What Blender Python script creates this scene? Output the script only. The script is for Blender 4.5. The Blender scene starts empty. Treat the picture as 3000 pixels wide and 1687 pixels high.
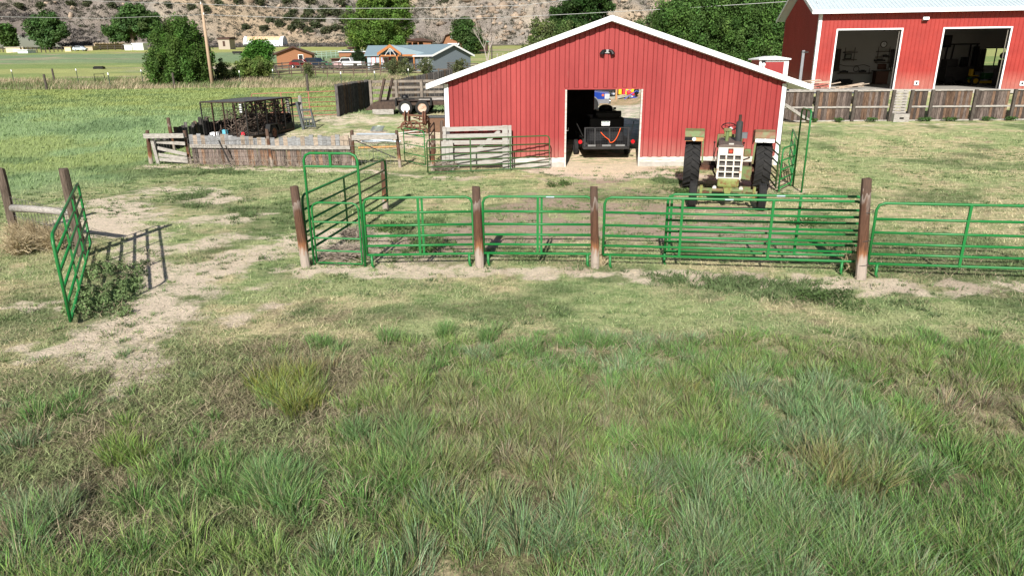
import bpy, math, random
import numpy as np
from mathutils import Vector, Matrix
random.seed(7); RNG = np.random.default_rng(7)
R = math.radians
# ------------------------------------------------------------ camera model (photo pixels, 3000 x 1687)
CH = 3.7; TH = R(18.3); RO = R(0.45); FL = 2000.0
F_ = np.array([0, math.cos(TH), -math.sin(TH)]); U0 = np.array([0, math.sin(TH), math.cos(TH)]); R0 = np.array([1., 0, 0])
RV = R0*math.cos(RO)-U0*math.sin(RO); UV = U0*math.cos(RO)+R0*math.sin(RO)
def ray(px, py):
    return F_ + RV*((px-1500)/FL) + UV*((843.5-py)/FL)
def smooth(a, b, x):
    t = np.clip((np.asarray(x, float)-a)/(b-a), 0, 1); return t*t*(3-2*t)
def _h(ix, iy, s):
    n = (ix*374761393 + iy*668265263 + s*1442695041) & 0xffffffff
    n = ((n ^ (n >> 13))*1274126177) & 0xffffffff
    return ((n ^ (n >> 16)) & 0xffff)/65535.0
def vn(x, y, s=0):
    x = np.asarray(x, float); y = np.asarray(y, float)
    ix = np.floor(x).astype(np.int64); iy = np.floor(y).astype(np.int64)
    fx = x-ix; fy = y-iy; fx = fx*fx*(3-2*fx); fy = fy*fy*(3-2*fy)
    return (_h(ix, iy, s)*(1-fx)+_h(ix+1, iy, s)*fx)*(1-fy)+(_h(ix, iy+1, s)*(1-fx)+_h(ix+1, iy+1, s)*fx)*fy
def fbm(x, y, s=0, o=4):
    a = 0; w = .5; t = 0
    for i in range(o):
        a = a+w*vn(x*2**i+17.3*i, y*2**i-9.1*i, s+i*11); t += w; w *= .5
    return a/t
def G(x, y):
    x = np.asarray(x, float); y = np.asarray(y, float)
    l = np.interp(y, [-50, 27, 33, 40, 55, 80, 118, 135, 165, 200, 240, 262, 300, 330], [0, 0, .35, .9, 1.1, 1.3, 2.3, 2.95, 4.2, 6.3, 7.9, 8.9, 10.6, 14])
    r = np.interp(y, [-50, 29, 38, 45.0, 60, 80, 135, 165, 200, 240, 300, 330], [0, 0, .5, 1.85, 1.9, 2.2, 3.0, 4.2, 6.3, 7.9, 10.6, 14])
    k = smooth(7.5, 11.5, x)
    z = l*(1-k)+r*k
    bump = (fbm(x*.55, y*.55, 5)-.5)*.10*smooth(13, 8, y) + (fbm(x*.12, y*.12, 8)-.5)*.9*smooth(60, 120, y)
    return z+bump
def g(x, y): return float(G(x, y))
def gp(px, py):
    d = ray(px, py); t = 3.0
    while t < 900:
        p = d*t
        if CH+p[2] < g(p[0], p[1]): break
        t *= 1.01
    lo = t/1.01; hi = t
    for _ in range(25):
        m = (lo+hi)/2; p = d*m
        if CH+p[2] < g(p[0], p[1]): hi = m
        else: lo = m
    p = d*hi; return Vector((p[0], p[1], CH+p[2]))
def ay(px, py, Y):
    d = ray(px, py); p = d*(Y/d[1]); return Vector((p[0], p[1], CH+p[2]))
# ------------------------------------------------------------ scene helpers
S = bpy.context.scene; C = S.collection
TM = {}
def tag(o, label, cat, group=None, kind=None):
    if label: o['label'] = label
    if cat: o['category'] = cat
    if group: o['group'] = group
    if kind: o['kind'] = kind
    return o
def thing(name, label, cat, loc=(0, 0, 0), rz=0, group=None):
    o = bpy.data.objects.new(name, None); C.objects.link(o); o.empty_display_size = .2
    o.location = loc; o.rotation_euler = (0, 0, rz); tag(o, label, cat, group)
    TM[o.name] = Matrix.Translation(Vector(loc)) @ Matrix.Rotation(rz, 4, 'Z')
    return o
class MB:
    def __init__(s): s.v = []; s.f = []; s.c = []; s.col = (1, 1, 1)
    def add(s, vs, fs):
        b = len(s.v); s.v += [tuple(v) for v in vs]
        for f in fs: s.f.append([b+i for i in f]); s.c.append(s.col)
        return s
    def box(s, cx, cy, cz, sx, sy, sz, rot=None):
        p = [(x*sx/2, y*sy/2, z*sz/2) for x in (-1, 1) for y in (-1, 1) for z in (-1, 1)]
        if rot is not None: p = [rot @ Vector(q) for q in p]
        return s.add([(q[0]+cx, q[1]+cy, q[2]+cz) for q in p],
                     [(0, 1, 3, 2), (4, 6, 7, 5), (0, 4, 5, 1), (2, 3, 7, 6), (0, 2, 6, 4), (1, 5, 7, 3)])
    def bb(s, x0, x1, y0, y1, z0, z1): return s.box((x0+x1)/2, (y0+y1)/2, (z0+z1)/2, abs(x1-x0), abs(y1-y0), abs(z1-z0))
    def beam(s, p, q, w, h, roll=0):
        p = Vector(p); q = Vector(q); d = q-p; L = d.length
        if L < 1e-6: return s
        x = d/L; u = Vector((0, 0, 1)) if abs(x.z) < .95 else Vector((0, 1, 0))
        y = u.cross(x).normalized(); z = x.cross(y)
        m = Matrix((x, y, z)).transposed()
        if roll: m = m @ Matrix.Rotation(roll, 3, 'X')
        c = (p+q)/2
        return s.box(c.x, c.y, c.z, L, w, h, m)
    def tube(s, pts, r, n=8, caps=True):
        pts = [Vector(p) for p in pts]; rr = r if isinstance(r, (list, tuple)) else [r]*len(pts)
        vs = []; fs = []; pu = None
        for i, p in enumerate(pts):
            a = pts[max(i-1, 0)]; b = pts[min(i+1, len(pts)-1)]; t = (b-a).normalized()
            if pu is None: pu = t.orthogonal().normalized()
            u = (pu-t*pu.dot(t)); u = u.normalized() if u.length > 1e-5 else t.orthogonal().normalized()
            pu = u; w = t.cross(u)
            for k in range(n):
                an = 2*math.pi*k/n; vs.append(p+(u*math.cos(an)+w*math.sin(an))*rr[i])
        for i in range(len(pts)-1):
            for k in range(n):
                fs.append((i*n+k, i*n+(k+1) % n, (i+1)*n+(k+1) % n, (i+1)*n+k))
        if caps: fs.append(tuple(range(n-1, -1, -1))); fs.append(tuple((len(pts)-1)*n+k for k in range(n)))
        return s.add(vs, fs)
    def cyl(s, p, q, r, r2=None, n=12): return s.tube([p, q], [r, r if r2 is None else r2], n)
    def prism(s, poly, a0, a1, axis='y'):
        n = len(poly)
        def m(u, v, a): return (u, a, v) if axis == 'y' else ((a, u, v) if axis == 'x' else (u, v, a))
        vs = [m(u, v, a0) for u, v in poly]+[m(u, v, a1) for u, v in poly]
        fs = [tuple(range(n)), tuple(range(2*n-1, n-1, -1))]+[(i, i+n, (i+1) % n+n, (i+1) % n) for i in range(n)]
        return s.add(vs, fs)
    def lathe(s, prof, c=(0, 0, 0), axis='x', n=20):
        vs = []; fs = []; m = len(prof)
        for k in range(n):
            an = 2*math.pi*k/n
            for a, r in prof:
                u, v = r*math.cos(an), r*math.sin(an)
                vs.append((c[0]+a, c[1]+u, c[2]+v) if axis == 'x' else (c[0]+u, c[1]+v, c[2]+a) if axis == 'z' else (c[0]+u, c[1]+a, c[2]+v))
        for k in range(n):
            for i in range(m-1):
                fs.append((k*m+i, k*m+i+1, ((k+1) % n)*m+i+1, ((k+1) % n)*m+i))
        return s.add(vs, fs)
    def sph(s, c, rx, ry=None, rz=None, n=10, m=6):
        ry = ry or rx; rz = rz or rx; vs = []; fs = []
        for j in range(m+1):
            t = math.pi*j/m
            for k in range(n):
                a = 2*math.pi*k/n; vs.append((c[0]+rx*math.sin(t)*math.cos(a), c[1]+ry*math.sin(t)*math.sin(a), c[2]+rz*math.cos(t)))
        for j in range(m):
            for k in range(n): fs.append((j*n+k, j*n+(k+1) % n, (j+1)*n+(k+1) % n, (j+1)*n+k))
        return s.add(vs, fs)
    def build(s, name, mat, parent=None, world=False, sm=False, bevel=0):
        me = bpy.data.meshes.new(name)
        vs = s.v
        if world and parent is not None:
            iv = TM[parent.name].inverted(); vs = [tuple(iv @ Vector(v)) for v in vs]
        elif world == 'self': pass
        me.from_pydata(vs, [], s.f); me.update()
        bm_fix(me)
        if any(c != (1, 1, 1) for c in s.c) or 'vc' in mat:
            a = me.color_attributes.new('Col', 'FLOAT_COLOR', 'CORNER')
            arr = []
            for p in me.polygons:
                arr += list(s.c[p.index]+(1,))*p.loop_total
            a.data.foreach_set('color', arr)
        me.materials.append(mat)
        if sm: me.polygons.foreach_set('use_smooth', [True]*len(me.polygons))
        o = bpy.data.objects.new(name, me); C.objects.link(o)
        if parent is not None:
            o.parent = parent
            TM[o.name] = TM[parent.name]
        else: TM[o.name] = Matrix.Identity(4)
        if bevel:
            b = o.modifiers.new('b', 'BEVEL'); b.width = bevel; b.segments = 2; b.limit_method = 'ANGLE'
        return o
import bmesh
def bm_fix(me):
    bm = bmesh.new(); bm.from_mesh(me); bmesh.ops.recalc_face_normals(bm, faces=bm.faces); bm.to_mesh(me); bm.free()
def solo(mb, name, mat, label, cat, group=None, sm=False, base=None, kind=None):
    """a thing that is one mesh; origin put at its base"""
    if base is None:
        n = len(mb.v); zs = min(v[2] for v in mb.v); base = (sum(v[0] for v in mb.v)/n, sum(v[1] for v in mb.v)/n, zs)
    mb.v = [(v[0]-base[0], v[1]-base[1], v[2]-base[2]) for v in mb.v]
    o = mb.build(name, mat, sm=sm); o.location = base; TM[o.name] = Matrix.Translation(Vector(base))
    return tag(o, label, cat, group, kind)
def npmesh(name, V, T, mat, col=None, parent=None, smooth_=False):
    V = np.asarray(V, np.float32); T = np.asarray(T, np.int32); k = T.shape[1]
    me = bpy.data.meshes.new(name); me.vertices.add(len(V)); me.vertices.foreach_set('co', V.ravel())
    me.loops.add(T.size); me.loops.foreach_set('vertex_index', T.ravel())
    me.polygons.add(len(T)); me.polygons.foreach_set('loop_start', np.arange(0, T.size, k, dtype=np.int32))
    try: me.polygons.foreach_set('loop_total', np.full(len(T), k, np.int32))
    except Exception: pass
    if smooth_: me.polygons.foreach_set('use_smooth', np.ones(len(T), bool))
    me.update(calc_edges=True)
    if col is not None:
        a = me.color_attributes.new('Col', 'FLOAT_COLOR', 'POINT')
        c = np.ones((len(V), 4), np.float32); c[:, :3] = col; a.data.foreach_set('color', c.ravel())
    me.materials.append(mat)
    o = bpy.data.objects.new(name, me); C.objects.link(o)
    if parent is not None: o.parent = parent
    return o
# ------------------------------------------------------------ materials
MATS = {}
def M(name, col, rough=.7, metal=0, col2=None, var=.12, scale=6, stretch=(1, 1, 1), bump=0, bscale=None, vc=False, spec=.3, emit=None, trans=0, thr=None, detail=5):
    if name in MATS: return MATS[name]
    m = bpy.data.materials.new(name); m.use_nodes = True; nt = m.node_tree; N = nt.nodes; L = nt.links
    b = N['Principled BSDF']; b.inputs['Roughness'].default_value = rough; b.inputs['Metallic'].default_value = metal
    b.inputs['Specular IOR Level'].default_value = spec
    tc = N.new('ShaderNodeTexCoord'); mp = N.new('ShaderNodeMapping'); mp.inputs['Scale'].default_value = stretch
    L.new(tc.outputs['Object'], mp.inputs['Vector'])
    n = N.new('ShaderNodeTexNoise'); n.inputs['Scale'].default_value = scale; n.inputs['Detail'].default_value = detail; n.inputs['Roughness'].default_value = .65
    L.new(mp.outputs[0], n.inputs['Vector'])
    r = N.new('ShaderNodeValToRGB')
    a = thr or (.32, .68)
    r.color_ramp.elements[0].position = a[0]; r.color_ramp.elements[1].position = a[1]
    c1 = [max(0, c*(1-var)) for c in col]; c2 = list(col2) if col2 else [min(1, c*(1+var)) for c in col]
    r.color_ramp.elements[0].color = c1+[1]; r.color_ramp.elements[1].color = c2+[1]
    L.new(n.outputs['Fac'], r.inputs['Fac']); out = r.outputs['Color']
    if vc:
        at = N.new('ShaderNodeVertexColor'); at.layer_name = 'Col'
        mx = N.new('ShaderNodeMix'); mx.data_type = 'RGBA'; mx.blend_type = 'MULTIPLY'; mx.inputs[0].default_value = 1
        L.new(out, mx.inputs[6]); L.new(at.outputs['Color'], mx.inputs[7]); out = mx.outputs[2]
    L.new(out, b.inputs['Base Color'])
    if bump:
        n2 = N.new('ShaderNodeTexNoise'); n2.inputs['Scale'].default_value = bscale or scale*3; n2.inputs['Detail'].default_value = 4
        L.new(mp.outputs[0], n2.inputs['Vector'])
        bp = N.new('ShaderNodeBump'); bp.inputs['Strength'].default_value = 1; bp.inputs['Distance'].default_value = bump
        L.new(n2.outputs['Fac'], bp.inputs['Height']); L.new(bp.outputs[0], b.inputs['Normal'])
    if emit: b.inputs['Emission Color'].default_value = list(emit)+[1]; b.inputs['Emission Strength'].default_value = 1
    if trans:
        t = N.new('ShaderNodeBsdfTranslucent'); L.new(out, t.inputs['Color'])
        ms = N.new('ShaderNodeMixShader'); ms.inputs[0].default_value = trans
        L.new(b.outputs[0], ms.inputs[1]); L.new(t.outputs[0], ms.inputs[2]); L.new(ms.outputs[0], N['Material Output'].inputs[0])
    if vc: m['vc'] = 1
    MATS[name] = m; return m
red = M('barn_red_metal', (.265, .030, .031), .45, col2=(.325, .046, .044), scale=.8, stretch=(1, 1, .3), spec=.35)
ribshade = M('rib_edge_shade', (.15, .016, .016), .7)  # darker red that paints shade lines beside the siding ribs
boardw = M('weathered_board', (.40, .385, .36), .9, col2=(.22, .18, .15), thr=(.5, .72), scale=5, stretch=(.6, 1, 4))
red2 = M('shed_red_metal', (.30, .027, .022), .45, col2=(.345, .036, .028), scale=1.0, spec=.4)
def dust(m):
    nt = m.node_tree; N = nt.nodes; L = nt.links; b = N['Principled BSDF']; src = b.inputs['Base Color'].links[0].from_socket
    tc = N.new('ShaderNodeTexCoord'); sp = N.new('ShaderNodeSeparateXYZ'); L.new(tc.outputs['Object'], sp.inputs[0])
    mr = N.new('ShaderNodeMapRange'); mr.inputs[1].default_value = 1.1; mr.inputs[2].default_value = .3; L.new(sp.outputs['Z'], mr.inputs[0])
    mp = N.new('ShaderNodeMapping'); mp.inputs['Scale'].default_value = (1, 1, .25); L.new(tc.outputs['Object'], mp.inputs[0])
    nz = N.new('ShaderNodeTexNoise'); nz.inputs['Scale'].default_value = 5; nz.inputs['Detail'].default_value = 8; nz.inputs['Roughness'].default_value = .75; L.new(mp.outputs[0], nz.inputs['Vector'])
    a = N.new('ShaderNodeMath'); a.operation = 'MULTIPLY'; L.new(mr.outputs[0], a.inputs[0]); L.new(nz.outputs['Fac'], a.inputs[1])
    r2 = N.new('ShaderNodeMapRange'); r2.inputs[1].default_value = .58; r2.inputs[2].default_value = .78; r2.inputs[4].default_value = .22; L.new(nz.outputs['Fac'], r2.inputs[0])
    ad = N.new('ShaderNodeMath'); ad.operation = 'MULTIPLY_ADD'; ad.inputs[1].default_value = .7; L.new(a.outputs[0], ad.inputs[0]); L.new(r2.outputs[0], ad.inputs[2])
    mx = N.new('ShaderNodeMix'); mx.data_type = 'RGBA'; mx.inputs[7].default_value = (.40, .24, .19, 1); L.new(ad.outputs[0], mx.inputs[0]); L.new(src, mx.inputs[6]); L.new(mx.outputs[2], b.inputs['Base Color'])
dust(red); dust(red2)
white = M('white_trim', (.78, .79, .80), .5, var=.05, scale=3)
whitemt = M('white_roof_metal', (.62, .70, .74), .35, var=.05, scale=2, metal=.2)
whitew = M('weathered_white_paint', (.60, .58, .54), .8, col2=(.36, .29, .23), thr=(.45, .70), scale=5, stretch=(.6, 1, 3))
greyw = M('grey_weathered_wood', (.22, .20, .18), .9, col2=(.42, .395, .365), scale=3, stretch=(2, 9, 9), bump=.006, vc=True)
plankw = M('brown_weathered_plank', (.065, .042, .032), .9, col2=(.21, .155, .12), scale=5, stretch=(6, 6, .8), bump=.006, vc=True, thr=(.35, .75))
darkw = M('dark_old_wood', (.035, .03, .026), .95, col2=(.12, .10, .085), scale=5, stretch=(6, 6, .9), bump=.01, vc=True)
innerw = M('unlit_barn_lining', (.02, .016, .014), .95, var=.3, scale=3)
black = M('black_paint', (.007, .007, .008), .5, var=.3, scale=8)
blackm = M('black_steel', (.011, .011, .012), .55, col2=(.03, .027, .025), scale=9)
rubber = M('tyre_rubber', (.011, .011, .012), .85, col2=(.026, .025, .024), scale=7)
greenp = M('green_gate_paint', (.012, .19, .042), .42, col2=(.05, .13, .04), scale=7, spec=.4, var=.15, thr=(.50, .80))
greend = M('aged_green_paint', (.03, .095, .03), .5, col2=(.06, .10, .035), scale=6)
tgreen = M('faded_tractor_green', (.14, .20, .075), .6, col2=(.16, .09, .045), thr=(.46, .64), scale=6)
tgreen2 = M('tractor_green_yellowed', (.22, .26, .08), .6, col2=(.16, .08, .03), thr=(.48, .62), scale=9)
thood = M('faded_brown_hood', (.11, .075, .065), .6, col2=(.15, .12, .10), scale=8)
twhite = M('chipped_white_grille', (.68, .62, .55), .6, col2=(.33, .17, .10), thr=(.60, .74), scale=9)
rust = M('rust', (.07, .03, .02), .9, col2=(.19, .09, .055), scale=8, bump=.006)
rustd = M('dark_rust', (.022, .015, .012), .9, col2=(.07, .038, .026), scale=8)
glass = M('dark_glass', (.02, .025, .03), .08, spec=.6, var=.1)
chrome = M('chrome', (.6, .6, .62), .2, metal=1, var=.03)
redl = M('red_lens', (.5, .01, .015), .3, var=.1)
orange = M('orange_strap', (.75, .10, .02), .6, var=.1)
concrete = M('concrete', (.36, .34, .31), .9, var=.15, scale=5)
def postmat():
    m = M('creosote_post', (.03, .013, .008), .9, col2=(.17, .085, .055), scale=10, stretch=(6, 6, .6), bump=.012, bscale=6, thr=(.35, .7))
    nt = m.node_tree; N = nt.nodes; L = nt.links; b = N['Principled BSDF']
    src = b.inputs['Base Color'].links[0].from_socket
    tc = N.new('ShaderNodeTexCoord'); sp = N.new('ShaderNodeSeparateXYZ'); L.new(tc.outputs['Generated'], sp.inputs[0])
    nz = N.new('ShaderNodeTexNoise'); nz.inputs['Scale'].default_value = 9
    mp = N.new('ShaderNodeMapping'); mp.inputs['Scale'].default_value = (1.5, 1.5, .35); L.new(tc.outputs['Object'], mp.inputs[0]); L.new(mp.outputs[0], nz.inputs['Vector'])
    ad = N.new('ShaderNodeMath'); ad.operation = 'MULTIPLY_ADD'; ad.inputs[1].default_value = .35; L.new(nz.outputs['Fac'], ad.inputs[0]); L.new(sp.outputs['Z'], ad.inputs[2])
    rp = N.new('ShaderNodeValToRGB'); e = rp.color_ramp.elements
    e[0].position = .40; e[0].color = (.50, .44, .38, 1); e[1].position = 1.10; e[1].color = (.34, .30, .27, 1)
    for p, c in ((.47, (.32, .14, .06)), (.57, (.10, .044, .022)), (.90, (.085, .046, .030)), (1.0, (.10, .07, .055))):
        x = e.new(p); x.color = c+(1,)
    L.new(ad.outputs[0], rp.inputs[0])
    mx = N.new('ShaderNodeMix'); mx.data_type = 'RGBA'; mx.inputs[0].default_value = .60
    L.new(src, mx.inputs[6]); L.new(rp.outputs[0], mx.inputs[7]); L.new(mx.outputs[2], b.inputs['Base Color']); return m
postw = postmat()
def poststub(name, c1, c2): return M(name, c1, .9, col2=c2, scale=6, stretch=(4, 4, .6), bump=.01)
postg = poststub('old_grey_brown_post', (.05, .035, .026), (.15, .115, .09))
leafm = M('foliage', (.85, .85, .85), .6, var=.1, scale=.6, vc=True, trans=.22, spec=.15)
grassm = M('grass_blades', (.9, .9, .9), .6, var=.08, scale=.7, vc=True, trans=.18, spec=.15)
barkm = M('bark', (.10, .075, .055), .95, col2=(.2, .16, .13), scale=4, stretch=(3, 3, .6))
# ------------------------------------------------------------ ground
def strokes_world(L): return [([gp(*p)[:2] for p in pts], r, w) for pts, r, w in L]
SOIL = strokes_world([
 ([(215, 640), (300, 650), (370, 690), (440, 760), (460, 830), (450, 900), (400, 950), (340, 1010), (310, 1060)], .48, 1.0),
 ([(250, 600), (330, 590), (380, 640)], .55, .9),
 ([(-40, 1100), (60, 1060), (150, 1020), (280, 990), (400, 940), (470, 890)], .22, 1.0),
 ([(-30, 905), (90, 898), (190, 902)], .10, .95),
 ([(440, 880), (520, 850), (600, 800), (700, 760), (790, 735), (880, 700)], .58, .9),
 ([(560, 740), (640, 700), (760, 690)], .35, .8), ([(700, 930), (770, 905)], .2, .8),
 ([(600, 640), (700, 640)], .4, .8), ([(440, 560), (540, 555), (640, 585)], .5, .85),
 ([(870, 785), (1100, 798), (1400, 795), (1745, 800), (2150, 815), (2520, 832), (3000, 842), (3300, 850)], .22, 1.0),
 ([(430, 487), (800, 497), (1050, 500), (1250, 520), (1400, 525)], .25, .85),
 ([(1060, 720), (1300, 700), (1500, 680), (1750, 670), (2100, 690)], 1.0, .95), ([(1600, 600), (1900, 620), (2150, 650)], 1.1, .92), ([(1700, 540), (1900, 560), (2250, 560)], .7, .7),
 ([(1700, 500), (1770, 512), (1840, 500)], 1.15, 1.7), ([(1720, 560), (1850, 570)], .7, .6),
 ([(1880, 512), (2050, 520), (2250, 540)], .45, .95),
 ([(1060, 405), (1180, 412), (1290, 400)], 1.4, 1.1), ([(940, 350), (1100, 352), (1290, 350)], 1.4, .7), ([(850, 400), (1000, 415)], .9, .7),
 ([(870, 392), (1000, 400)], .8, .6), ([(2310, 372), (2700, 366), (3100, 362)], .2, .6)])
DARK = strokes_world([([(2100, 830), (2300, 850), (2500, 860), (2640, 870)], .35, .9), ([(1960, 815), (2080, 845)], .25, .7),
 ([(1080, 700), (1180, 690), (1300, 740)], .6, .7), ([(540, 570), (640, 600), (820, 640)], .5, .55), ([(500, 500), (700, 510)], .4, .6),
 ([(800, 790), (850, 760)], .3, .8), ([(1900, 510), (1950, 530), (2020, 560)], .4, .5), ([(1150, 650), (1300, 640)], .4, .6)])
def seg(x, y, pts):
    d = np.full(np.shape(x), 1e9)
    for (ax, ay_), (bx, by) in zip(pts[:-1], pts[1:]):
        vx, vy = bx-ax, by-ay_; t = np.clip(((x-ax)*vx+(y-ay_)*vy)/(vx*vx+vy*vy+1e-9), 0, 1)
        d = np.minimum(d, np.hypot(x-ax-t*vx, y-ay_-t*vy))
    return d
def smask(x, y, LST):
    m = np.zeros(np.shape(x))
    n = fbm(x*.9, y*.9, 21, 4); n2 = fbm(x*3.1, y*3.1, 33, 3)
    for pts, r, w in LST:
        d = seg(x, y, pts)
        m = np.maximum(m, w*smooth(r*2.3+.15, r*.4, d+(n-.5)*r*3.4+(n2-.5)*.9))
    return np.clip(m, 0, 1.3)
def gmix(a, b, t):
    t = np.clip(t, 0, 1)[..., None]; return np.asarray(a)*(1-t)+np.asarray(b)*t
def zones(x, y):
    n1 = fbm(x*.35, y*.35, 3, 4)
    tall = smooth(9.35, 8.3, y+(n1-.5)*2.2)*smooth(-6.8, -4.5, x+(y-6)*.25*-1+(n1-.5)*3)
    tall = np.maximum(tall, smooth(8.6, 7.3, y+(n1-.5)*2))
    lush = smooth(-11.5, -14.5, x+(n1-.5)*4-(y-24)*.0)*smooth(19, 23, y+(n1-.5)*4)
    lush = np.maximum(lush, smooth(38, 44, y+(n1-.5)*3)*smooth(2, -3, x))
    return tall, lush
def gcol(x, y, nosoil=False, soilonly=False):
    x = np.asarray(x, float); y = np.asarray(y, float)
    n1 = fbm(x*.22, y*.22, 41, 4); n2 = fbm(x*.9, y*.9, 43, 4); n3 = fbm(x*3.5, y*3.5, 47, 3); n4 = fbm(x*.5, y*.5, 49, 4)
    straw = np.array([.50, .44, .275]); lite = np.array([.335, .375, .19]); dkg = np.array([.125, .17, .075])
    c = gmix(lite, straw, smooth(.42, .58, n2*.65+n1*.35)*.88)
    c = gmix(c, dkg, smooth(.55, .72, n4)*.75); c = gmix(c, [.27, .22, .15], smooth(.60, .72, n3*.6+n2*.4)*.6)
    gy = smooth(-3, -8, x)*smooth(13, 16, y)
    c = gmix(c, dkg*1.25, gy*.35*smooth(.4, .6, n2))
    tall, lush = zones(x, y)
    under = gmix(np.array([.17, .15, .09])*np.ones(c.shape), [.34, .30, .19], smooth(.4, .65, n3))
    c = gmix(c, under, tall)
    lc = gmix(np.array([.245, .345, .16])*np.ones(c.shape), [.28, .335, .12], smooth(.45, .62, n1)*.7+smooth(40, 54, y)*.75)
    lc = gmix(lc, [.10, .17, .08], smooth(.55, .7, n4)*.55)
    c = gmix(c, lc, lush)
    m = smask(x, y, SOIL); sc = gmix(np.array([.70, .585, .455])*np.ones(c.shape), [.40, .305, .235], np.maximum(smooth(-3.4, -2.2, x)*smooth(12.9, 13.6, y)*smooth(24.5, 22, y)*smooth(8.5, 7, x)*smooth(23.6, 22, y), smooth(.5, .65, n2)*smooth(-5, 0, x)*.5))
    door = smooth(2.2, 1.2, np.hypot(x-3.3, (y-26.5)*.5)); sc = gmix(sc, [.72, .58, .42], door)
    c = c if nosoil else gmix(c, sc, m)
    if soilonly: return sc, m
    c = gmix(c, [.13, .18, .085], smask(x, y, DARK)*smooth(.4, .58, n2)*.9)
    brn = smooth(-3, -2.2, x)*smooth(10.4, 9.9, x)*smooth(24.9, 25.4, y)*smooth(34, 33.5, y); c = gmix(c, [.66, .53, .39], brn)
    gr = smooth(0, 1.5, x+(n2-.5)*2)*smooth(19, 16, x)*smooth(31, 33, y)*smooth(60, 54, y)*(1-smooth(10.0, 10.8, x)*smooth(38.6, 37.9, y)); c = gmix(c, gmix(np.array([.50, .44, .38])*np.ones(c.shape), [.64, .57, .49], smooth(.4, .6, n3)), gr)
    orc = smooth(0, 1, x)*smooth(44.5, 46.5, y)*smooth(54, 50, y)*(1-smooth(8, 12, x)); c = gmix(c, [.42, .28, .16], orc*.8)
    dry = smooth(75, 80, y+(n1-.5)*10)*smooth(97, 90, y+(n1-.5)*10); c = gmix(c, [.40, .33, .22], dry*.85)
    far = smooth(92, 100, y)
    s1 = fbm(x*.02, y*.09, 61, 3)
    fc = gmix(np.array([.20, .26, .095])*np.ones(c.shape), [.31, .33, .13], smooth(.4, .6, s1))
    fc = gmix(fc, [.16, .23, .14], smooth(150, 175, y)*smooth(222, 205, y)*.8*smooth(-10, -30, x)); fc = gmix(fc, [.32, .33, .11], smooth(222, 240, y)*.8)
    fc = gmix(fc, [.34, .28, .2], smooth(.62, .7, fbm(x*.03, y*.12, 65, 3))*.7)
    fc = gmix(fc, [.17, .145, .12], smooth(278, 288, y+(n1-.5)*10)*.95)
    c = gmix(c, fc, far)
    # driveway / bare yard around the houses
    hy = smooth(-75, -60, x)*smooth(5, -5, x)*smooth(122, 128, y)*smooth(150, 140, y); c = gmix(c, [.38, .33, .27], hy*.75*smooth(.35, .55, n2))
    return c
def fan(y0, y1, rows, cols, wfun, hfun, pw=2.0):
    t = np.linspace(0, 1, rows); ys = y0+(y1-y0)*((np.exp(pw*1.0*t)-1)/(math.exp(pw)-1))
    u = np.linspace(-1, 1, cols); u = np.sign(u)*np.abs(u)**1.25
    Y = np.repeat(ys[:, None], cols, 1); X = wfun(Y)*u[None, :]
    Z = hfun(X, Y); V = np.stack([X, Y, Z], -1).reshape(-1, 3)
    i = np.arange(rows*cols).reshape(rows, cols)
    T = np.stack([i[:-1, :-1], i[:-1, 1:], i[1:, 1:], i[1:, :-1]], -1).reshape(-1, 4)
    return V, T
def ground_mat(name, scales, amp, bumpd):
    m = bpy.data.materials.new(name); m.use_nodes = True; nt = m.node_tree; N = nt.nodes; L = nt.links
    b = N['Principled BSDF']; b.inputs['Roughness'].default_value = .95; b.inputs['Specular IOR Level'].default_value = .1
    at = N.new('ShaderNodeVertexColor'); at.layer_name = 'Col'; tc = N.new('ShaderNodeTexCoord'); out = at.outputs[0]; hs = []
    for s, a in zip(scales, amp):
        n = N.new('ShaderNodeTexNoise'); n.inputs['Scale'].default_value = s; n.inputs['Detail'].default_value = 6; n.inputs['Roughness'].default_value = .7
        L.new(tc.outputs['Object'], n.inputs['Vector'])
        mr = N.new('ShaderNodeMapRange'); mr.inputs[1].default_value = .3; mr.inputs[2].default_value = .7; mr.inputs[3].default_value = 1-a; mr.inputs[4].default_value = 1+a
        L.new(n.outputs['Fac'], mr.inputs[0])
        mx = N.new('ShaderNodeMix'); mx.data_type = 'RGBA'; mx.blend_type = 'MULTIPLY'; mx.inputs[0].default_value = 1
        L.new(out, mx.inputs[6]); L.new(mr.outputs[0], mx.inputs[7]); out = mx.outputs[2]; hs.append(n)
    L.new(out, b.inputs['Base Color'])
    bp = N.new('ShaderNodeBump'); bp.inputs['Distance'].default_value = bumpd; bp.inputs['Strength'].default_value = 1
    L.new(hs[-1].outputs['Fac'], bp.inputs['Height']); L.new(bp.outputs[0], b.inputs['Normal'])
    return m
V, T = fan(-12, 302, 900, 640, lambda Y: 26+1.05*np.maximum(Y, 0), G, 3.4)
gm = ground_mat('ground_turf', (1.6, 6, 24), (.10, .14, .24), .04)
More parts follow.
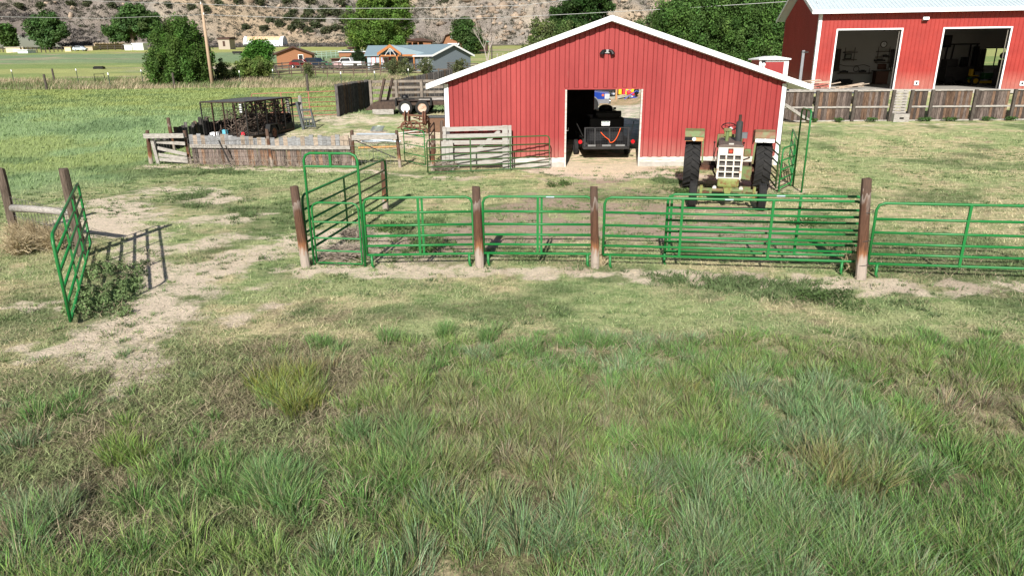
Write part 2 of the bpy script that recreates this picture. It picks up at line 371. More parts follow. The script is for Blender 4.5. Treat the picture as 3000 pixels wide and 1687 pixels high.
def turf_mat(m):
    """soil shows through the turf in ragged patches; turf itself mottles between green and straw"""
    nt = m.node_tree; N = nt.nodes; L = nt.links; tc = N.new('ShaderNodeTexCoord')
    first = [l for l in L if l.from_node.type == 'VERTEX_COLOR'][0]; tgt = first.to_socket; src = first.from_socket
    def noise(s, st, d=8, r=.7):
        mp = N.new('ShaderNodeMapping'); mp.inputs['Scale'].default_value = st; L.new(tc.outputs['Object'], mp.inputs[0]); n = N.new('ShaderNodeTexNoise'); n.inputs['Scale'].default_value = s; n.inputs['Detail'].default_value = d; n.inputs['Roughness'].default_value = r; L.new(mp.outputs[0], n.inputs['Vector']); return n.outputs['Fac']
    def mrange(v, a, b, c=0, d=1):
        q = N.new('ShaderNodeMapRange'); q.interpolation_type = 'SMOOTHSTEP'; q.inputs[1].default_value = a; q.inputs[2].default_value = b; q.inputs[3].default_value = c; q.inputs[4].default_value = d; L.new(v, q.inputs[0]); return q.outputs[0]
    def mix(f, a, b, mode='MIX'):
        x = N.new('ShaderNodeMix'); x.data_type = 'RGBA'; x.blend_type = mode
        if isinstance(f, float): x.inputs[0].default_value = f
        else: L.new(f, x.inputs[0])
        for k, v in ((6, a), (7, b)):
            if isinstance(v, tuple): x.inputs[k].default_value = v
            else: L.new(v, x.inputs[k])
        return x.outputs[2]
    mott = mrange(noise(2.6, (.7, 1.2, 1), 10, .75), .41, .57)
    ma = N.new('ShaderNodeAttribute'); ma.attribute_name = 'Mottle'; mf = N.new('ShaderNodeMath'); mf.operation = 'MULTIPLY'; L.new(ma.outputs['Fac'], mf.inputs[0]); mf.inputs[1].default_value = 1.0
    turf = mix(mf.outputs[0], src, mix(mott, (.60, .76, .56, 1), (1.22, 1.16, 1.14, 1)), 'MULTIPLY')
    sa = N.new('ShaderNodeVertexColor'); sa.layer_name = 'Soil'; sm = N.new('ShaderNodeAttribute'); sm.attribute_name = 'SoilMask'
    ad = N.new('ShaderNodeMath'); ad.operation = 'ADD'; L.new(sm.outputs['Fac'], ad.inputs[0]); nz = N.new('ShaderNodeMath'); nz.operation = 'MULTIPLY_ADD'; nz.inputs[1].default_value = 3.4; nz.inputs[2].default_value = -1.75; L.new(noise(2.2, (.8, 1.1, 1), 12, .80), nz.inputs[0]); L.new(nz.outputs[0], ad.inputs[1])
    f = mrange(ad.outputs[0], .30, .95)
    L.new(mix(f, turf, sa.outputs['Color']), tgt)
turf_mat(gm)
go = npmesh('ground', V, T, gm, gcol(V[:, 0], V[:, 1], nosoil=True), smooth_=True); go['kind'] = 'structure'
sc_, sm_ = gcol(V[:, 0], V[:, 1], soilonly=True)
a = go.data.color_attributes.new('Soil', 'FLOAT_COLOR', 'POINT'); c4 = np.ones((len(V), 4), np.float32); c4[:, :3] = sc_; a.data.foreach_set('color', c4.ravel())
tl_, lu_ = zones(V[:, 0], V[:, 1]); a = go.data.attributes.new('Mottle', 'FLOAT', 'POINT'); a.data.foreach_set('value', (np.clip(1-.9*lu_, 0, 1)*(1-.8*smooth(70, 90, V[:, 1]))).astype(np.float32))
a = go.data.attributes.new('SoilMask', 'FLOAT', 'POINT'); a.data.foreach_set('value', sm_.astype(np.float32))
# ------------------------------------------------------------ hillside
def HZ(x, y):
    t = np.maximum(y-292, 0); n = fbm(x*.010+2, y*.006, 71, 4)
    start = 292+18*(vn(x*.02, 0*y, 5)-.5)*2
    t = np.maximum(y-start, 0)
    gul = np.abs(fbm(x*.035+.3*vn(y*.02, x*.01, 4), y*.008, 73, 4)-.5)*2
    z = 10.1+(y-292)*.02+t*(.40+.34*n)-gul*np.minimum(t, 60)*.35
    z = z+(fbm(x*.12, y*.12, 77, 4)-.5)*np.minimum(t*.25, 7)
    z = z+np.floor(fbm(x*.03, y*.03, 79, 3)*6)/6*np.minimum(t*.3, 6)*smooth(-60, 0, x)
    bench = smooth(-140, -105, x)*smooth(-40, -60, x)*smooth(292, 305, y)*smooth(385, 350, y); z = z*(1-.45*bench)+(10.1+(y-292)*.30)*.45*bench
    return z
def hcol(x, y):
    n = fbm(x*.03, y*.03, 81, 4); n2 = fbm(x*.15, y*.15, 83, 4)
    c = gmix(np.array([.385, .33, .265])*np.ones(np.shape(x)+(3,)), [.29, .26, .225], smooth(.4, .6, n2))
    c = gmix(c, [.22, .185, .165], smooth(.45, .65, n)*.7*smooth(20, -40, x)); c = gmix(c, [.42, .33, .235], smooth(.55, .68, fbm(x*.02, y*.04, 85, 3)))
    c = gmix(c, [.175, .15, .135], smooth(305, 293, y)*.6*smooth(-60, -90, x)); c = gmix(c, [.43, .33, .22], smooth(-150, -120, x)*smooth(-85, -100, x)*smooth(300, 310, y)*smooth(340, 330, y)*.6)
    return c
V, T = fan(286, 620, 300, 520, lambda Y: 200+.9*Y, HZ, 1.6)
hm = ground_mat('hill_soil', (.12, .5, 1.6), (.12, .2, .28), 1.0)
ho = npmesh('hillside', V, T, hm, hcol(V[:, 0], V[:, 1]), smooth_=True); ho['kind'] = 'structure'
# rocks and sage on the hillside
def icoblob(n, pts, size, colf, name, mat, kind='stuff', squash=.7):
    """many small lumpy solids in one mesh"""
    ph = (1+5**.5)/2; B = np.array([(-1, ph, 0), (1, ph, 0), (-1, -ph, 0), (1, -ph, 0), (0, -1, ph), (0, 1, ph), (0, -1, -ph), (0, 1, -ph), (ph, 0, -1), (ph, 0, 1), (-ph, 0, -1), (-ph, 0, 1)])/1.9
    FT = np.array([(0, 11, 5), (0, 5, 1), (0, 1, 7), (0, 7, 10), (0, 10, 11), (1, 5, 9), (5, 11, 4), (11, 10, 2), (10, 7, 6), (7, 1, 8), (3, 9, 4), (3, 4, 2), (3, 2, 6), (3, 6, 8), (3, 8, 9), (4, 9, 5), (2, 4, 11), (6, 2, 10), (8, 6, 7), (9, 8, 1)])
    n = len(pts); d = B[None]*(1+.62*RNG.standard_normal((n, 12, 3))*.5)*RNG.uniform(.55, 1.5, (n, 1, 3))
    d = d*size[:, None, None]*np.array([1, 1, squash])*(.8+.5*RNG.random((n, 1, 3)))
    V = (pts[:, None, :]+d).reshape(-1, 3); T = (FT[None]+np.arange(n)[:, None, None]*12).reshape(-1, 3)
    col = np.repeat(colf, 12, 0); col = col*(.85+.3*RNG.random((len(col), 1)))
    o = npmesh(name, V, T, mat, col); return o
def scat(n, x0, x1, y0, y1, dens):
    x = RNG.uniform(x0, x1, n); y = RNG.uniform(y0, y1, n); k = RNG.random(n) < dens(x, y); return x[k], y[k]
rockm = M('hill_rock', (.8, .8, .8), .95, var=.25, scale=.8, vc=True, bump=.15)
x, y = scat(16000, -330, 330, 296, 420, lambda x, y: .10+.75*smooth(-40, 0, x)*smooth(.42, .6, fbm(x*.03, y*.03, 91, 3)))
s = RNG.gamma(1.6, .40, len(x))+.25
o = icoblob(0, np.stack([x, y, HZ(x, y)+s*.1], 1), s, np.array([.40, .31, .235])*(.7+.5*RNG.random((len(x), 1))), 'hillside_rocks', rockm)
tag(o, 'tan boulders and broken ledges scattered over the dry hillside', 'rocks', kind='stuff')
LV = []
def leafcloud(P, size, colr, n_per, rad, sq=.8):
    """leaf-sized triangles around centres P"""
    k = len(P)*n_per; c = np.repeat(P, n_per, 0); rr = np.repeat(rad, n_per)
    d = RNG.standard_normal((k, 3)); d /= np.linalg.norm(d, axis=1)[:, None]; q = RNG.random(k)**.45
    c = c+d*(rr*q)[:, None]*np.array([1, 1, sq]); return c, np.repeat(colr, n_per, 0)
def tris(c, size, col):
    k = len(c); a = RNG.standard_normal((k, 3)); a /= np.linalg.norm(a, axis=1)[:, None]
    b = np.cross(a, RNG.standard_normal((k, 3))); b /= np.linalg.norm(b, axis=1)[:, None]
    s = (size*(.6+.8*RNG.random(k)))[:, None]
    V = np.stack([c-a*s, c+b*s*.6, c+a*s, c-b*s*.6], 1).reshape(-1, 3); T = np.arange(4*k).reshape(-1, 4)
    return V, T, np.repeat(col*(.75+.5*RNG.random((k, 1))), 4, 0)
x, y = scat(30000, -330, 330, 293, 425, lambda x, y: .42+.58*smooth(.34, .50, fbm(x*.035, y*.035, 95, 3))*(.35+.65*smooth(30, -20, x))*(1-.85*smooth(-150, -120, x)*smooth(-85, -100, x)*smooth(298, 305, y)*smooth(345, 335, y)))
s = RNG.gamma(2.0, .42, len(x))+.50; pc = np.stack([x, y, HZ(x, y)+s*.4], 1)
cc = np.array([.115, .115, .08])*(.65+.7*RNG.random((len(x), 1)))*np.array([1, 1, 1]); cc = cc+np.array([.03, .02, .03])*RNG.random((len(x), 1))
c, col = leafcloud(pc, 0, cc, 24, s*.95, .7); V, T, col = tris(c, np.full(len(c), .26), col)
o = npmesh('sagebrush', V, T, leafm, col); tag(o, 'grey green sagebrush and scrub dotted across the dry hillside', 'sagebrush', kind='stuff')
# grey sage belt at the hill foot
x, y = scat(5000, -320, -60, 284, 300, lambda x, y: .8*smooth(.35, .5, fbm(x*.04, y*.1, 97, 3)))
s = RNG.random(len(x))*.7+.7; pc = np.stack([x, y, np.maximum(G(x, y)*1., HZ(x, y))+s*.3], 1)
c, col = leafcloud(pc, 0, np.array([.15, .135, .125])*(.7+.6*RNG.random((len(x), 1))), 22, s, .6); V, T, col = tris(c, np.full(len(c), .3), col)
o = npmesh('sage_belt', V, T, leafm, col); tag(o, 'belt of grey brush along the foot of the hillside behind the far field', 'brush', kind='stuff')
# ------------------------------------------------------------ grass geometry
def blades(x, y, h, w, lean, az, col, name, z0=None):
    n = len(x); z = G(x, y)-.01 if z0 is None else z0
    fa = RNG.uniform(0, 2*math.pi, n); fx, fy = np.cos(fa)*w, np.sin(fa)*w; lx, ly = np.cos(az)*lean*h, np.sin(az)*lean*h
    def pt(k, s_, t): return np.stack([x+fx*s_*k+lx*t*t, y+fy*s_*k+ly*t*t, z+h*t*(1-.25*lean*t)], 1)
    V = np.stack([pt(1, -.5, 0), pt(1, .5, 0), pt(.8, -.5, .5), pt(.8, .5, .5), pt(0, 0, 1)], 1).reshape(-1, 3)
    i = np.arange(n)[:, None]*5; T = (i[:, :, None]+np.array([[0, 1, 3], [0, 3, 2], [2, 3, 4]])[None]).reshape(-1, 3)
    k = np.array([1, 1, 1, 1, 1.08]); cc = (col[:, None, :]*k[None, :, None]).reshape(-1, 3)
    return npmesh(name, V, T, grassm, cc)
def sampl(n, x0f, x1f, y0, y1, pw=1):
    y = y0+(y1-y0)*RNG.random(n)**pw; u = RNG.random(n); x = x0f(y)*(1-u)+x1f(y)*u; return x, y
XL = lambda y: -(3.4+.80*y); XR = lambda y: (3.4+.80*y)
def blocked(x, y):
    b = (x > -2.5) & (x < 10.0) & (y > 25.2) & (y < 34)
    return b | ((x > 19) & (y > 45.5) & (y < 53))
# tall foreground: clumps
PAL = np.array([[.205, .335, .145], [.24, .345, .18], [.235, .345, .10], [.275, .30, .14], [.33, .29, .19], [.155, .295, .085]])
def clumpfield():
    X = []; Y = []; H = []; Wd = []; LE = []; AZ = []; CO = []
    tx, ty = sampl(5600, XL, XR, 2.2, 12.0, .8); tall, _ = zones(tx, ty); m = smask(tx, ty, SOIL)
    lf = smooth(-.9, -2.2, tx+(ty-6)*.15)   # left foreground is finer and browner
    p = tall*(1-.9*np.clip(m, 0, 1))*(.15+.30*smooth(-.5, 1, tx)+.70*smooth(.38, .58, fbm(tx*.45, ty*.45, 101, 3)))*(1-.86*lf*smooth(3.6, 5.2, ty)); keep = RNG.random(len(tx)) < p; tx = tx[keep]; ty = ty[keep]
    sp = []
    for X_, Y_ in zip(tx, ty):
        q = vn(X_*.6+3, Y_*.6, 107)*.7+random.random()*.3
        ci = 0 if q < .30 else 1 if q < .45 else 5 if q < .60 else 2 if q < .74 else 3 if q < .90 else 4
        big = random.random()**1.2; sz = .06+.15*big*big+.05*smooth(7, 4, Y_)
        sp.append((X_, Y_, float(sz), PAL[ci], float((.11+.25*big+.06*float(smooth(7, 4, Y_)))*(1-.35*smooth(6.5, 8.5, Y_))), int(80+170*big)))
    def cl(px, py, r, col, h, n): v = gp(px, py); sp.append((v.x, v.y, r, np.array(col), h, n))
    for i in range(16): cl(740+random.random()*190, 1115+random.random()*100, .15, (.25, .29, .07), .36, 150)
    for q in range(5): cl(800+40*q, 1090, .15, (.26, .23, .12), .42, 60)
    for i in range(14): cl(2380+random.random()*210, 1330+random.random()*130, .13, (.27, .265, .11) if i % 3 else (.18, .26, .08), .44, 130)
    for i in range(5): cl(1990+random.random()*50, 1110+random.random()*60, .11, (.25, .27, .09), .30, 60)
    for (px_, py_, k, w_) in ((1425, 985, 5, 30), (1550, 1035, 5, 35), (1740, 1010, 9, 70), (960, 1020, 4, 40), (1145, 1000, 4, 30), (1290, 990, 4, 25)):
        for i in range(k): cl(px_+random.uniform(-w_, w_), py_+random.uniform(-14, 14), .11, (.16, .29, .09), .28, 130)
    for i in range(8): cl(1810+random.random()*130, 1390+random.random()*70, .12, (.22, .31, .17), .32, 110)
    for i in range(9): cl(2860+random.random()*140, 1040+random.random()*90, .12, (.14, .24, .06), .34, 130)
    for i in range(14): cl(740+random.random()*160, 1400+random.random()*130, .13, (.17, .30, .11), .38, 140)
    for i in range(12): cl(1020+random.random()*200, 1260+random.random()*120, .13, (.19, .32, .12), .40, 140)
    for i in range(8): cl(320+random.random()*100, 1310+random.random()*70, .11, (.22, .33, .08), .32, 130)
    for i in range(9): cl(40+random.random()*160, 1490+random.random()*70, .12, (.25, .31, .17), .34, 110)
    for i in range(26): cl(2050+random.random()*850, 1500+random.random()*200, .14, (.16, .29, .085) if i % 2 else (.21, .32, .14), .42, 150)
    for i in range(14): cl(1200+random.random()*500, 1480+random.random()*150, .13, (.20, .31, .15), .42, 140)
    for X_, Y_, r, c, h, n in sp:
        n = int(n*1.25)
        a = RNG.uniform(0, 2*math.pi, n); q = np.sqrt(RNG.random(n)); rr_ = q*r*(1+.45*np.cos(2*a+X_*9)+.3*np.cos(3*a+Y_*7)); X.append(X_+np.cos(a)*rr_); Y.append(Y_+np.sin(a)*rr_)
        H.append(h*.85*(.4+.65*RNG.random(n))); LE.append((.15+.55*q)*(.6+.6*RNG.random(n))); AZ.append(a+RNG.normal(0, .5, n)); Wd.append(np.full(n, .0052)*(.7+.7*RNG.random(n)))
        cc = c*(.40+1.15*RNG.random((n, 1)))*(1+RNG.normal(0, .08, (n, 3))); kk = RNG.random(n) < .14; cc[kk] = PAL[RNG.integers(0, 6, kk.sum())]*(.5+.9*RNG.random((kk.sum(), 1))); k = RNG.random(n) < .12; cc[k] = np.array([.33, .28, .18])*(.7+.5*RNG.random((k.sum(), 1))); CO.append(cc)
    cat = np.concatenate; return cat(X), cat(Y), cat(H), cat(Wd), cat(LE), cat(AZ), np.clip(cat(CO), 0, 1)
X_, Y_, H_, W_, L_, A_, C_ = clumpfield(); print('tall blades', len(X_))
o = blades(X_, Y_, H_, W_, L_, A_, C_, 'tall_grass'); tag(o, 'tall tufted blue green and olive grass filling the foreground', 'tall grass', kind='stuff')
# understory of brown green fine stems in the foreground
x, y = sampl(230000, XL, XR, 2.2, 12.0, .9); tall, _ = zones(x, y); m = smask(x, y, SOIL)
k = RNG.random(len(x)) < tall*(1-.92*np.clip(m, 0, 1)); x = x[k]; y = y[k]; n = len(x)
q = fbm(x*.5, y*.5, 111, 3)[:, None]; q3 = fbm(x*1.3, y*1.3, 113, 3)[:, None]
cc = np.where(RNG.random((n, 1)) < smooth(.35, .65, q)*.75, np.array([.30, .235, .175]), np.where(q3 > .5, np.array([.255, .29, .13]), np.array([.21, .27, .12])))*(.5+1.0*RNG.random((n, 1)))
o = blades(x, y, .03+.09*RNG.random(n)**1.8, np.full(n, .006), .3+.8*RNG.random(n), RNG.uniform(0, 6.28, n), cc, 'foreground_stems'); tag(o, 'fine brown and olive grass stems between the foreground tufts', 'grass', kind='stuff')
x, y = sampl(130000, lambda y: XL(y), lambda y: -1.2+0*y, 3.2, 10.0, .9); tall, _ = zones(x, y); m = smask(x, y, SOIL)
k = RNG.random(len(x)) < tall*(1-.95*np.clip(m, 0, 1))*(.35+.65*smooth(.38, .56, fbm(x*2.2, y*2.2, 115, 3))); x = x[k]; y = y[k]; n = len(x); q = fbm(x*.7, y*.7, 117, 3)[:, None]
cc = np.where(q > .46, np.array([.27, .315, .145]), np.array([.31, .275, .17]))*(.45+1.0*RNG.random((n, 1)))
o = blades(x, y, .05+.09*RNG.random(n), np.full(n, .009), .7+.9*RNG.random(n), RNG.uniform(0, 6.28, n), cc, 'olive_weeds'); tag(o, 'fine leaved olive and brown weed cover in the left foreground', 'weeds', kind='stuff')
# short grass of the corral and yards
x, y = sampl(210000, XL, XR, 6.0, 34, 1.0); tall, lush = zones(x, y); m = smask(x, y, SOIL)
k = (RNG.random(len(x)) < (1-tall)*(1-.93*np.clip(m, 0, 1))*(1-lush)*(.45+.55*smooth(.35, .6, fbm(x*1.1, y*1.1, 121, 3)))) & ~blocked(x, y); x = x[k]; y = y[k]; n = len(x)
cc = gcol(x, y, nosoil=True)*(.62+.8*RNG.random((n, 1)))*1.08
o = blades(x, y, (.03+.05*RNG.random(n))*(1+.02*y), .008+.0006*y*RNG.random(n), .4+.8*RNG.random(n), RNG.uniform(0, 6.28, n), cc, 'short_grass'); tag(o, 'short straw and green pasture grass around the corral panels', 'grass', kind='stuff')
x, y = sampl(190000, XL, XR, 6.5, 14.5, 1.0); tall, lush = zones(x, y); m = smask(x, y, SOIL)
k = (RNG.random(len(x)) < (1-.75*tall)*(1-.95*np.clip(m*1.15, 0, 1))*(.3+.7*smooth(.36, .56, fbm(x*1.7, y*1.7, 125, 3)))); x = x[k]; y = y[k]; n = len(x)
cc = gmix(gcol(x, y, nosoil=True), [.20, .29, .13], smooth(.50, .64, fbm(x*.8, y*.8, 127, 3))*.6)*(.6+.8*RNG.random((n, 1)))
o = blades(x, y, .03+.06*RNG.random(n), .006+.004*RNG.random(n), .4+.9*RNG.random(n), RNG.uniform(0, 6.28, n), cc, 'near_lawn'); tag(o, 'short tangled green and straw grass between the front panels and the tall tufts', 'grass', kind='stuff')
x, y = sampl(26000, XL, XR, 2.2, 14, .9); k = fbm(x*1.1, y*1.1, 128, 3) > .52; x = x[k]; y = y[k]; n = len(x)
o = blades(x, y, .05+.12*RNG.random(n), np.full(n, .006), 1.6+1.0*RNG.random(n), RNG.uniform(0, 6.28, n), np.array([.55, .45, .31])*(.6+.6*RNG.random((n, 1))), 'dead_thatch', z0=G(x, y)+.03+.06*RNG.random(n)); tag(o, 'flattened dead straw lying across the foreground grass', 'straw', kind='stuff')
def tuftfield(n, y0, y1, name, label, hs, pal, seed_, dens):
    x, y = sampl(n, XL, XR, y0, y1, 1.0); k = (RNG.random(n) < dens(x, y)) & ~blocked(x, y); x = x[k]; y = y[k]; n = len(x); nb = 26
    r = (.03+.10*RNG.random(n)**2)*(1+.02*y); a = RNG.uniform(0, 6.28, (n, nb)); q = np.sqrt(RNG.random((n, nb))); X = (x[:, None]+np.cos(a)*q*r[:, None]*1.5).ravel(); Y = (y[:, None]+np.sin(a)*q*r[:, None]).ravel()
    c = pal[RNG.integers(0, len(pal), n)]; c = np.repeat(c, nb, 0)*(.55+.8*RNG.random((n*nb, 1))); h = np.repeat(hs[0]+hs[1]*RNG.random(n), nb)*(.5+.6*RNG.random(n*nb))
    o = blades(X, Y, h, .006+.0005*Y, .5+.6*RNG.random(n*nb), a.ravel(), c, name); tag(o, label, 'grass tufts', kind='stuff')
tuftfield(9000, 8.2, 32, 'yard_tufts', 'small dark and light green tufts dotted over the pasture, yard and dirt track', (.04, .07), np.array([[.13, .20, .08], [.17, .25, .10], [.22, .30, .12], [.12, .17, .08]]), 3, lambda x, y: .08+.92*smooth(.47, .60, fbm(x*.8, y*.8, 151, 4))*(1-zones(x, y)[1]))
# dark weeds
wp = []
for pts, r, w in DARK:
    for (ax, ay_), (bx, by) in zip(pts[:-1], pts[1:]):
        nn = int(90*math.hypot(bx-ax, by-ay_)+20); t = RNG.random(nn); wp.append(np.stack([ax+(bx-ax)*t+RNG.normal(0, r, nn), ay_+(by-ay_)*t+RNG.normal(0, r, nn)], 1))
wp = np.concatenate(wp); x = wp[:, 0]; y = wp[:, 1]; k = fbm(x*1.6, y*1.6, 131, 3) > .52; x = np.repeat(x[k], 16)+RNG.normal(0, .06, k.sum()*16); y = np.repeat(y[k], 16)+RNG.normal(0, .06, k.sum()*16); n = len(x)
o = blades(x, y, .06+.10*RNG.random(n), np.full(n, .016), .4+.8*RNG.random(n), RNG.uniform(0, 6.28, n), np.array([.125, .18, .075])*(.6+.8*RNG.random((n, 1))), 'low_weeds'); tag(o, 'dark green low weeds in patches along the panel fence and in the corral', 'weeds', kind='stuff')
# lush field
x, y = sampl(130000, lambda y: -(8+1.0*y), lambda y: -2+0*y, 20, 76, .75); tall, lush = zones(x, y); k = (RNG.random(len(x)) < lush) & ~blocked(x, y); x = x[k]; y = y[k]; n = len(x)
o = blades(x, y, (.08+.14*RNG.random(n)), .010+.0006*y, .4+.6*RNG.random(n), RNG.normal(.2, 1.2, n), gcol(x, y, nosoil=True)*(.97+.1*RNG.random((n, 1)))*1.05, 'meadow_grass'); tag(o, 'lush green and yellow meadow grass in the field on the left', 'grass', kind='stuff')
# dry tall strip
x, y = sampl(60000, lambda y: -(10+1.0*y), lambda y: 4+0*y, 74, 97, 1); k = RNG.random(len(x)) < (.25+.75*smooth(.38, .55, fbm(x*.12, y*.2, 141, 3))); x = x[k]; y = y[k]; n = len(x)
cc = np.array([.45, .37, .25])*(.6+.7*RNG.random((n, 1))); kk = fbm(x*.15, y*.3, 143, 3)[:, None] > .52; cc = np.where(kk, np.array([.17, .21, .09])*(.7+.6*RNG.random((n, 1))), cc)
o = blades(x, y, (.25+.6*RNG.random(n)), np.full(n, .045), .3+.5*RNG.random(n), RNG.normal(.3, 1, n), cc, 'dry_grass_strip'); tag(o, 'strip of tall dry straw coloured grass beyond the meadow', 'dry grass', kind='stuff')
Z = lambda v: g(v[0], v[1])
# ------------------------------------------------------------ red barn
YB = 25.4; BD = 6.6
barn = thing('red_barn', 'low wide red metal barn with white gable trim and a dark open doorway', 'barn', (3.6, YB, 0))
def roofz(x, off=0): return (5.19-(3.5-x)*.3412 if x < 3.5 else 5.19-(x-3.5)*.3272)-.19+off
XA, XB_, D0, D1, DT = -2.37, 9.86, 2.02, 4.68, 2.75
w = MB()
def wallpoly(w, xa, xb, zb, y0, y1):
    xs = [xa]+([3.5] if xa < 3.5 < xb else [])+[xb]
    w.prism([(xa, zb)]+[(xb, zb)]+[(x, roofz(x)) for x in reversed(xs)], y0, y1)
wallpoly(w, XA, D0, .33, YB, YB+.04); wallpoly(w, D1, XB_, .33, YB, YB+.04); wallpoly(w, D0, D1, DT, YB, YB+.04)
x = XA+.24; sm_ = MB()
while x < XB_-.1:
    zb = .33
    if D0-.06 < x < D1+.06: zb = DT+.05
    w.prism([(x-.072, YB), (x-.058, YB-.03), (x+.058, YB-.03), (x+.072, YB)], zb+.004, roofz(x)-.01, 'z')
    for s_ in (-.079, .079): sm_.bb(x+s_-.008, x+s_+.008, YB-.004, YB+.002, zb+.006, roofz(x)-.012)  # thin dark strips: rib shade put into colour at both edges
    x += .345
w.build('siding', red, barn, world=True); sm_.build('rib_shade_strips', ribshade, barn, world=True)
w = MB(); 
for yy in (YB+BD,):
    for xa, xb, zb in ((XA, 3.79, 0), (8.2, XB_, 0), (3.79, 8.2, 2.95)): wallpoly(w, xa, xb, zb-.1 if zb == 0 else zb, yy-.05, yy)
w.bb(XA, XA+.04, YB+.05, YB+BD-.06, -.1, roofz(XA)-.02); w.bb(XB_-.04, XB_, YB+.05, YB+BD-.06, -.1, roofz(XB_)-.02)
w.build('side_and_back_walls', red, barn, world=True)
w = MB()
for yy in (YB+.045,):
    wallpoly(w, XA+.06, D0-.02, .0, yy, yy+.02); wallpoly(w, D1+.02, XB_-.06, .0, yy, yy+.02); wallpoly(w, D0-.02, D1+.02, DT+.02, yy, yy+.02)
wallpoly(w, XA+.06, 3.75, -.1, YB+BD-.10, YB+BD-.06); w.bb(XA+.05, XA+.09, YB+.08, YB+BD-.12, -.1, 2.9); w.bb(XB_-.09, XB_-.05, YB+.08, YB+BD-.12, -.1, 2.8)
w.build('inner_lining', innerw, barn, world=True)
w = MB()
w.prism([(-2.95, 2.80), (3.5, 5.0), (3.5, 5.16), (-2.95, 2.96)], YB-.30, YB+BD+.3); w.prism([(3.5, 5.0), (10.62, 2.67), (10.62, 2.83), (3.5, 5.16)], YB-.30, YB+BD+.3)
w.build('roof', whitemt, barn, world=True)
w = MB()
w.prism([(-2.98, 2.80), (3.5, 5.01), (3.5, 5.195), (-2.98, 2.985)], YB-.34, YB-.302); w.prism([(3.502, 5.01), (10.65, 2.67), (10.65, 2.855), (3.502, 5.195)], YB-.34, YB-.302)
w.build('gable_trim', white, barn, world=True)
for a, b in ((XA-.02, XA+.15), (XB_-.15, XB_+.02)):
    MB().bb(a, b, YB-.035, YB-.0, .02, roofz((a+b)/2)-.05).bb(a if a < 0 else b-.02, a+.02 if a < 0 else b, YB-.035, YB+.12, .02, roofz((a+b)/2)-.05).build('corner_trim', white, barn, world=True)
for a, b in ((XA+.15, D0-.06), (D1+.06, XB_-.15)):
    MB().bb(a, b, YB-.03, YB+.03, .15, .345).build('base_board', whitew, barn, world=True)
    MB().bb(a, b, YB-.015, YB+.03, -.1, .15).build('sill', concrete, barn, world=True)
for a, b in ((D0-.06, D0), (D1, D1+.06)): MB().bb(a, b, YB-.04, YB+.065, -.02, DT+.0 if 0 else DT-.005).build('door_jamb', whitew, barn, world=True)
MB().bb(D0-.06, D1+.06, YB-.045, YB+.06, DT-.005, DT+.045).build('door_head', red, barn, world=True)
h = MB().tube([(D0-.0, YB-.06, 1.32), (D0+.07, YB-.06, 1.32), (D0+.07, YB-.06, 1.42)], .012).build('door_handle', chrome, barn, world=True)
# twin barn floodlight
lp = ay(1778, 154, YB); t = thing('gable_lamp', 'black two headed lamp mounted on the red barn gable', 'lamp', (lp.x, YB, lp.z))
MB().box(0, -.05, .03, .16, .08, .12).build('mount', M('grey_mount', (.3, .3, .3), .6), t)
for s in (-1, 1):
    q = MB(); q.tube([(s*.05, -.09, .06), (s*.14, -.11, .04), (s*.20, -.14, -.07)], [.045, .06, .085], 10); q.build('lamp_head', black, t)
    MB().cyl((s*.20, -.141, -.072), (s*.204, -.15, -.09), .07, .07).build('lens', glass, t)
# ------------------------------------------------------------ white weathered board gate against the barn
a0 = ay(1300, 500, 25.0); t = thing('board_gate', 'weathered white wooden board gate leaning on the red barn behind the low green gate', 'gate', (a0.x, 25.08, 0))
L_ = 2.45
for i, z in enumerate((.22, .45, .68, .93, 1.17, 1.43)):
    MB().beam((0, 0, z+random.uniform(-.02, .02)), (L_, 0, z+.03), .03, .15).build('board', boardw, t)
MB().beam((.05, -.05, .05), (.08, -.05, 1.52), .11, .05).build('upright', boardw, t)
MB().beam((L_-.2, -.05, .02), (L_-.2, -.05, 1.55), .2, .05).build('upright', boardw, t); MB().beam((L_-.02, -.06, .02), (L_-.02, -.06, 1.55), .1, .05).build('upright', boardw, t)
MB().beam((.5, .04, .1), (L_-.4, .04, 1.35), .025, .12).build('brace', boardw, t)
a0 = ay(1298, 500, 24.9); t = thing('short_plank_panel', 'short grey white vertical plank panel standing before the board gate', 'panel', (a0.x-.02, 24.85, 0))
for i in range(3): MB().bb(i*.14, i*.14+.13, -.02, .02, 0, 1.02+.02*i).build('plank', boardw, t)
MB().bb(0, .42, -.045, -.02, .85, .93).build('rail', boardw, t)
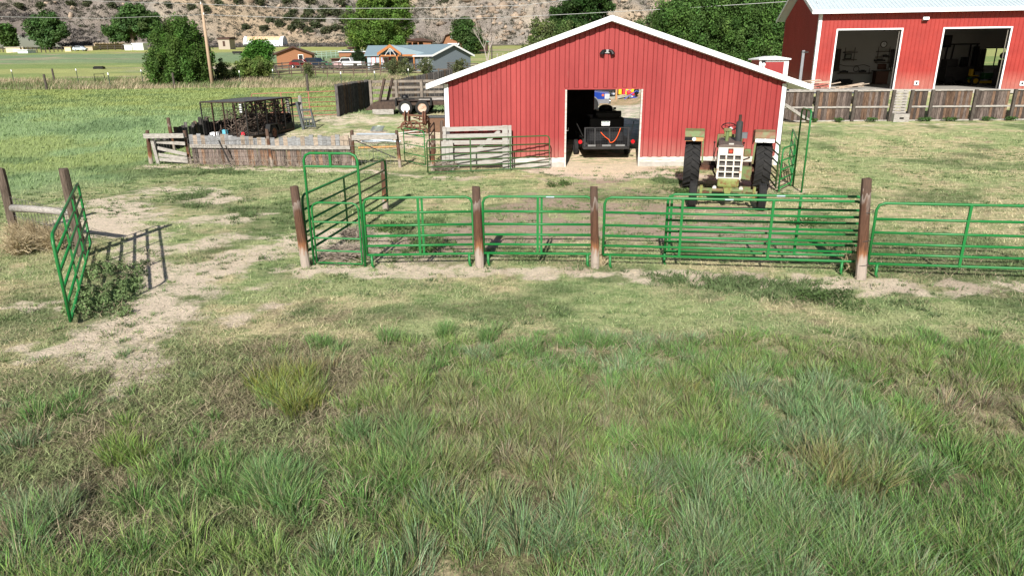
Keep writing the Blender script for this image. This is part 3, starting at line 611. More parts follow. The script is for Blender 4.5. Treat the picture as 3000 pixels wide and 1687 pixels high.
# ------------------------------------------------------------ tubular panels
RZ = [.255, .43, .62, .82, 1.06, 1.34]
def panel(name, label, cat, p0, p1, zs=RZ, ups=(.5,), feet=True, mat=None, r=.0255, grp=None, twin=False, dz=0, corner=.12, top=None, footp=(.04, .96)):
    mat = mat or greenp
    p0 = Vector(p0); p1 = Vector(p1); d = (p1-p0); L = math.hypot(d.x, d.y); az = math.atan2(d.y, d.x); sl = (p1.z-p0.z)/L
    t = thing(name, label, cat, p0, az, grp)
    P = lambda x, z, y=0: (x, y, z+sl*x+dz)
    zb, zt = zs[0], zs[-1]; c = corner
    if c:
        pts = [P(0, zb), P(0, zt-c), P(c*.3, zt-c*.3), P(c, zt), P(L-c, zt), P(L-c*.3, zt-c*.3), P(L, zt-c), P(L, zb)]
    else: pts = [P(0, zb), P(0, zt), P(L, zt), P(L, zb)]
    MB().tube(pts+[P(0, zb)], r, 8).build('frame', mat, t, sm=True)
    for z in zs[1:-1]: MB().tube([P(0, z), P(L, z)], r*.92, 8).build('rail', mat, t, sm=True)
    for u in ups:
        m_ = MB().beam(P(L*u, zb, -.012), P(L*u, zt, -.012), .045, .03); 
        if twin: m_.beam(P(L*u+.07, zb, .012), P(L*u+.07, zt, .012), .04, .03)
        m_.build('upright', mat, t)
    if feet:
        for u in footp: MB().tube([P(L*u, zb), P(L*u, .06-dz), P(L*u+.03, .0-dz)], r, 8).build('foot', mat, t, sm=True)
    return t
lab = M('pale_sticker', (.36, .46, .50), .5)
def sticker(t, x, z):
    MB().box(x, -.022, z, .15, .006, .022).build('sticker', lab, t)
g1 = 'green tube panels of the corral front'
GP = lambda x, y: gp(x, y)
t = panel('corral_panel', 'green tube panel between the bow gate and the first post on its right', 'panel', GP(1079, 785), GP(1388, 780), twin=True, ups=(.5,), grp=g1)
t = panel('corral_panel', 'green tube panel between the two middle wooden posts', 'panel', GP(1418, 779), GP(1733, 782), twin=True, grp=g1); sticker(t, 1.25, 1.34)
t = panel('corral_panel', 'green tube panel right of the third wooden post, in front of the tractor', 'panel', GP(1765, 784), GP(2500, 806), ups=(.31, .66), grp=g1, footp=(.03, .95)); sticker(t, 2.2, 1.34)
pA, pB = GP(1945, 776), GP(2502, 790)
t = panel('corral_panel', 'second green tube panel standing right behind the one before the tractor', 'panel', pA, pB, zs=[.27, .46, .66, .87, 1.11, 1.36], ups=(.02, .68), grp=g1, footp=(.0, .98)); sticker(t, 2.0, 1.36)
e0 = GP(2536, 812); e1 = GP(3110, 832)
t = panel('corral_panel', 'green tube panel running out of the picture right of the tall post', 'panel', e0, e1, ups=(.47,), grp=g1, footp=(.05, .97)); sticker(t, 2.45, 1.34)
t = panel('corral_panel', 'green tube panel leading back from the bow gate to the rear wooden post', 'panel', GP(905, 772), GP(1137, 616), ups=(.42,), grp='green tube panels of the corral side', feet=False)
# bow gate
b0, b1 = GP(921, 776), GP(1071, 781); d = b1-b0; Lb = d.length; t = thing('bow_gate', 'tall green arched walk gate beside the left corral post with a small gate inside', 'gate', b0, math.atan2(d.y, d.x))
H = 2.14; MB().tube([(0, 0, 0), (0, 0, H-.13), (.04, 0, H-.04), (.13, 0, H), (Lb-.13, 0, H), (Lb-.04, 0, H-.04), (Lb, 0, H-.13), (Lb, 0, 0)], .025, 8).build('arch_frame', greenp, t, sm=True)
MB().tube([(0, 0, H-.24), (Lb, 0, H-.24)], .022).build('cross_bar', greenp, t); MB().beam((Lb*.5, 0, H-.24), (Lb*.5, 0, H), .045, .04).build('stub', greenp, t)
MB().tube([(.075, -.03, .06), (.075, -.03, 1.12), (.12, -.03, 1.20), (.2, -.03, 1.23), (Lb-.16, -.03, 1.23), (Lb-.08, -.03, 1.20), (Lb-.045, -.03, 1.12), (Lb-.045, -.03, .06), (.075, -.03, .06)], .02, 8).build('gate_frame', greenp, t, sm=True)
for z in (.30, .55, .86): MB().tube([(.075, -.03, z+.0), (Lb-.045, -.03, z)], .018).build('gate_rail', greenp, t)
# open gate at the left
q0, q1 = GP(211, 958), GP(268, 728); q1.z = 0
t = panel('swing_gate', 'green tube gate swung open towards the camera from the leaning left post', 'gate', q0, q1, zs=[.10, .35, .60, .86, 1.12, 1.40], ups=(.32, .66), feet=False, corner=.14)
# low gate before the barn
t = panel('swing_gate', 'long aged green tube gate in front of the white board gate', 'gate', GP(1254, 513), GP(1609, 497), zs=[.08, .27, .47, .68, .92, 1.20], ups=(.345, .67), feet=False, mat=greend)
t = panel('walk_gate', 'short green tube gate between the wooden posts left of the barn', 'gate', GP(1187, 478), GP(1247, 492), zs=[.1, .4, .75, 1.12, 1.33], ups=(), feet=False, mat=greenp, r=.02)
t = panel('corral_panel', 'rusty brown tube panel running back beside the left barn corner', 'panel', GP(1262, 500), Vector((-3.0, 27.4, .03)), zs=[.3, .6, .9, 1.2, 1.45], ups=(), feet=False, mat=rustd)
# right side alley
n0 = Vector((7.84, 19.9, 0)); n1 = Vector((8.62, 20.95, 0))
t = panel('corral_panel', 'short green tube panel right of the tractor, turned towards the arched frame', 'panel', n0, n1, zs=[.12, .38, .66, .93, 1.28], ups=(), feet=True)
t = panel('corral_panel', 'long dark green tube panel from the tractor tyre back to the barn corner', 'panel', n0+Vector((-.05, .12, 0)), Vector((8.95, 24.9, 0)), ups=(.5,), mat=greend, feet=False, zs=[.15, .36, .58, .82, 1.06, 1.34])
t = panel('corral_panel', 'green tube panel between the arched frame and the white barn corner', 'panel', Vector((8.72, 21.05, 0)), Vector((10.15, 25.1, 0)), zs=[.15, .4, .68, .97, 1.33], ups=(.5,), feet=False)
t = thing('arch_frame', 'tall narrow green arched frame at the end of the panels right of the barn', 'frame', (8.50, 19.85, 0), math.atan2(1.1, .18))
Lb = 1.1; H = 2.33; MB().tube([(0, 0, 0), (0, 0, H-.1), (.04, 0, H-.03), (.12, 0, H), (Lb-.12, 0, H), (Lb-.04, 0, H-.03), (Lb, 0, H-.1), (Lb, 0, 0)], .027, 8).build('arch', greenp, t, sm=True); MB().tube([(0, 0, H-.3), (Lb, 0, H-.3)], .022).build('cross_bar', greenp, t); MB().beam((Lb/2, 0, H-.3), (Lb/2, 0, H), .04, .04).build('stub', greenp, t)
# ------------------------------------------------------------ wooden posts
def post(px, py, h, r, label, lean=(0, 0), mat=None, name='wooden_post', grp='big wooden posts of the corral', at=None):
    r *= .73; v = at or gp(px, py); n = 12; m_ = MB(); vs = []; fs = []
    rng = random.Random(int(px*7+py)); ph = [1+.24*(rng.random()-.5) for _ in range(n)]; lean = (lean[0]+rng.uniform(-.03, .03), lean[1]+rng.uniform(-.02, .02)) if py > 600 else (rng.uniform(-.06, .06), 0); r *= rng.uniform(.92, 1.08)
    lev = [0, .12, .5, .9, 1.0]; 
    for j, l in enumerate(lev):
        rr = r*(1.06-.10*l)*(.96 if j == 4 else 1)
        for k in range(n):
            a = 2*math.pi*k/n; vs.append((lean[0]*l*h+rr*ph[k]*math.cos(a), lean[1]*l*h+rr*ph[k]*math.sin(a), -.1+(h+.1)*l+(rng.random()*.05 if j == 4 else 0)))
    for j in range(len(lev)-1):
        for k in range(n): fs.append((j*n+k, j*n+(k+1) % n, (j+1)*n+(k+1) % n, (j+1)*n+k))
    fs.append(tuple((len(lev)-1)*n+k for k in range(n))); fs.append(tuple(range(n-1, -1, -1))); m_.add(vs, fs)
    o = m_.build(name, mat or postw, bevel=.008); o.location = v; tag(o, label, 'post', grp); return o
post(897, 782, 1.52, .115, 'reddish wooden post left of the tall arched gate', (-.02, 0))
post(1405, 782, 1.50, .105, 'wooden post between the first and second front panels', (0, 0))
post(1745, 785, 1.52, .10, 'wooden post third from the left in the front panel line', (-.05, 0))
tp_ = post(2522, 818, 1.76, .125, 'tallest wooden post with wire rings right of the tractor', (-.10, 0))
for z_ in (.28, .72, 1.22): MB().tube([(.097*math.cos(a)-.06*z_, .097*math.sin(a), z_+.02*math.cos(a)) for a in np.linspace(0, 6.283, 17)], .006, 5).build('wire_ring', M('ring_wire', (.05, .045, .04), .6), tp_)
post(1130, 613, 1.28, .12, 'rear wooden post where the side panel ends', (0, 0))
post(46, 690, 1.50, .13, 'dark wooden post at the left edge holding the log rail', (0, 0), mat=postg, grp='posts of the left fence')
post(243, 752, 1.75, .13, 'leaning dark wooden post that carries the open green gate', (-.02, 0), mat=postg, grp='posts of the left fence')
a, b = ay(38, 610, 14.75), ay(205, 622, 13.8)
solo(MB().tube([a, (a*.6+b*.4)+Vector((0, 0, .01)), b], [.085, .075, .07], 12), 'log_rail', greyw, 'pale round log rail fixed between the two left posts', 'rail', sm=True)
wirem = M('fence_wire', (.16, .15, .14), .6, metal=.4)
def mesh_wire(p0, p1, h, name, label, step=.17, z0=.05, r=.0035):
    t = MB(); p0 = Vector(p0); p1 = Vector(p1); L = (p1-p0).length; n = max(2, int(L/step))
    k = int(h/step)
    for i in range(k+1): 
        z = Vector((0, 0, z0+i*h/k)); t.beam(p0+z, p1+z, r*2, r*2)
    for i in range(n+1):
        q = p0.lerp(p1, i/n); t.beam(q+Vector((0, 0, z0)), q+Vector((0, 0, z0+h)), r*2, r*2)
    return solo(t, name, wirem, label, 'wire fence', base=tuple(p0))
mesh_wire(gp(52, 690), gp(240, 748), .85, 'wire_mesh', 'square wire mesh hanging under the log rail between the left posts')
# wire rings on the tall post

# ------------------------------------------------------------ back left fence of old planks
bg = 'posts of the old plank fence'
for px, py, h, lb in ((442, 480, 1.26, 'brown post at the far left end of the old plank fence'), (558, 480, 1.25, 'brown post where the weathered planks start'), (798, 488, 1.36, 'brown post in the middle of the weathered plank fence'), (1037, 491, 1.33, 'brown post at the right end of the weathered planks'), (1173, 491, 1.33, 'brown post right of the wire braced opening'), (1268, 500, 1.22, 'brown post left of the short green walk gate'), (1296, 470, 1.5, 'pale post beside the left barn corner')):
    post(px, py, h, .095, lb, (.0, 0), mat=postw if px != 1296 else postg, grp=bg)
def boards(mb, p0, p1, h0, h1, w=.15, gap=.01, th=.025, tone=(.55, 1.3), hv=.05, seed=1, leanv=.0, y=0):
    rg = random.Random(seed); p0 = Vector(p0); p1 = Vector(p1); L = (p1-p0).length; n = int(L/w)
    dx = (p1-p0)/L; nv = Vector((-dx.y, dx.x, 0))
    for i in range(n):
        q = p0+dx*(i*w+w/2)+nv*y; h = h0+(h1-h0)*i/n+rg.uniform(-hv, hv); ln = dx*rg.uniform(-leanv, leanv)
        k = rg.uniform(*tone); br = rg.random(); mb.col = (k*(1.12 if br < .25 else .92), k*(.97 if br < .25 else 1), k*(.84 if br < .25 else 1.12))
        mb.beam(q, q+Vector((0, 0, h))+ln, w-gap, th)
    mb.col = (1, 1, 1)
f0, f1, f2 = gp(565, 483), gp(800, 489), gp(1030, 492)
t = thing('plank_fence', 'sagging weathered plank fence with pale sunlit top behind the grass yard', 'fence', f0)
for i, (a, b, ha, hb) in enumerate(((f0, f1, 1.16, 1.06), (f1, f2, 1.06, 1.20))):
    m_ = MB(); boards(m_, a+Vector((0, .12, 0)), b+Vector((0, .12, 0)), ha-.12, hb-.12, .14, seed=i+3, hv=.03, leanv=.03, tone=(.5, 2.0)); m_.build('plank_panel', plankw, t, world=True)
    m_ = MB(); boards(m_, a+Vector((0, .06, .78)), b+Vector((0, .06, .78)), ha-.76, hb-.76, .17, seed=i+8, hv=.055, tone=(.62, .95), th=.07); m_.build('plank_tops', greyw, t, world=True)
    MB().beam(a+Vector((0, .02, .72)), b+Vector((0, .02, .74)), .05, .13).build('rail', greyw, t, world=True)
mesh_wire(gp(560, 485), gp(1170, 494), .95, 'wire_mesh', 'rusty square wire mesh along the front of the old plank fence', .16)
a, b = gp(440, 482), gp(556, 483)
solo(MB().beam(a+Vector((0, -.1, 1.1)), b+Vector((0, -.1, 1.12)), .09, .17), 'top_rail', greyw, 'thick weathered rail between the two leftmost brown posts', 'rail')
t = thing('plank_barrier', 'short stack of slanting grey boards under the leftmost rail', 'barrier', a)
for z0, z1 in ((.86, .80), (.62, .38), (.36, .22), (.18, .12)): MB().beam(a+Vector((.35, .1, z0)), b+Vector((-.1, .1, z1)), .03, .13).build('board', greyw, t, world=True)
MB().beam(a+Vector((.3, .06, 0)), a+Vector((.2, .06, .95)), .12, .06).build('upright', greyw, t, world=True)
a, b = gp(1040, 492), gp(1170, 492)
solo(MB().beam(a+Vector((.0, -.1, 1.12)), b+Vector((0, -.1, 1.14)), .10, .17), 'top_rail', greyw, 'brown weathered rail over the wire braced opening left of the barn', 'rail')
solo(MB().tube([a+Vector((.1, 0, 1.0)), b+Vector((-.1, 0, .35))], .02), 'brace_pole', black, 'thin dark slanting pole across the opening left of the barn', 'pole')
solo(MB().tube([gp(682, 489)+Vector((0, -.1, 0)), gp(682, 489)+Vector((-.35, -.1, 1.0))], .03), 'leaning_pipe', blackm, 'dark pipe leaning on the weathered plank fence', 'pipe')
# second row of dark planks left of the cage trailer
t = thing('plank_fence', 'dark broken fence of short black planks left of the cage trailer', 'fence', gp(500, 430))
for i, (pa, pb, ha, hb) in enumerate((((452, 455), (560, 425), .62, .95), ((560, 425), (625, 405), .9, 1.1))):
    m_ = MB(); boards(m_, gp(*pa), gp(*pb), ha, hb, .17, seed=20+i, hv=.14, leanv=.06, gap=.02); m_.build('plank_panel', darkw, t, world=True)
post(509, 440, 1.35, .10, 'short brown post standing among the black planks', (0, 0), mat=postw, grp=bg)
# ------------------------------------------------------------ right plank fence
YF = 38.0; fx0 = 10.3; fx1 = 36
def fz(x): return g(x, YF)
t = thing('plank_fence', 'brown board fence with posts and rails across the yard behind the right lawn', 'fence', (15, YF, .4))
psx = [ay(x, 360, YF).x for x in (2338, 2383, 2492, 2600, 2653, 2715, 2840, 2953, 3060, 3170)]
psx = [10.6, 13.0, psx[1], psx[2], psx[3], psx[4], psx[5], psx[6], psx[7], psx[8], psx[9]]
for i, (a, b) in enumerate(zip(psx[:-1], psx[1:])):
    if i == 4: continue
    m_ = MB(); boards(m_, (a+.05, YF+.06, .46), (b-.05, YF+.06, .46), 1.60, 1.60, .155, gap=.008, seed=40+i, hv=.012, tone=(.45, 1.35)); m_.build('board_panel', plankw, t, world=True)
    for z, hh in ((2.09, .06), (1.25, .09), (.50, .14)): MB().beam((a+.08, YF-.0, z), (b-.08, YF, z), .07 if z > 2 else .045, hh).build('rail', greyw, t, world=True)
for i, a in enumerate(psx):
    MB().beam((a, YF-.08, .1), (a+(.06 if i in (4, 5) else 0), YF-.08, 2.12), .15, .13).build('post', darkw, t, world=True)
# stacked pallet boards in the fence gap and timber box
a = psx[4]; b = psx[5]; m_ = MB(); t2 = thing('pallet_stack', 'stack of horizontal grey pallet boards filling the gap in the brown fence', 'pallet', ((a+b)/2, YF, .4))
for k in range(8): MB().bb(a+.12, b-.12, YF-.06+.02*(k % 2), YF+.05, .92+k*.148, .92+k*.148+.115).build('board', greyw, t2, world=True)
for s in (a+.16, b-.3): MB().bb(s, s+.15, YF+.055, YF+.14, .9, 2.1).build('block', greyw, t2, world=True)
tb = thing('timber_box', 'pale timber box with a slot at the foot of the pallet boards', 'box', ((a+b)/2, YF-.3, .42))
yb = YF-.42
MB().bb(a+.08, b-.08, yb, yb+.3, .42, .62).bb(a+.08, b-.08, yb, yb+.3, .72, .9).bb(a+.08, a+.38, yb+.002, yb+.3, .62, .72).bb(b-.36, b-.08, yb+.002, yb+.3, .62, .72).build('shell', greyw, tb, world=True)
MB().bb(a+.36, b-.34, yb+.1, yb+.28, .615, .725).build('recess', innerw, tb, world=True)
q = ay(2303, 315, 36.5); solo(MB().beam((q.x, 36.8, 1.5), ay(2375, 358, 37.4), .12, .15), 'leaning_plank', greyw, 'grey plank leaning against the brown board fence by the barn', 'plank')
# weeds at fence foot
for i in range(7):
    x_ = 15.6+i*1.9+random.random(); c, col = leafcloud(np.array([[x_+random.uniform(-.3, .3), YF-.35, fz(x_)+.12] for _ in range(5)]), 0, np.array([[.07, .14, .04]]*5), 40, np.full(5, .22), .5)
    V, T, col = tris(c, np.full(len(c), .045), col); o = npmesh('weed', V-np.array([x_, YF-.35, fz(x_)]), T, leafm, col); o.location = (x_, YF-.35, fz(x_)); tag(o, 'low green weed growing at the foot of the brown board fence', 'weed', 'weeds along the board fence')
# ------------------------------------------------------------ big red shed
YS = 46.0; X0, ZF, ZE = 19.46, 1.9, 6.46; X1 = 40; SD = 10.2; SA = R(-9.5)
SRm = Matrix.Translation((X0, YS, 0)) @ Matrix.Rotation(SA, 4, 'Z') @ Matrix.Translation((-X0, -YS, 0)); SRi = SRm.inverted()
def sy(px, py, Y):
    o_ = SRi @ Vector((0, 0, CH)); q_ = SRi @ (Vector((0, 0, CH))+Vector(ray(px, py))); d_ = q_-o_; return o_+d_*((Y-o_.y)/d_.y)
_before = set(bpy.data.objects.keys())
shed = thing('red_shed', 'tall red metal shed with pale roof and two open garage bays', 'shed', (28, YS, ZF))
DR = [(sy(2443, 180, YS).x, sy(2627, 180, YS).x), (sy(2751, 180, YS).x, sy(2942, 180, YS).x)]; DTz = sy(2700, 86.5, YS).z
m_ = MB()
seg_ = [(X0, DR[0][0]), (DR[0][1], DR[1][0]), (DR[1][1], X1)]
for a, b in seg_: m_.bb(a, b, YS, YS+.05, ZF-.3, ZE+.1)
for a, b in DR: m_.bb(a, b, YS, YS+.05, DTz, ZE+.1)
x = X0+.2
while x < X1:
    zb = ZF-.3
    for a, b in DR:
        if a-.03 < x < b+.03: zb = DTz
    m_.prism([(x-.03, YS), (x-.014, YS-.02), (x+.014, YS-.02), (x+.03, YS)], zb+.003, ZE+.05, 'z'); x += .235
m_.build('siding', red2, shed, world=True)
RP = YS+SD/2
def gab(w_, x0_, x1_):
    w_.prism([(YS+.0, ZF-.3), (YS+SD, ZF-.3), (YS+SD, ZE+.1), (RP, ZE+.1+SD/2*.36), (YS+.0, ZE+.1)], x0_, x1_, 'x')
m_ = MB(); m_.prism([(YS+.06, ZF-.3), (YS+SD, ZF-.3), (YS+SD, ZE+.1), (RP, ZE+.1+SD/2*.36), (YS+.06, ZE+.1)], X0, X0+.05, 'x')
y = YS+.3
while y < YS+SD: 
    m_.prism([(X0, y-.03), (X0-.02, y-.014), (X0-.02, y+.014), (X0, y+.03)], ZF-.3, ZE+.1+(SD/2-abs(y-RP))*.36, 'z'); y += .235
m_.build('gable_wall', red2, shed, world=True)
grey_int = M('shed_interior_board', (.40, .40, .385), .85, var=.05, scale=1)
wx0, wx1, wz0, wz1 = sy(2880, 190, YS+SD).x, sy(2942, 190, YS+SD).x, sy(2900, 192, YS+SD).z, sy(2900, 143, YS+SD).z
m_ = MB(); yb0, yb1 = YS+SD, YS+SD+.12
m_.bb(X0, wx0, yb0, yb1, ZF-.3, ZE+.1).bb(wx1, X1, yb0, yb1, ZF-.3, ZE+.1).bb(wx0, wx1, yb0, yb1, ZF-.3, wz0).bb(wx0, wx1, yb0, yb1, wz1, ZE+.1)
m_.bb(X0+.06, X0+.1, YS+.06, YS+SD, ZF-.3, ZE).bb(X1, X1+.1, YS, YS+SD, ZF-.3, ZE).bb(X0+.06, X1, YS+.07, YS+SD, ZE-.0, ZE+.05)
m_.build('inner_walls', grey_int, shed, world=True)
fr = MB().bb(wx0-.06, wx0, yb0-.04, yb0+.05, wz0-.06, wz1+.06).bb(wx1, wx1+.06, yb0-.04, yb0+.05, wz0-.06, wz1+.06).bb(wx0, wx1, yb0-.04, yb0+.05, wz1, wz1+.06).bb(wx0, wx1, yb0-.04, yb0+.05, wz0-.06, wz0).bb((wx0+wx1)/2-.03, (wx0+wx1)/2+.03, yb0-.03, yb0+.04, wz0, wz1).build('window', blackm, shed, world=True)
gl = bpy.data.materials.new('clear_pane'); gl.use_nodes = True; nt = gl.node_tree; nt.nodes.clear(); o_ = nt.nodes.new('ShaderNodeOutputMaterial'); a_ = nt.nodes.new('ShaderNodeBsdfTransparent'); b_ = nt.nodes.new('ShaderNodeBsdfGlossy'); b_.inputs['Roughness'].default_value = .05; x_ = nt.nodes.new('ShaderNodeMixShader'); x_.inputs[0].default_value = .08; nt.links.new(a_.outputs[0], x_.inputs[1]); nt.links.new(b_.outputs[0], x_.inputs[2]); nt.links.new(x_.outputs[0], o_.inputs[0])
p = MB().bb(wx0, wx1, yb0+.0, yb0+.01, wz0, wz1).build('pane', gl, fr); 
MB().bb(X0+.1, X1, YS-.5, YS+SD, ZF-.25, ZF-.02).build('floor_slab', concrete, shed, world=True)
ov = .57; e = ZE+.02
m_ = MB()
for s, (ya, yb) in ((1, (YS-ov, RP)), (-1, (YS+SD+ov, RP))):
    m_.prism([(ya, e), (yb, e+(SD/2+ov)*.36), (yb, e+(SD/2+ov)*.36+.1), (ya, e+.1)], X0-.55, X1+.5, 'x')
x = X0-.4
while x < X1+.5:
    m_.beam((x, YS-ov, e+.115), (x, RP, e+(SD/2+ov)*.36+.115), .03, .03); x += .235
m_.build('roof', whitemt, shed, world=True)
MB().bb(X0-.57, X1+.5, YS-ov-.03, YS-ov-.002, e-.10, e+.13).build('eave_trim', white, shed, world=True)
m_ = MB(); k_ = (SD/2+ov)*.36
m_.prism([(YS-ov, e-.1), (RP, e-.1+k_), (RP, e+.12+k_), (YS-ov, e+.12)], X0-.59, X0-.552, 'x'); m_.prism([(YS+SD+ov, e-.1), (RP, e-.1+k_), (RP, e+.12+k_), (YS+SD+ov, e+.12)], X0-.59, X0-.552, 'x'); m_.build('rake_trim', white, shed, world=True)
MB().bb(X0-.03, X0+.17, YS-.04, YS-.001, ZF-.3, ZE).bb(X0-.03, X0-.001, YS-.04, YS+.15, ZF-.3, ZE).build('corner_trim', white, shed, world=True)
for a, b in DR:
    MB().bb(a-.09, a, YS-.035, YS+.06, ZF-.1, DTz+.09).bb(b, b+.09, YS-.035, YS+.06, ZF-.1, DTz+.09).bb(a, b, YS-.035, YS+.06, DTz, DTz+.09).build('door_frame', white, shed, world=True)
    MB().tube([(b-.08, YS+.12, ZF), (b-.08, YS+.12, DTz-.1)], .04).build('door_track', chrome, shed, world=True)
for px, py in ((2684, 244), (2993, 245)):
    v = sy(px, py, YS); MB().box(v.x, YS-.04, v.z, .26, .06, .26).build('outlet_cover', white, shed, world=True); MB().box(v.x, YS-.08, v.z, .1, .03, .12).build('outlet', blackm, shed, world=True)
v = sy(2709, 57, YS); t = thing('flood_light', 'white floodlight under the eave of the tall red shed', 'light', (v.x, YS, v.z)); MB().box(0, -.16, 0, .34, .22, .16, Matrix.Rotation(R(-20), 3, 'X')).build('head', white, t); MB().box(0, -.04, .12, .08, .08, .1).build('bracket', blackm, t); MB().box(0, -.2, -.1, .3, .12, .03, Matrix.Rotation(R(-20), 3, 'X')).build('lens', glass, t)
v = sy(2347, 20, YS); t = thing('star_ornament', 'grey metal ornament hanging at the peak corner of the shed gable', 'ornament', (X0-.06, YS+.9, 7.0)); m_ = MB()
m_.prism([(0, .35), (.1, .1), (.35, .1), (.15, -.08), (.2, -.4), (0, -.2), (-.2, -.4), (-.15, -.08), (-.35, .1), (-.1, .1)], -.02, .0, 'x'); m_.build('plate', M('galvanised', (.4, .42, .43), .4, metal=.6), t)
v = sy(2368, 200, YS+.3); t = thing('downpipe_post', 'grey upright steel post with bracket beside the shed gable', 'post', (18.6, 45.4, 1.9)); MB().bb(-.08, .08, -.06, .06, 0, 2.35).build('column', M('galv2', (.22, .23, .25), .5, metal=.3), t); MB().bb(-.12, .3, -.06, .06, 2.2, 2.28).build('arm', blackm, t)
# interior of the shed
YW = YS+SD
def wv(px, py, dy=.0): return sy(px, py, YW-.05-dy)
t = thing('wall_clock', 'round black rimmed clock on the wall inside the left bay', 'clock', wv(2589, 131)); MB().lathe([(-.04, .24), (-.04, .19), (0, .19), (0, .24), (-.04, .24)], axis='y', n=20).build('rim', black, t); MB().lathe([(-.02, 0), (-.02, .2)], axis='y', n=20).build('face', white, t); MB().beam((0, -.03, 0), (.0, -.03, .14), .02, .01).beam((0, -.03, 0), (.1, -.03, -.02), .02, .01).build('hands', black, t)
def shelf(px0, px1, pys, label):
    a = wv(px0, pys[0]); b = wv(px1, pys[0]); t = thing('wall_shelf', label, 'shelf', (a.x, YW-.05, a.z-1)); 
    for py in pys: z = wv(px0, py).z; MB().bb(a.x, b.x, YW-.32, YW-.05, z-.03, z+.02).build('board', darkw, t, world=True)
    for x_ in (a.x+.15, b.x-.15): MB().beam((x_, YW-.06, wv(px0, pys[0]).z+.35), (x_, YW-.06, wv(px0, pys[-1]).z-.1), .025, .03).build('bracket', blackm, t, world=True)
shelf(2470, 2510, (154, 176), 'two small shelves with a framed picture on the left bay wall')
shelf(2567, 2612, (152, 168, 184), 'three stacked wall shelves left of the curtain in the left bay')
shelf(2452, 2552, (215,), 'long low wall shelf with dark tools in the left bay')
v = wv(2484, 166); t = thing('framed_picture', 'small dark framed picture between the shelves in the left bay', 'picture', v); MB().box(0, -.05, 0, .5, .04, .4).build('frame', black, t); MB().box(0, -.075, 0, .36, .01, .27).build('print', M('print', (.2, .22, .2), .5), t)
v = wv(2776, 122); t = thing('framed_picture', 'tall dark picture high on the wall in the right bay', 'picture', v); MB().box(0, -.03, 0, .55, .05, .85).build('frame', black, t); MB().box(0, -.06, 0, .4, .01, .65).build('print', M('print2', (.05, .045, .05), .5), t)
for px, py, w_, lb in ((2575, 179, .75, 'dark tool case on the third wall shelf'), (2471, 212, .55, 'dark tool box at the left of the low shelf'), (2525, 211, .5, 'dark power tool at the right of the low shelf'), (2592, 166, .3, 'small dark can on the wall shelves')):
    v = wv(px, py); solo(MB().box(v.x, YW-.2, v.z+.03, w_, .2, .12).box(v.x, YW-.2, v.z+.11, w_*.5, .1, .06), 'tool_case', black, lb, 'case')
v = wv(2508, 203); solo(MB().lathe([(0, .2), (.03, .22), (.06, .2), (.03, .18), (0, .2)], (v.x, YW-.12, v.z), 'y', 18), 'coiled_hose', blackm, 'round coiled hose hanging above the low shelf', 'hose')
pts = [wv(2457, 189), wv(2475, 194), wv(2500, 195), wv(2530, 190), wv(2548, 196)]; solo(MB().tube([p+Vector((0, -.05, 0)) for p in pts], .02, 6), 'bent_rod', blackm, 'thin bent rod hung on the wall of the left bay', 'rod')
for px0, px1, lb in ((2442, 2456, 'narrow dark curtain at the left edge of the left bay'), (2610, 2628, 'narrow dark curtain right of the wall shelves'), (2862, 2878, 'dark curtain beside the window in the right bay')):
    a = wv(px0, 145); b = wv(px1, 210); m_ = MB(); n = 5
    for k in range(n): xx = a.x+(b.x-a.x)*(k+.5)/n; m_.cyl((xx, YW-.12, b.z), (xx, YW-.12, a.z), .07, .05, 8)
    solo(m_, 'curtain', M('curtain', (.08, .075, .07), .9), lb, 'curtain')
a = wv(2553, 207); b = wv(2625, 250); t = thing('workbench', 'wooden workbench with drawers under the shelves in the left bay', 'workbench', (a.x, YW-.7, ZF))
MB().bb(a.x, b.x, YW-1.1, YW-.1, a.z-.06, a.z).build('top', darkw, t, world=True); MB().bb(a.x+.1, a.x+.95, YW-1.0, YW-.2, ZF, a.z-.07).build('cabinet', M('bench_brown', (.12, .06, .04), .7), t, world=True); MB().bb(b.x-.12, b.x-.02, YW-1.0, YW-.9, ZF, a.z-.07).build('leg', darkw, t, world=True)
for i in range(5):
    xx = a.x+.9+i*.17; solo(MB().cyl((xx, YW-.6, a.z), (xx, YW-.6, a.z+.15+.05*(i % 3)), .05, .04, 8), 'bottle', M('bottle', (.3, .3, .28), .4), 'small pale bottle on the workbench in the left bay', 'bottle', 'bottles on the workbench')
solo(MB().box(wv(2583, 196).x, YW-.1, wv(2583, 196).z, .6, .06, .4), 'pin_board', M('brownboard', (.10, .05, .035), .8), 'brown board on the wall above the workbench', 'board')
solo(MB().box(wv(2467, 240).x, YW-.6, ZF+.15, 1.1, .4, .26).box(wv(2467, 240).x, YW-.6, ZF+.32, .8, .3, .1), 'floor_case', black, 'long dark case lying on the floor of the left bay', 'case')
# rack vehicle and lawn mower in the right bay
v = sy(2800, 248, YS+7.6); t = thing('forklift', 'dark forklift with overhead guard parked in the right bay', 'forklift', (v.x, YS+7.9, ZF))
m_ = MB(); m_.bb(-.95, .85, -.6, .6, .25, 1.25).bb(-.95, -.2, -.55, .55, 1.25, 1.75); m_.build('body', blackm, t, bevel=.05)
for sx in (-.75, .85):
    for sq in (-.5, .5): MB().beam((sx, sq, 1.2), (sx+.08*(sx < 0), sq, 2.75), .09, .09).build('guard_post', black, t)
MB().bb(-.8, .95, -.6, .6, 2.72, 2.8).build('guard_roof', black, t)
MB().beam((1.05, -.3, .1), (1.05, -.3, 2.6), .12, .1).beam((1.05, .3, .1), (1.05, .3, 2.6), .12, .1).beam((1.05, -.3, 2.5), (1.05, .3, 2.5), .1, .1).build('mast', black, t)
MB().bb(.2, .6, -.2, .2, 1.25, 1.9).build('seat', black, t)
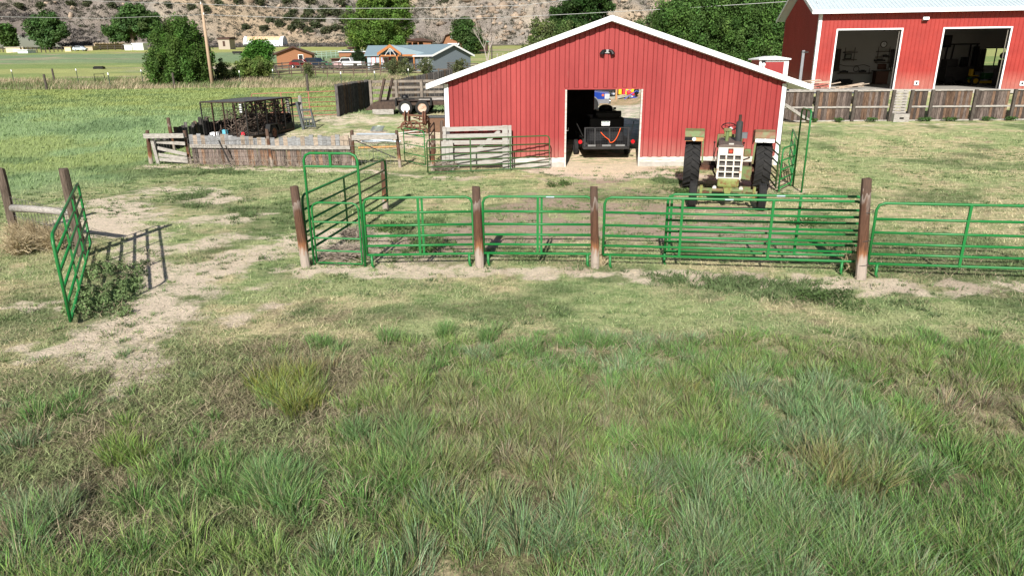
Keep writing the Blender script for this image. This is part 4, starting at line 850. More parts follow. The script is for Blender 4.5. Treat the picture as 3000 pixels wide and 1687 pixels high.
for sx in (-.65, .55):
    for sq in (-.6, .6): MB().lathe([(-.1, 0), (-.1, .2), (-.08, .3), (.08, .3), (.1, .2), (.1, 0)], (0, 0, 0), 'y', 14).build('wheel', rubber, t).location = (sx, sq, .3)
v = sy(2860, 248, YS+6.3); t = thing('lawn_tractor', 'green and yellow riding mower parked in front of the forklift', 'mower', (v.x+.25, YS+6.3, ZF))
jg = M('mower_green', (.01, .06, .012), .4); jy = M('mower_yellow', (.42, .25, .01), .4)
MB().bb(.0, 1.0, -.32, .32, .42, .85).bb(.8, 1.05, -.3, .3, .35, .8).build('hood', jg, t, bevel=.08); MB().bb(-.8, 0, -.42, .42, .38, .55).build('fender_deck', jg, t, bevel=.05); MB().bb(-.72, -.3, -.24, .24, .6, .68).bb(-.8, -.68, -.24, .24, .62, 1.08).build('seat', jy, t, bevel=.03)
MB().lathe([(0, .16), (.02, .18), (.04, .16), (.02, .14), (0, .16)], (-.1, 0, 1.0), 'z', 14).build('steering_wheel', black, t); MB().cyl((.1, 0, .8), (-.08, 0, 1.0), .02).build('steering_column', black, t); MB().bb(-.3, .5, -.6, .6, .15, .3).build('cutting_deck', jy, t)
for sx, r in ((-.55, .3), (.75, .2)):
    for sq in (-.42, .42):
        wv_ = MB().lathe([(-.1, r*.55), (-.1, r*.85), (-.07, r), (.07, r), (.1, r*.85), (.1, r*.55)], (0, 0, 0), 'y', 16).build('wheel', rubber, t); wv_.location = (sx, sq, r); MB().lathe([(-.09, 0), (-.09, r*.55), (.09, r*.55), (.09, 0)], (0, 0, 0), 'y', 16).build('rim', jy, wv_)
v = sy(2926, 215, YS+3.5); solo(MB().bb(v.x, v.x+.5, YS+3.6, YS+4.2, ZF, ZF+1.1).bb(v.x+.1, v.x+.4, YS+3.7, YS+4.1, ZF+1.1, ZF+1.7).sph((v.x+.25, YS+3.9, ZF+1.95), .22), 'covered_machine', blackm, 'dark covered machine at the right edge of the right bay', 'machine')
for o in list(bpy.data.objects):
    if o.name not in _before and o.parent is None:
        m0 = Matrix.Translation(o.location) @ o.rotation_euler.to_matrix().to_4x4(); m0 = SRm @ m0
        o.location = m0.to_translation(); o.rotation_euler = m0.to_euler()
# small red pump house with white trim
YP = 43.6; v0 = ay(2219, 240, YP); v1 = ay(2304, 240, YP); gz = g(v0.x, YP); zt = ay(2260, 176, YP).z
t = thing('small_shed', 'tiny red shed with white trim rising behind the barn roof', 'shed', ((v0.x+v1.x)/2, YP, gz))
MB().bb(v0.x+.05, v1.x-.05, YP, YP+1.6, gz-.2, zt).build('walls', red, t, world=True)
MB().bb(v0.x, v0.x+.28, YP-.03, YP+.02, gz, zt).bb(v1.x-.28, v1.x, YP-.03, YP+.02, gz, zt).bb(v0.x+.28, v1.x-.28, YP-.03, YP+.02, zt-.12, zt).build('trim', white, t, world=True)
xm = (v0.x+v1.x)/2; MB().prism([(v0.x-.1, zt), (v1.x+.06, zt), (v1.x+.06, zt+.07), (xm, zt+.22), (v0.x-.1, zt+.07)], YP-.2, YP+1.8).build('roof', white, t, world=True)
dr = MB().bb(xm-.35, xm+.4, YP-.025, YP-.003, zt-1.6, zt-.22).build('door', red, t, world=True); MB().beam((xm-.3, YP-.04, zt-1.3), (xm+.35, YP-.04, zt-.3), .02, .08).build('brace', red2, dr)
v = ay(2237, 188, YP-.1); t = thing('flood_light', 'white security light on the corner of the tiny red shed', 'light', (v.x, YP-.03, v.z)); MB().sph((0, -.1, -.05), .12).sph((0, -.12, -.25), .1).build('head', white, t); MB().box(0, -.05, .12, .2, .1, .16).build('panel', black, t)
# lumber trailer behind the fence
YL = 40.6; v0 = ay(2312, 262, YL); v1 = ay(2566, 262, YL); zl = ay(2440, 264, YL).z
t = thing('flat_trailer', 'dark flat trailer behind the board fence loaded with lumber', 'trailer', ((v0.x+v1.x)/2, YL+.8, g(v0.x, YL)))
MB().bb(v0.x, v1.x, YL, YL+2.0, zl-.2, zl).build('deck', M('dk_blue', (.05, .06, .08), .6), t, world=True)
MB().bb(v0.x, v1.x, YL-.03, YL, zl-.12, zl+.06).build('side_rail', greyw, t, world=True)
for sx in (.42, .58): 
    MB().lathe([(-.1, 0), (-.1, .3), (-.08, .36), (.08, .36), (.1, .3), (.1, 0)], (v0.x+(v1.x-v0.x)*sx, YL+.1, zl-.55), 'y', 16).build('wheel', rubber, t, world=True)
wood = M('fresh_lumber', (.42, .29, .19), .8, col2=(.5, .42, .34), scale=3)
rg = random.Random(3)
for i in range(16):
    x_ = v0.x+(.3+rg.random()*1.6 if i < 9 else rg.uniform(2.6, 5.6)); an = rg.uniform(-.5, .5); l_ = rg.uniform(.5, 1.1 if i < 9 else .9); zz = zl+.03+rg.random()*(.42 if i < 9 else .12)
    solo(MB().beam((x_-l_*math.cos(an), YL+.5+rg.random()*.8, zz), (x_+l_*math.cos(an), YL+.5+rg.random(), zz+rg.uniform(-.1, .25)), .2, .04), 'board', wood, 'loose board thrown on the flat trailer behind the fence', 'board', 'loose boards on the flat trailer')
# ------------------------------------------------------------ tractor (local: x across, -y forward)
tc0 = (gp(2031, 612)+gp(2221, 612))/2; yaw = -math.atan2(.96, 3.3)
yaw = -math.atan2(tc0.x, tc0.y)*.9
tr = thing('tractor', 'old green and white row crop tractor with chipped paint parked before the red barn', 'tractor', (tc0.x, tc0.y, 0), yaw)
def lug_tyre(name, cx, cy, r, w, parent, left):
    prof = [(-w*.38, r*.62), (-w*.5, r*.78), (-w*.47, r*.93), (-w*.30, r*.935), (w*.30, r*.935), (w*.47, r*.90), (w*.5, r*.78), (w*.38, r*.62), (-w*.38, r*.62)]
    m_ = MB().lathe(prof, (0, 0, 0), 'x', 40); n = 22
    for k in range(n):
        for s in (-1, 1):
            a0 = 2*math.pi*(k+(.0 if s < 0 else .5))/n; da = .22
            pts = []
            def pp(x, a, rr): return Vector((x, rr*math.cos(a), rr*math.sin(a)))
            # chevron bars: centre leads
            A = [pp(0, a0, r*.93), pp(0, a0+.075, r*.93), pp(0, a0+.075, r*1.0), pp(0, a0, r*1.0)]
            B = [pp(s*w*.49, a0+da, r*.90), pp(s*w*.49, a0+da+.085, r*.90), pp(s*w*.49, a0+da+.085, r*.965), pp(s*w*.49, a0+da, r*.965)]
            m_.add(A+B, [(0, 1, 2, 3), (7, 6, 5, 4), (0, 4, 5, 1), (1, 5, 6, 2), (2, 6, 7, 3), (3, 7, 4, 0)])
    o = m_.build(name, rubber, parent); o.location = (cx, cy, r-.02)
    rim = MB().lathe([(-w*.30, r*.63), (-w*.30, r*.55), (0, r*.5), (.02, .16), (.08, .15), (.08, 0)], (0, 0, 0), 'x', 24).lathe([(w*.30, r*.63), (w*.30, r*.55), (0, r*.5), (-.0, .16)], (0, 0, 0), 'x', 24).build('rim', whitew, o); rim.rotation_euler = (0, 0, 0 if left else math.pi)
    return o
RB = 3.05
for sx in (-1, 1):
    o = lug_tyre('rear_tyre', sx*1.0, RB, .745, .46, tr, sx < 0)
    if sx > 0: pass
for sx in (-1, 1):
    r = .36; w = .20
    m_ = MB().lathe([(-w*.35, r*.58), (-w*.5, r*.75), (-w*.46, r*.93), (-w*.34, r*.99), (-w*.22, r*1.0), (-w*.20, r*.965), (-w*.08, r*.965), (-w*.06, r*1.0), (w*.06, r), (w*.08, r*.965), (w*.20, r*.965), (w*.22, r), (w*.34, r*.99), (w*.46, r*.93), (w*.5, r*.75), (w*.35, r*.58), (-w*.35, r*.58)], (0, 0, 0), 'x', 30)
    o = m_.build('front_tyre', rubber, tr, sm=False); o.location = (sx*.86, 0, r-.01)
    MB().lathe([(-.05, r*.58), (-.03, .1), (.03, .1), (.05, r*.58)], (0, 0, 0), 'x', 20).lathe([(-.07, 0), (-.07, .06), (.07, .06), (.07, 0)], (0, 0, 0), 'x', 12).build('rim', whitew, o)
MB().tube([(-.62, -.02, .49), (.62, -.02, .49)], .05, 10).build('front_axle', tgreen, tr); MB().tube([(-.70, -.0, .40), (-.45, 0, .42)], .035).tube([(.45, 0, .42), (.70, 0, .40)], .035).build('axle_stub', rust, tr)
MB().prism([(-.11, .57), (.11, .57), (.06, .40), (0, .36), (-.06, .40)], -.12, .06).cyl((0, -.14, .40), (0, -.12, .40), .03).build('axle_pivot', tgreen2, tr)
for sx in (-1, 1):
    MB().bb(sx*.66-.035, sx*.66+.035, -.07, .07, .28, .60).build('kingpin', tgreen2, tr); MB().bb(sx*.42-.03, sx*.42+.03, -.08, .08, .36, .52).build('axle_clamp', tgreen, tr); MB().tube([(sx*.68, 0, .36), (sx*.80, 0, .36)], .05).build('hub', rust, tr)
MB().tube([(-.6, .22, .34), (.6, .22, .34)], .016).build('tie_rod', rustd, tr)
# grille
m_ = MB(); x0, x1 = -.31, .31; yt, yb_ = .12, .02
def gy(z): return .04+(z-.6)*.10
zt_, zb_ = 1.60, .79
xs = [-.29, -.098, .098, .29]
m_.beam((x0+.02, gy(zb_), zb_), (x0+.02, gy(zt_), zt_), .045, .05).beam((x1-.02, gy(zb_), zb_), (x1-.02, gy(zt_), zt_), .045, .05)
for xx in (-.098, .098): m_.beam((xx, gy(zb_), zb_), (xx, gy(1.38), 1.38), .036, .05)
for zz in (.80, .955, 1.10, 1.25): m_.beam((x0+.02, gy(zz)-.004, zz), (x1-.02, gy(zz)-.004, zz), .055, .030)
m_.build('grille', twhite, tr)
MB().prism([(x0, 1.37), (x1, 1.37), (x1, 1.60), (x0, 1.60)], gy(1.35)-.035, gy(1.35)+.04).build('grille_head', twhite, tr, bevel=.012)
MB().bb(-.065, .065, gy(1.35)-.045, gy(1.35)-.036, 1.42, 1.55).build('badge_plate', M('badge_brown', (.10, .02, .012), .5), tr); bd = MB().bb(-.035, .035, gy(1.35)-.055, gy(1.35)-.046, 1.45, 1.51).build('badge', M('badge_red', (.7, .06, .03), .4), tr)
MB().bb(x0+.02, x1-.02, .16, .20, .72, 1.37).build('radiator_screen', M('radiator', (.035, .032, .03), .8, col2=(.12, .11, .10)), tr)
MB().bb(-.30, -.26, .05, .2, .76, 1.4).bb(.26, .30, .05, .2, .76, 1.4).build('grille_side', twhite, tr)
MB().bb(-.27, .27, -.02, .45, .56, .79).build('front_weight', tgreen2, tr, bevel=.05)
MB().prism([(-.31, 1.585), (.31, 1.585), (.29, 1.63), (.2, 1.65), (-.2, 1.65), (-.29, 1.63)], .06, 1.9).build('hood', thood, tr, bevel=.01)
MB().bb(-.06, .06, .09, .15, 1.65, 1.68).build('hood_latch', whitew, tr)
for sx in (-1, 1): MB().bb(sx*.29-.01, sx*.29+.01, .25, 1.85, 1.05, 1.52).build('hood_side', tgreen, tr)
MB().bb(-.22, .22, .3, 2.4, .62, 1.15).build('engine_block', rustd, tr, bevel=.03)
MB().bb(-.30, .30, 2.3, 3.3, .55, 1.15).build('transmission', rustd, tr, bevel=.05); MB().tube([(-.95, RB, .72), (.95, RB, .72)], .11, 12).build('rear_axle', rustd, tr)
MB().cyl((.19, 1.0, 1.60), (.19, 1.0, 2.14), .088, .088, 16).cyl((.19, 1.0, 2.14), (.19, 1.0, 2.17), .088, .05, 16).build('exhaust_muffler', M('muffler', (.03, .033, .035), .6, col2=(.05, .05, .05)), tr, sm=False); MB().cyl((.19, 1.0, 2.16), (.19, 1.0, 2.33), .042, .04, 12).build('exhaust_pipe', rustd, tr)
MB().cyl((-.10, .95, 1.60), (-.10, .95, 1.90), .048, .048, 12).build('air_stack', tgreen, tr); MB().box(-.10, .95, 1.94, .20, .14, .09).build('air_cap', tgreen, tr, bevel=.02)
MB().bb(-.34, .34, 1.95, 2.15, 1.35, 1.72).build('dash_panel', tgreen, tr, bevel=.02); MB().bb(-.16, .05, 1.90, 2.0, 1.66, 1.80).build('dash_hood', tgreen2, tr, bevel=.02); MB().bb(.28, .46, 1.95, 2.1, 1.62, 1.78).build('side_box', M('slate_box', (.12, .13, .14), .6), tr)
m_ = MB(); n = 24; rm = .20; c0 = Vector((-.04, 2.35, 1.90)); tl = Matrix.Rotation(R(25), 3, 'X')
m_.tube([c0+tl @ Vector((rm*math.cos(2*math.pi*k/n), rm*math.sin(2*math.pi*k/n), 0)) for k in range(n+1)], .014, 6)
for k in range(3): m_.beam(c0, c0+tl @ Vector((rm*math.cos(2.1*k+.5), rm*math.sin(2.1*k+.5), 0)), .02, .012)
m_.build('steering_wheel', black, tr); MB().cyl(tuple(c0), (-.0, 2.05, 1.6), .022).build('steering_column', black, tr); MB().sph((.01, 2.25, 1.85), .05).build('wheel_knob', white, tr)
MB().bb(-.25, .25, 2.85, 3.3, 1.1, 1.2).bb(-.25, .25, 3.22, 3.3, 1.2, 1.5).build('seat', M('seat_worn', (.09, .05, .03), .8), tr, bevel=.04)
for sx in (-1, 1):
    f = MB(); f.prism([(2.50, 1.58), (2.56, 1.74), (2.75, 1.80), (3.5, 1.72), (3.5, 1.68), (2.76, 1.755), (2.60, 1.70), (2.54, 1.56)], sx*.98-.27, sx*.98+.27, 'x')
    f.prism([(2.50, 1.52), (2.75, 1.50), (3.5, 1.3), (3.5, 1.70), (2.75, 1.77), (2.56, 1.72)], sx*.98-sx*.27-.012, sx*.98-sx*.27+.012, 'x')
    fo = f.build('fender', tgreen if sx < 0 else M('fender_rusted', (.20, .20, .10), .65, col2=(.20, .09, .05), thr=(.4, .6), scale=5), tr)
    MB().bb(sx*.98-.26, sx*.98+.26, 2.50, 2.53, 1.46, 1.56).build('lamp_bar', (white if sx > 0 else M('amber_bar', (.55, .28, .12), .6)), fo)
    MB().lathe([(0, 0), (-.0, .055), (.05, .05), (.07, 0)], (sx*.98, 2.46, 1.52), 'y', 14).build('headlight', M('lamp_glass', (.75, .75, .72), .2), fo)
    if sx < 0: MB().bb(sx*.98-.27, sx*.98+.0, 2.495, 2.505, 1.47, 1.57).build('lamp_shade', black, fo)
    MB().beam((sx*.74, 2.56, 1.70), (sx*.70, 2.50, .85), .05, .03).build('fender_strut', tgreen, tr)
    MB().bb(sx*.55-.2, sx*.55+.2, 2.3, 3.0, .66, .72).build('platform', rust, tr)
    MB().beam((sx*.40, 2.2, .9), (sx*.40, 2.2, 1.45), .02, .02).sph((sx*.40, 2.2, 1.47), .03).build('lever', black, tr)
MB().bb(.40, .58, 1.6, 1.8, 1.16, 1.36).build('battery_box', tgreen, tr, bevel=.02); MB().prism([(.32, .72), (.56, .68), (.58, 1.02), (.34, 1.04)], .55, .75).build('side_panel', tgreen, tr); MB().bb(.32, .58, .2, .3, .50, .56).build('step_bracket', tgreen, tr)
MB().tube([(.35, .6, 1.2), (.50, .7, 1.25), (.52, 1.2, 1.2)], .02).tube([(-.33, .5, .8), (-.42, .9, .9), (-.4, 1.8, .8)], .025).tube([(-.33, .3, 1.1), (-.40, .6, 1.3), (-.36, 1.5, 1.4)], .012).build('hoses', rustd, tr)
MB().cyl((-.33, -.05, .55), (-.33, .05, .55), .05).cyl((.33, -.05, .55), (.33, .05, .55), .05).build('tow_lugs', whitew, tr)
# ------------------------------------------------------------ utility trailer in the barn
YT = gp(1770, 445).y+.6; YT = 27.0; zt0 = g(3.3, YT); tv0 = ay(1709, 420, YT); tv1 = ay(1843, 420, YT); xc = (tv0.x+tv1.x)/2; hw = (tv1.x-tv0.x)/2; zb0 = ay(1775, 434, YT).z; zt1 = ay(1775, 373, YT).z
dx0 = zb0
ut = thing('utility_trailer', 'black utility trailer with mesh tailgate backed into the barn doorway', 'trailer', (xc, YT, zt0))
MB().bb(-hw, hw, -.05, .05, zb0-zt0-.04, zb0-zt0+.06).build('rear_beam', blackm, ut)
tg = MB()
for xx in (-hw+.05, -hw+.43, -hw*.0+.10, hw-.05): tg.bb(xx-.03, xx+.03, -.08, -.02, zb0-zt0+.06, zt1-zt0)
tg.bb(-hw+.08, hw-.08, -.075, -.03, zt1-zt0-.04, zt1-zt0); tg = tg.build('tailgate', M('satin_black', (.03, .03, .032), .4), ut)
m_ = MB(); 
for k in range(26):
    xx = -hw+.08+k*(2*hw-.16)/25; m_.beam((xx, -.045, zb0-zt0+.06), (xx, -.045, zt1-zt0-.04), .008, .008)
for k in range(12):
    zz = zb0-zt0+.08+k*(zt1-zb0-.12)/11; m_.beam((-hw+.08, -.045, zz), (hw-.08, -.045, zz), .008, .008)
m_.build('mesh', M('mesh_black', (.035, .035, .04), .5), tg)
for xx, w_ in ((-hw*.64, .3), (.0, .34), (hw*.6, .36)): MB().bb(xx-w_*.5, xx+w_*.5, -.10, -.085, zb0-zt0+.07, zb0-zt0+.14).build('bracket_plate', M('dusty_grey', (.16, .16, .16), .7), tg)
MB().bb(-hw, hw, .05, 3.2, zb0-zt0-.03, zb0-zt0).build('deck', darkw, ut)
for sx in (-1, 1):
    MB().bb(sx*hw-.025, sx*hw+.025, .05, 3.2, zb0-zt0, zb0-zt0+.35).build('side_rail', blackm, ut)
    MB().lathe([(0, 0), (0, .075), (.05, .08), (.09, 0)], (0, 0, 0), 'y', 14).build('tail_light', redl, ut).location = (sx*(hw+.13), -.10, zb0-zt0+.25)
    MB().bb(sx*hw, sx*(hw+.1), -.04, .02, zb0-zt0+.22, zb0-zt0+.28).build('light_bracket', blackm, ut)
    w_ = MB().lathe([(-.09, .16), (-.09, .27), (-.06, .31), (.06, .31), (.09, .27), (.09, .16), (-.09, .16)], (0, 0, 0), 'x', 22).build('wheel', rubber, ut); w_.location = (sx*(hw+.16), 1.4, .29+.08)
    MB().lathe([(-.04, 0), (-.04, .16), (.04, .16), (.04, 0)], (0, 0, 0), 'x', 16).build('rim', whitew, w_)
    MB().beam((sx*(hw+.02), 0, zb0-zt0+.45), (sx*(hw+.25), .6, zb0-zt0+.95), .03, .03).build('strut', blackm, ut)
mc = thing('garden_machine', 'black silhouetted machine with rounded top loaded on the utility trailer', 'machine', (xc+.15, YT+1.0, zb0)); zz = zt1-zb0
m_ = MB().bb(-.7, .7, .15, 1.7, .1, zz+.28); m_.build('body', black, mc, bevel=.06)
MB().bb(-.42, .5, .0, 1.5, zz+.25, zz+.52).build('upper_body', black, mc, bevel=.08); MB().cyl((-.45, .1, zz+.42), (.55, .1, zz+.42), .12).build('roller', black, mc); MB().sph((.0, .6, zz+.6), .3, .4, .16).build('cover', black, mc); MB().box(.32, .3, zz+.62, .1, .1, .08).build('knob', black, mc)
for sx in (-.62, .62): MB().lathe([(-.1, 0), (-.1, .2), (-.07, .26), (.07, .26), (.1, .2), (.1, 0)], (sx, .5, .26), 'x', 18).build('wheel', rubber, mc)
pv = ay(1774, 362, YT-.02); pl = thing('licence_plate', 'white licence plate with dark mountain band and digits above the tailgate', 'plate', (pv.x, YT-.06, pv.z))
MB().box(0, 0, 0, .32, .012, .16).build('plate', white, pl, bevel=.004)
MB().prism([(-.14, .03), (-.09, .055), (-.04, .035), (.02, .06), (.07, .035), (.14, .05), (.14, .07), (-.14, .07)], -.012, -.0075).build('band', M('plate_green', (.05, .12, .08), .5), pl)
def text(body, size, loc, mat, parent, name='lettering', rot=(R(90), 0, 0)):
    cu = bpy.data.curves.new(name, 'FONT'); cu.body = body; cu.size = size; cu.align_x = 'CENTER'; cu.align_y = 'CENTER'; cu.extrude = .002
    o = bpy.data.objects.new(name, cu); C.objects.link(o); dg = bpy.context.evaluated_depsgraph_get(); me = bpy.data.meshes.new_from_object(o.evaluated_get(dg)); bpy.data.objects.remove(o)
    me.materials.clear(); me.materials.append(mat); o = bpy.data.objects.new(name, me); C.objects.link(o); o.parent = parent; o.location = loc; o.rotation_euler = rot; return o
text('180W CYN', .072, (0, -.011, -.022), black, pl)
for sx in (-.12, .12): MB().box(sx*.0, 0, 0, .001, .001, .001)
m_ = MB(); n = 14; cx0, cx1 = ay(1760, 392, YT-.15).x, ay(1818, 380, YT-.15).x; zl_ = ay(1785, 420, YT-.15).z
pts = []
for k in range(n+1):
    u = k/n; x_ = cx0+(cx1-cx0)*u; z_ = zl_+(.40*(1-u)**2.2*1.0 if u < .5 else 0)+(.55*(abs(u-.5)*2)**2.5 if u >= .5 else 0)+(.02)
    pts.append((x_, YT-.13, z_))
solo(MB().tube(pts, .016, 6), 'strap', orange, 'bright orange strap hanging in a loop over the black tailgate', 'strap', sm=True)
# ------------------------------------------------------------ yard behind the barn
def wheel(parent, x, y, z, r, w, axis='y', rimmat=None, name='wheel'):
    o = MB().lathe([(-w*.5, r*.62), (-w*.5, r*.85), (-w*.35, r), (w*.35, r), (w*.5, r*.85), (w*.5, r*.62), (-w*.5, r*.62)], (0, 0, 0), axis, 26).build(name, rubber, parent, sm=False); o.location = (x, y, z)
    MB().lathe([(-w*.40, r*.62), (-w*.30, r*.5), (-w*.22, r*.2), (-w*.40, r*.16), (-w*.40, 0)], (0, 0, 0), axis, 22).lathe([(w*.40, r*.62), (w*.30, r*.5), (w*.22, r*.2), (w*.40, r*.16), (w*.40, 0)], (0, 0, 0), axis, 22).build('rim', rimmat or chrome, o); return o
def pickup(base, rz, paint, label, sc=1.0, fl=False, lower=None):
    """local: +x forward"""
    t = thing('pickup_truck', label, 'pickup truck', base, rz)
    L_ = 5.8; q = lambda v: v
    m_ = MB().prism([(-2.9, .62), (2.75, .55), (2.9, .7), (2.88, 1.12), (1.35, 1.28), (.9, 1.86), (-.75, 1.90), (-.95, 1.28), (-.98, 1.26), (-2.9, 1.24)], -.95, .95); m_.build('body', paint, t, bevel=.06)
    if lower: MB().bb(-2.92, 2.93, -.965, -.952, .55, .78).bb(-2.92, 2.93, .952, .965, .55, .78).build('lower_trim', lower, t)
    MB().bb(-2.8, -1.05, -.82, .82, 1.235, 1.262).build('bed_opening', black, t)
    MB().prism([(.84, 1.30), (1.22, 1.30), (.86, 1.78), (-.66, 1.81), (-.82, 1.30)], -.962, .962).build('side_windows', glass, t); MB().prism([(1.30, 1.30), (1.36, 1.30), (.93, 1.82), (.88, 1.82)], -.8, .8).build('windshield', glass, t)
    MB().bb(2.86, 3.02, -.92, .92, .50, .72).build('front_bumper', chrome, t, bevel=.03); MB().bb(-3.02, -2.88, -.9, .9, .50, .68).build('rear_bumper', chrome, t, bevel=.03)
    MB().bb(2.89, 2.93, -.55, .55, .72, 1.08).build('grille', black, t)
    for sy in (-1, 1):
        MB().bb(2.66, 2.9, sy*.965-.012, sy*.965+.012, .80, 1.08).bb(2.88, 2.94, sy*.95, sy*.72, .84, 1.06).build('headlight', M('headlamp_glass', (.42, .44, .46), .2), t); MB().bb(2.50, 2.62, sy*.968-.012, sy*.968+.012, .95, 1.06).build('marker_light', orange, t)
        MB().bb(-2.93, -2.89, sy*.85-.08, sy*.85+.08, .80, 1.15).build('tail_light', redl, t); MB().bb(.8, 1.0, sy*1.05-.1, sy*1.05+.1, 1.25, 1.45).build('mirror', black, t)
        for xx in (1.85, -1.75):
            MB().lathe([(-.02, 0), (-.02, .47), (.0, .47), (.0, 0)], (xx, sy*.957, .46), 'y', 24).build('wheel_well', black, t)
            a = [(xx+.50*math.cos(k*math.pi/10), sy*.965, .46+.50*math.sin(k*math.pi/10)) for k in range(11)]; MB().tube(a, .035, 6).build('wheel_arch', lower or paint, t)
            wheel(t, xx, sy*.87, .40, .40, .26)
    return t
blue = M('truck_blue', (.01, .04, .25), .25, spec=.5); silv = M('truck_silver', (.18, .18, .19), .4); wpaint = M('truck_white', (.75, .76, .78), .3, var=.03)
wv0 = gp(1740, 329); ff = wv0-Vector((2.0, 0, 0)); trk = pickup((wv0.x-1.95, wv0.y+1.0, wv0.z-.05), R(-8), blue, 'blue pickup truck with silver wheel arches parked in the yard behind the barn', lower=silv)
for c_ in [o for o in bpy.data.objects if o.parent == trk]: pass
v = gp(1800, 284); t = thing('black_car', 'low black car seen under the barn door head beside the blue truck', 'car', (v.x-.6, v.y+1.2, v.z)); MB().bb(-2.2, 1.2, -.8, .8, .25, .85).prism([(-1.8, .85), (.4, .85), (0, 1.35), (-1.4, 1.35)], -.7, .7).build('body', black, t, bevel=.08); wheel(t, .55, -.72, .33, .33, .2); wheel(t, -1.5, -.72, .33, .33, .2); MB().bb(1.19, 1.22, -.6, -.3, .5, .66).build('headlight', white, t)
v = gp(1805, 292); solo(MB().bb(v.x-.06, v.x+.06, v.y-.06, v.y+.06, v.z-.05, v.z+1.6), 'timber_post', M('new_timber', (.42, .22, .10), .7), 'bright timber post standing among the fuel cans behind the barn', 'post')
vb = gp(1840, 290); sh = thing('low_shelf', 'low timber rack carrying fuel cans behind the barn', 'rack', vb+Vector((.9, .4, 0))); 
MB().bb(-.9, 1.6, -.2, .3, .22, .28).build('shelf_board', M('new_timber2', (.35, .2, .1), .7), sh)
for xx in (-.85, .3, 1.5): MB().bb(xx, xx+.07, -.15, -.08, 0, .22).build('leg', darkw, sh)
zc = vb.z+.28
yel = M('can_yellow', (.85, .50, .02), .45); rdc = M('can_red', (.75, .03, .06), .45)
def can(px, mat, label, w_=.3, h=.42, dx=0):
    v = gp(px, 290); t = thing('fuel_can', label, 'fuel can', (v.x, vb.y+.42, zc))
    MB().bb(-w_/2, w_/2, -.1, .1, 0, h*.8).build('body', mat, t, bevel=.04); MB().prism([(-w_*.4, h*.8), (w_*.4, h*.8), (w_*.2, h), (-w_*.15, h)], -.05, .05).build('handle', mat, t); MB().cyl((w_*.25, 0, h*.8), (w_*.35, 0, h*1.02), .03).build('spout', black, t)
can(1812, yel, 'yellow fuel can nearest the timber post', .32, .5); can(1822, rdc, 'large red fuel can between two yellow ones', .36, .55); can(1835, yel, 'yellow fuel can right of the red one', .26, .45); can(1868, yel, 'small bright yellow can at the right of the rack', .24, .5)
v = gp(1868, 290); solo(MB().cyl((v.x+.0, vb.y+.1, v.z), (v.x, vb.y+.1, v.z+.35), .15, .17, 14), 'bucket', white, 'white bucket in front of the low timber rack', 'bucket')
v = gp(1850, 291); t = thing('folding_cart', 'blue and red folding frame piled beside the fuel cans', 'cart', v); MB().tube([(-.5, 0, 0), (.3, 0, .55), (.5, 0, .5)], .03).tube([(.4, .1, 0), (-.4, .1, .6)], .03).tube([(-.1, 0, .1), (.5, 0, .1)], .03).build('frame', M('cart_blue', (.05, .08, .35), .5), t); MB().sph((-.2, .1, .45), .16).sph((.1, .15, .35), .14).build('bundle', rdc, t); MB().sph((.35, .2, .5), .2, .15, .25).build('dark_bag', black, t)
# wall of the workshop line behind the cans : dark trees closes it (see trees)
# ------------------------------------------------------------ cage trailer
c0_ = gp(604, 424); W_ = 2.15; az = R(-10)
cg = thing('cage_trailer', 'black mesh sided cage trailer loaded with branches and rusty scrap', 'trailer', c0_, az); LB = 4.3; hd = .35; hc = 1.5
frm = MB()
fr_pts = [(0, 0), (W_, 0), (W_, LB), (0, LB)]
for a, b in zip(fr_pts, fr_pts[1:]+fr_pts[:1]):
    for z_ in (hd, hd+hc): frm.beam((a[0], a[1], z_), (b[0], b[1], z_), .06, .06)
frm.build('frame', rustd, cg)
for k in range(6):
    for xx in (0, W_): MB().beam((xx, LB*k/5, hd), (xx, LB*k/5, hd+hc), .05, .05).build('side_post', blackm, cg)
for k in range(1, 4): MB().beam((W_*k/4, 0, hd), (W_*k/4, 0, hd+hc*.96), .045, .04).build('gate_post', rustd, cg)
MB().beam((W_*.33, LB, hd), (W_*.33, LB, hd+hc), .05, .05).beam((W_*.66, LB, hd), (W_*.66, LB, hd+hc), .05, .05).build('front_post', blackm, cg)
MB().bb(0, W_, 0, LB, hd-.06, hd).build('deck', darkw, cg); MB().bb(.03, .05, .05, LB-.05, hd, hd+.62).bb(.05, W_-.05, LB-.06, LB-.04, hd, hd+.75).bb(W_-.04, W_-.02, 2.6, LB-.05, hd, hd+.3).build('side_panel', black, cg)
m_ = MB()
for k in range(26):
    y_ = LB*k/33
    for xx in (0, W_): m_.beam((xx, y_, hd), (xx, y_, hd+hc), .008, .008)
for k in range(14):
    z_ = hd+hc*k/13
    for xx in (0, W_): m_.beam((xx, 0, z_), (xx, LB, z_), .007, .007)
for k in range(18): m_.beam((W_*k/17, 0, hd), (W_*k/17, 0, hd+hc), .006, .006); m_.beam((W_*k/17, LB, hd), (W_*k/17, LB, hd+hc), .012, .012)
m_.build('side_mesh', blackm, cg)
m_ = MB()
for k in range(26): m_.beam((0, LB*(.0+.98*k/25), hd+hc+.02), (W_, LB*(.0+.98*k/25), hd+hc+.02), .07, .012)
m_.build('roof_mesh', M('roof_mesh_grey', (.06, .065, .07), .6), cg)
for yy in (1.9,):
    for sx in (-.12, W_+.12):
        wheel(cg, sx, yy, .36, .36, .22, 'x', rust); MB().prism([(yy-.5, .45), (yy-.35, .78), (yy+.35, .78), (yy+.5, .45), (yy+.45, .45), (yy+.32, .73), (yy-.32, .73), (yy-.45, .45)], sx-.12, sx+.12, 'x').build('mudguard', black, cg)
cm = TM[cg.name]
rg = random.Random(11); m_ = MB()
